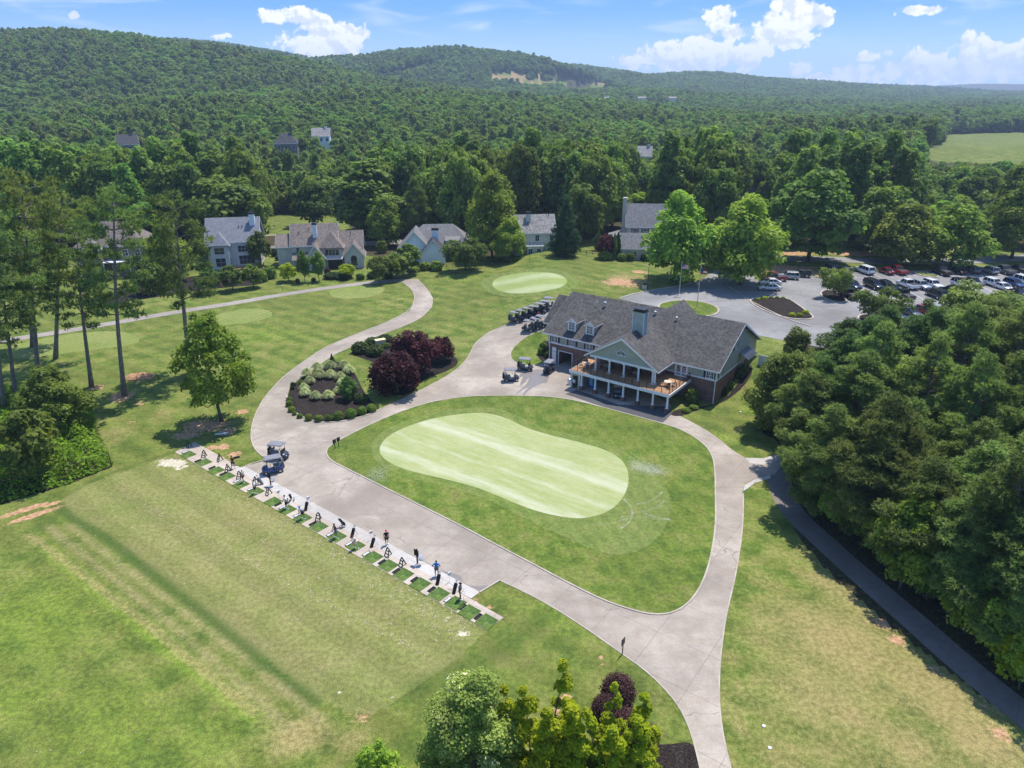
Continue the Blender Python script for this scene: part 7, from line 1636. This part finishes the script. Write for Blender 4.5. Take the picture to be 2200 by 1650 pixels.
while y < 3200:
    sp = 7.3 + 1.8 * min(1, max(0, (y - 200) / 500)) + 4 * min(1, max(0, (y - 900) / 1500))
    x = -.80 * y - 30
    while x < .80 * y + 30:
        jx, jy = x + rng.uniform(-.5, .5) * sp, y + rng.uniform(-.5, .5) * sp
        if jx < .76 * jy + 20 and jx > -.76 * jy - 20: pts.append((jx, jy))
        x += sp
    y += sp * .92
pts = [p for p in pts if free(*p)]
cnt = {'oak': 0, 'pop': 0, 'pine': 0}; far_pts = []
pts.sort(key=lambda p: p[0] ** 2 + p[1] ** 2)
def clearcut(x, y):
    a, b = Pj(x, y, tz(x, y)); return 1040 < a < 1310 and y > 1350 and abs(b - (165 + (a - 1050) * .15)) < 16 - abs(a - 1160) * .05
for (x, y) in pts:
    u = math.sin(x / 37 + 2) * math.cos(y / 53) + .6 * rng.normal()
    sp = 1.0 + .38 * min(1, max(0, (y - 250) / 450)) + .4 * min(1, max(0, (y - 900) / 1500))
    if u > .5: key, h, w = 'poplar', (16 + 5 * rng.random()) * (1.42 if y < 262 else .92), 8.8 * sp * (1.2 if y < 262 else 1)
    elif u < -1.0 or (x < -70 and rng.random() < .25): key, h, w = 'bushpine', 17 + 5 * rng.random(), 7.5 * sp
    else: key, h, w = 'oak', (14.0 + 4.5 * rng.random()) * (1.45 if y < 262 else .92), 10.2 * sp * (1.22 if y < 262 else 1)
    if blocked(x, y, h, w):
        if rng.random() < .5 or blocked(x, y, 9, w * .7): continue
        key, h, w = 'maple', 9, w * .75
    n = cnt['oak'] + cnt['pop'] + cnt['pine']
    if n < 285:
        if y > 330: pass
        px = Pj(x, y, 0)[0]
        if -120 < px < 2320:
            wh = 'behind the grey house' if px < 520 else 'behind the brown-roofed house' if px < 830 else 'behind the white gabled house' if px < 1060 else 'behind the balcony house' if px < 1290 else 'behind the beige house' if px < 1560 else 'beyond the entrance road' if px < 1800 else 'beyond the parking lot'
            nm, kd = {'oak': ('oak_tree', 'round-crowned dark oak'), 'maple': ('maple_tree', 'low rounded tree'), 'poplar': ('poplar_tree', 'tall lighter green poplar'), 'bushpine': ('pine_tree', 'grey-green pine')}[key]
            cnt[{'oak': 'oak', 'maple': 'oak', 'poplar': 'pop', 'bushpine': 'pine'}[key]] += 1
            place_tree(key, x, y, h, w, nm, kd + ' at the wood edge ' + wh, kd + 's ' + wh); continue
    far_pts.append((x, y, h, w, key))
print('wood', cnt, len(far_pts))
# the far wood reads as one mass: one object whose crowns are placed by a node group
lib = bpy.data.collections.new('forest_kinds')
def far_proto(name, seed, H, rad, z0, shape, mat, size, n):
    r2 = np.random.default_rng(seed); lb = lobes_round(r2, H, z0, rad, 22, .4, shape=shape); V, va = leaves(r2, lb, n, size, jit=.6)
    tb = MB(); tb.tube([(0, 0, -1), (0, 0, H * .6)], [.3, .12], 5); tb.m = [1] * len(tb.f)
    o = bpy.data.objects.new(name, mesh_np(name, V, 4, [M[mat], M['bark']], va, extra=tb)); lib.objects.link(o)
FK = [('forest_oak', 301, 18, 7.2, 2.5, 'round', 'l_oak', .95, 2200), ('forest_oak', 302, 18, 7.2, 2.5, 'round', 'l_oak', .95, 2200), ('forest_oak', 303, 18, 7.2, 2.5, 'egg', 'l_oak', .95, 2200),
      ('forest_poplar', 304, 24, 6.4, 4, 'round', 'l_pop', .95, 2200), ('forest_poplar', 305, 24, 6.4, 4, 'round', 'l_pop', .95, 2200), ('forest_pine', 306, 15, 3.9, 2, 'egg', 'l_pine', .75, 1500)]
for i, k in enumerate(FK): far_proto('wood_%s_%s' % ('abcdef'[i], k[0]), *k[1:])
fm = bpy.data.meshes.new('forest'); N = len(far_pts); A = np.array([(p[0], p[1]) for p in far_pts]); fz = terr(A[:, 0], A[:, 1]) - .3
fm.vertices.add(N); fm.vertices.foreach_set('co', np.stack([A[:, 0], A[:, 1], fz], 1).astype(np.float32).ravel())
ix = []; sc3 = []
for (x, y, h, w, k) in far_pts:
    if k in ('oak', 'maple'): ix.append(int(rng.integers(0, 3))); sc3.append((w / 14.4, w / 14.4, h / 18))
    elif k == 'poplar': ix.append(3 + int(rng.integers(0, 2))); sc3.append((w / 12.0, w / 12.0, h / 24))
    else: ix.append(5); sc3.append((w / 7.8, w / 7.8, h / 15))
a = fm.attributes.new('kindidx', 'INT', 'POINT'); a.data.foreach_set('value', np.array(ix, np.int32))
a = fm.attributes.new('scl', 'FLOAT_VECTOR', 'POINT'); a.data.foreach_set('vector', np.array(sc3, np.float32).ravel())
a = fm.attributes.new('rotz', 'FLOAT_VECTOR', 'POINT'); a.data.foreach_set('vector', np.stack([np.zeros(N), np.zeros(N), rng.random(N) * 6.28], 1).astype(np.float32).ravel())
fo = linkmesh('forest', fm); tag(fo, 'dense mixed wood covering the valley and the hills', kind='stuff')
ng = bpy.data.node_groups.new('forest_nodes', 'GeometryNodeTree')
ng.interface.new_socket('Geometry', in_out='INPUT', socket_type='NodeSocketGeometry'); ng.interface.new_socket('Geometry', in_out='OUTPUT', socket_type='NodeSocketGeometry')
gi = ng.nodes.new('NodeGroupInput'); go = ng.nodes.new('NodeGroupOutput'); ci = ng.nodes.new('GeometryNodeCollectionInfo'); iop = ng.nodes.new('GeometryNodeInstanceOnPoints')
ci.inputs['Collection'].default_value = lib; ci.inputs['Separate Children'].default_value = True; ci.inputs['Reset Children'].default_value = True
def na(name, dt):
    n = ng.nodes.new('GeometryNodeInputNamedAttribute'); n.data_type = dt; n.inputs['Name'].default_value = name; return [o for o in n.outputs if o.enabled][0]
iop.inputs['Pick Instance'].default_value = True
ng.links.new(gi.outputs[0], iop.inputs['Points']); ng.links.new(ci.outputs[0], iop.inputs['Instance']); ng.links.new(na('kindidx', 'INT'), iop.inputs['Instance Index'])
ng.links.new(na('rotz', 'FLOAT_VECTOR'), iop.inputs['Rotation']); ng.links.new(na('scl', 'FLOAT_VECTOR'), iop.inputs['Scale']); ng.links.new(iop.outputs[0], go.inputs[0])
fo.modifiers.new('forest', 'NODES').node_group = ng
# bare slope of felled wood on the middle hill, pale roofs beyond the trees

M['cleared'] = plain('bare_cleared_slope', (.36, .27, .2), .95, .1, var=.3, scale=.05)
def far_patch(name, pix, d, mat, up):
    p = [RP(px, py, d + 6 * (py - 170) * -1, 0) for px, py in pix]; b = MB(); b.add([(x, y, z) for x, y, z in p], [tuple(range(len(p)))]); return tag(b.build(name, M[mat]), kind='structure')
for i, (px, w_, hh) in enumerate([(1304, 9, 7), (1380, 16, 5), (1446, 15, 6)]):
    x, y, z1 = RP(px, 208.5, 1150, 0); z = tz(x, y); o = empty('white_building', (x, y, z), 0, 'low white building glimpsed above the far treetops', 'building', 'white buildings in the far valley'); k = 1150 * 1.0 / FPX
    block(o, -w_ * k / 2, w_ * k / 2, 0, 14, 0, z1 - z - 1.2, 'hgrey'); gable_roof(o, -w_ * k / 2 - .3, w_ * k / 2 + .3, -.3, 14.3, z1 - z - 1.3, z1 - z + .6, 'r_pale')
HAZE = .000165
hz = MB(); hz.box(-5400, 5400, -80, 7000, -14, 225)
hm = bpy.data.materials.new('haze'); hm.use_nodes = True; ht = hm.node_tree
ht.nodes.remove(ht.nodes['Principled BSDF'])
pv = ht.nodes.new('ShaderNodeVolumePrincipled'); pv.inputs['Color'].default_value = (.62, .78, 1, 1); pv.inputs['Density'].default_value = HAZE; pv.inputs['Anisotropy'].default_value = .2
ht.links.new(pv.outputs[0], ht.nodes['Material Output'].inputs['Volume'])
tag(hz.build('haze', hm), kind='stuff')
# ================================================================ sky, sun, air
SUN_EL, SUN_AZ = R(66), R(35)         # the sun stands beyond the clubhouse, to the right: shadows come towards the camera and to the left
world = bpy.data.worlds.new('World'); bpy.context.scene.world = world; world.use_nodes = True
wt = NT.__new__(NT); wt.t = world.node_tree; wt.n = wt.t.nodes; wt.l = wt.t.links
bg = wt.n['Background']
sky = wt.n.new('ShaderNodeTexSky'); sky.sky_type = 'NISHITA'; sky.sun_disc = False
sky.sun_elevation = SUN_EL; sky.sun_rotation = SUN_AZ; sky.altitude = 300; sky.air_density = 1.0; sky.dust_density = .35; sky.ozone_density = 2.2
SKY_K = .15
tc = wt.n.new('ShaderNodeTexCoord'); wt._tc = tc
sep = wt.n.new('ShaderNodeSeparateXYZ'); wt.l.new(tc.outputs['Generated'], sep.inputs[0])
az = wt.math('ARCTAN2', sep.outputs[0], sep.outputs[1]); el = wt.math('ARCSINE', sep.outputs[2])
cx = wt.n.new('ShaderNodeCombineXYZ'); wt.l.new(az, cx.inputs[0]); wt.l.new(el, cx.inputs[1])
P2 = cx.outputs[0]
def aedir(px, py):
    u = (px - 1100) / FPX; v = (825 - py) / FPX
    dx, dy, dz = u, cP + v * sP, -sP + v * cP
    return math.atan2(dx, dy), math.atan2(dz, math.hypot(dx, dy))
def vmath(op, a, b=None, c=None):
    n = wt.n.new('ShaderNodeVectorMath'); n.operation = op
    for i, q in enumerate((a, b, c)):
        if q is None: continue
        if isinstance(q, tuple): n.inputs[i].default_value = q
        else: wt.l.new(q, n.inputs[i])
    return n
nz = wt.n.new('ShaderNodeTexNoise'); wt.l.new(P2, nz.inputs['Vector']); nz.inputs['Scale'].default_value = 42; nz.inputs['Detail'].default_value = 7; nz.inputs['Roughness'].default_value = .58
nz2 = wt.n.new('ShaderNodeTexNoise'); wt.l.new(P2, nz2.inputs['Vector']); nz2.inputs['Scale'].default_value = 95; nz2.inputs['Detail'].default_value = 8
wob = vmath('MULTIPLY_ADD', nz.outputs['Color'], (.012, .010, 0), vmath('ADD', P2, (-.006, -.005, 0)).outputs[0]).outputs[0]
BL = [(690,72,46,34),(655,92,48,26),(730,88,44,32),(770,72,24,18),(700,105,62,24),(612,34,46,17),(650,30,24,14),(745,62,20,16),(470,77,16,6),(490,75,10,7),
      (1545,40,28,26),(1570,72,34,24),(1500,98,50,28),(1440,108,40,22),(1400,122,44,20),(1360,130,32,14),(1470,135,72,24),(1540,120,50,28),(1600,130,30,22),
      (1700,20,40,30),(1735,48,40,28),(1668,48,36,28),(1650,72,36,26),(1620,104,40,18),(1700,80,50,22),(1770,42,22,20),(1590,112,24,12),
      (1970,22,34,9),(1720,150,22,16),(1870,122,24,11),(1905,114,12,6),(2085,102,40,24),(2140,112,50,20),(2195,108,44,18),(1985,136,44,26),(2040,140,50,24),(1930,146,24,16),(2110,145,70,24),(2190,150,50,24),(1835,158,40,18),(2010,165,90,16),(1770,168,60,8),(155,33,12,7),(2350,100,120,40),(-150,60,90,20),(2500,60,90,40)]
f = None
for (px, py, rx, ry) in BL:
    a, e = aedir(px, py); k = 1 / FPX * math.cos(PITCH - e) ** .0 / (1 + ((825 - py) / FPX) ** 2) ** .5
    d = vmath('MULTIPLY', vmath('SUBTRACT', wob, (a, e, 0)).outputs[0], (1 / (rx * k), 1 / (ry * k * .93), 0))
    ln = vmath('LENGTH', d.outputs[0]).outputs['Value']
    q = wt.math('SUBTRACT', 1.25, ln)
    if f is None: f = q
    else:
        n = wt.n.new('ShaderNodeMath'); n.operation = 'SMOOTH_MAX'; wt.l.new(f, n.inputs[0]); wt.l.new(q, n.inputs[1]); n.inputs[2].default_value = .25; f = n.outputs[0]
fn = wt.math('ADD', f, wt.math('MULTIPLY', wt.math('SUBTRACT', nz.outputs['Fac'], .5), 2.8))
fn = wt.math('ADD', fn, wt.math('MULTIPLY', wt.math('SUBTRACT', nz2.outputs['Fac'], .5), 1.5))
cm = wt.ramp(fn, .12, .42)
nzc = wt.n.new('ShaderNodeTexNoise'); wt.l.new(vmath('ADD', P2, (.0035, .0065, 0)).outputs[0], nzc.inputs['Vector']); nzc.inputs['Scale'].default_value = 42; nzc.inputs['Detail'].default_value = 7; nzc.inputs['Roughness'].default_value = .58
cloud_lit = wt.ramp(wt.math('SUBTRACT', nz.outputs['Fac'], nzc.outputs['Fac']), -.09, .05)  # offset noise: sunlit and shaded cloud sides put into their colour
ccol = wt.mix(cloud_lit, (.70, .75, .86, 1), (1.0, 1.0, 1.0, 1))
ccol = wt.mix(wt.ramp(el,   .0, .10, .3, 0), ccol, (.74, .82, .93, 1))
# thin streaks
cs = wt.n.new('ShaderNodeTexNoise'); wt.l.new(wt.mapv(P2, (3.0, 17, 1), (0, 0, .12)), cs.inputs['Vector']); cs.inputs['Scale'].default_value = 2.6; cs.inputs['Detail'].default_value = 6; cs.inputs['Distortion'].default_value = .8
streak = wt.math('MULTIPLY', wt.ramp(cs.outputs['Fac'], .5, .78, 0, .5), wt.ramp(el, .02, .09))
sk = wt.mix(1.0, sky.outputs[0], (SKY_K * .78, SKY_K * 1.02, SKY_K * 1.3, 1), 'MULTIPLY')
low = wt.mix(wt.ramp(el, -.005, .105), (.52, .72, .94, 1), (.088, .31, .77, 1))
sk = wt.mix(wt.ramp(el, .12, .5, .85, 0), sk, low)
sk = wt.mix(streak, sk, (.86, .91, .97, 1))
sk = wt.mix(wt.math('MULTIPLY', cm, .97), sk, ccol)
wt.l.new(sk, bg.inputs['Color']); bg.inputs['Strength'].default_value = 1.0
sl = bpy.data.lights.new('sun', 'SUN'); sl.energy = 5.0; sl.angle = R(.53); sl.color = (1, .95, .87)
so = bpy.data.objects.new('sun', sl); C.objects.link(so)
sd = Vector((math.sin(SUN_AZ) * math.cos(SUN_EL), math.cos(SUN_AZ) * math.cos(SUN_EL), math.sin(SUN_EL)))
so.rotation_euler = (-sd).to_track_quat('-Z', 'Y').to_euler(); so.location = (60, 80, 120)
sc = bpy.context.scene
sc.view_settings.view_transform = 'Standard'; sc.view_settings.look = 'None'; sc.view_settings.exposure = .30; sc.view_settings.gamma = 1
sc.render.engine = 'CYCLES'; sc.cycles.max_bounces = 6; sc.cycles.diffuse_bounces = 4; sc.cycles.glossy_bounces = 2; sc.cycles.transmission_bounces = 3; sc.cycles.volume_bounces = 0; sc.cycles.transparent_max_bounces = 8
sc.cycles.use_denoising = True
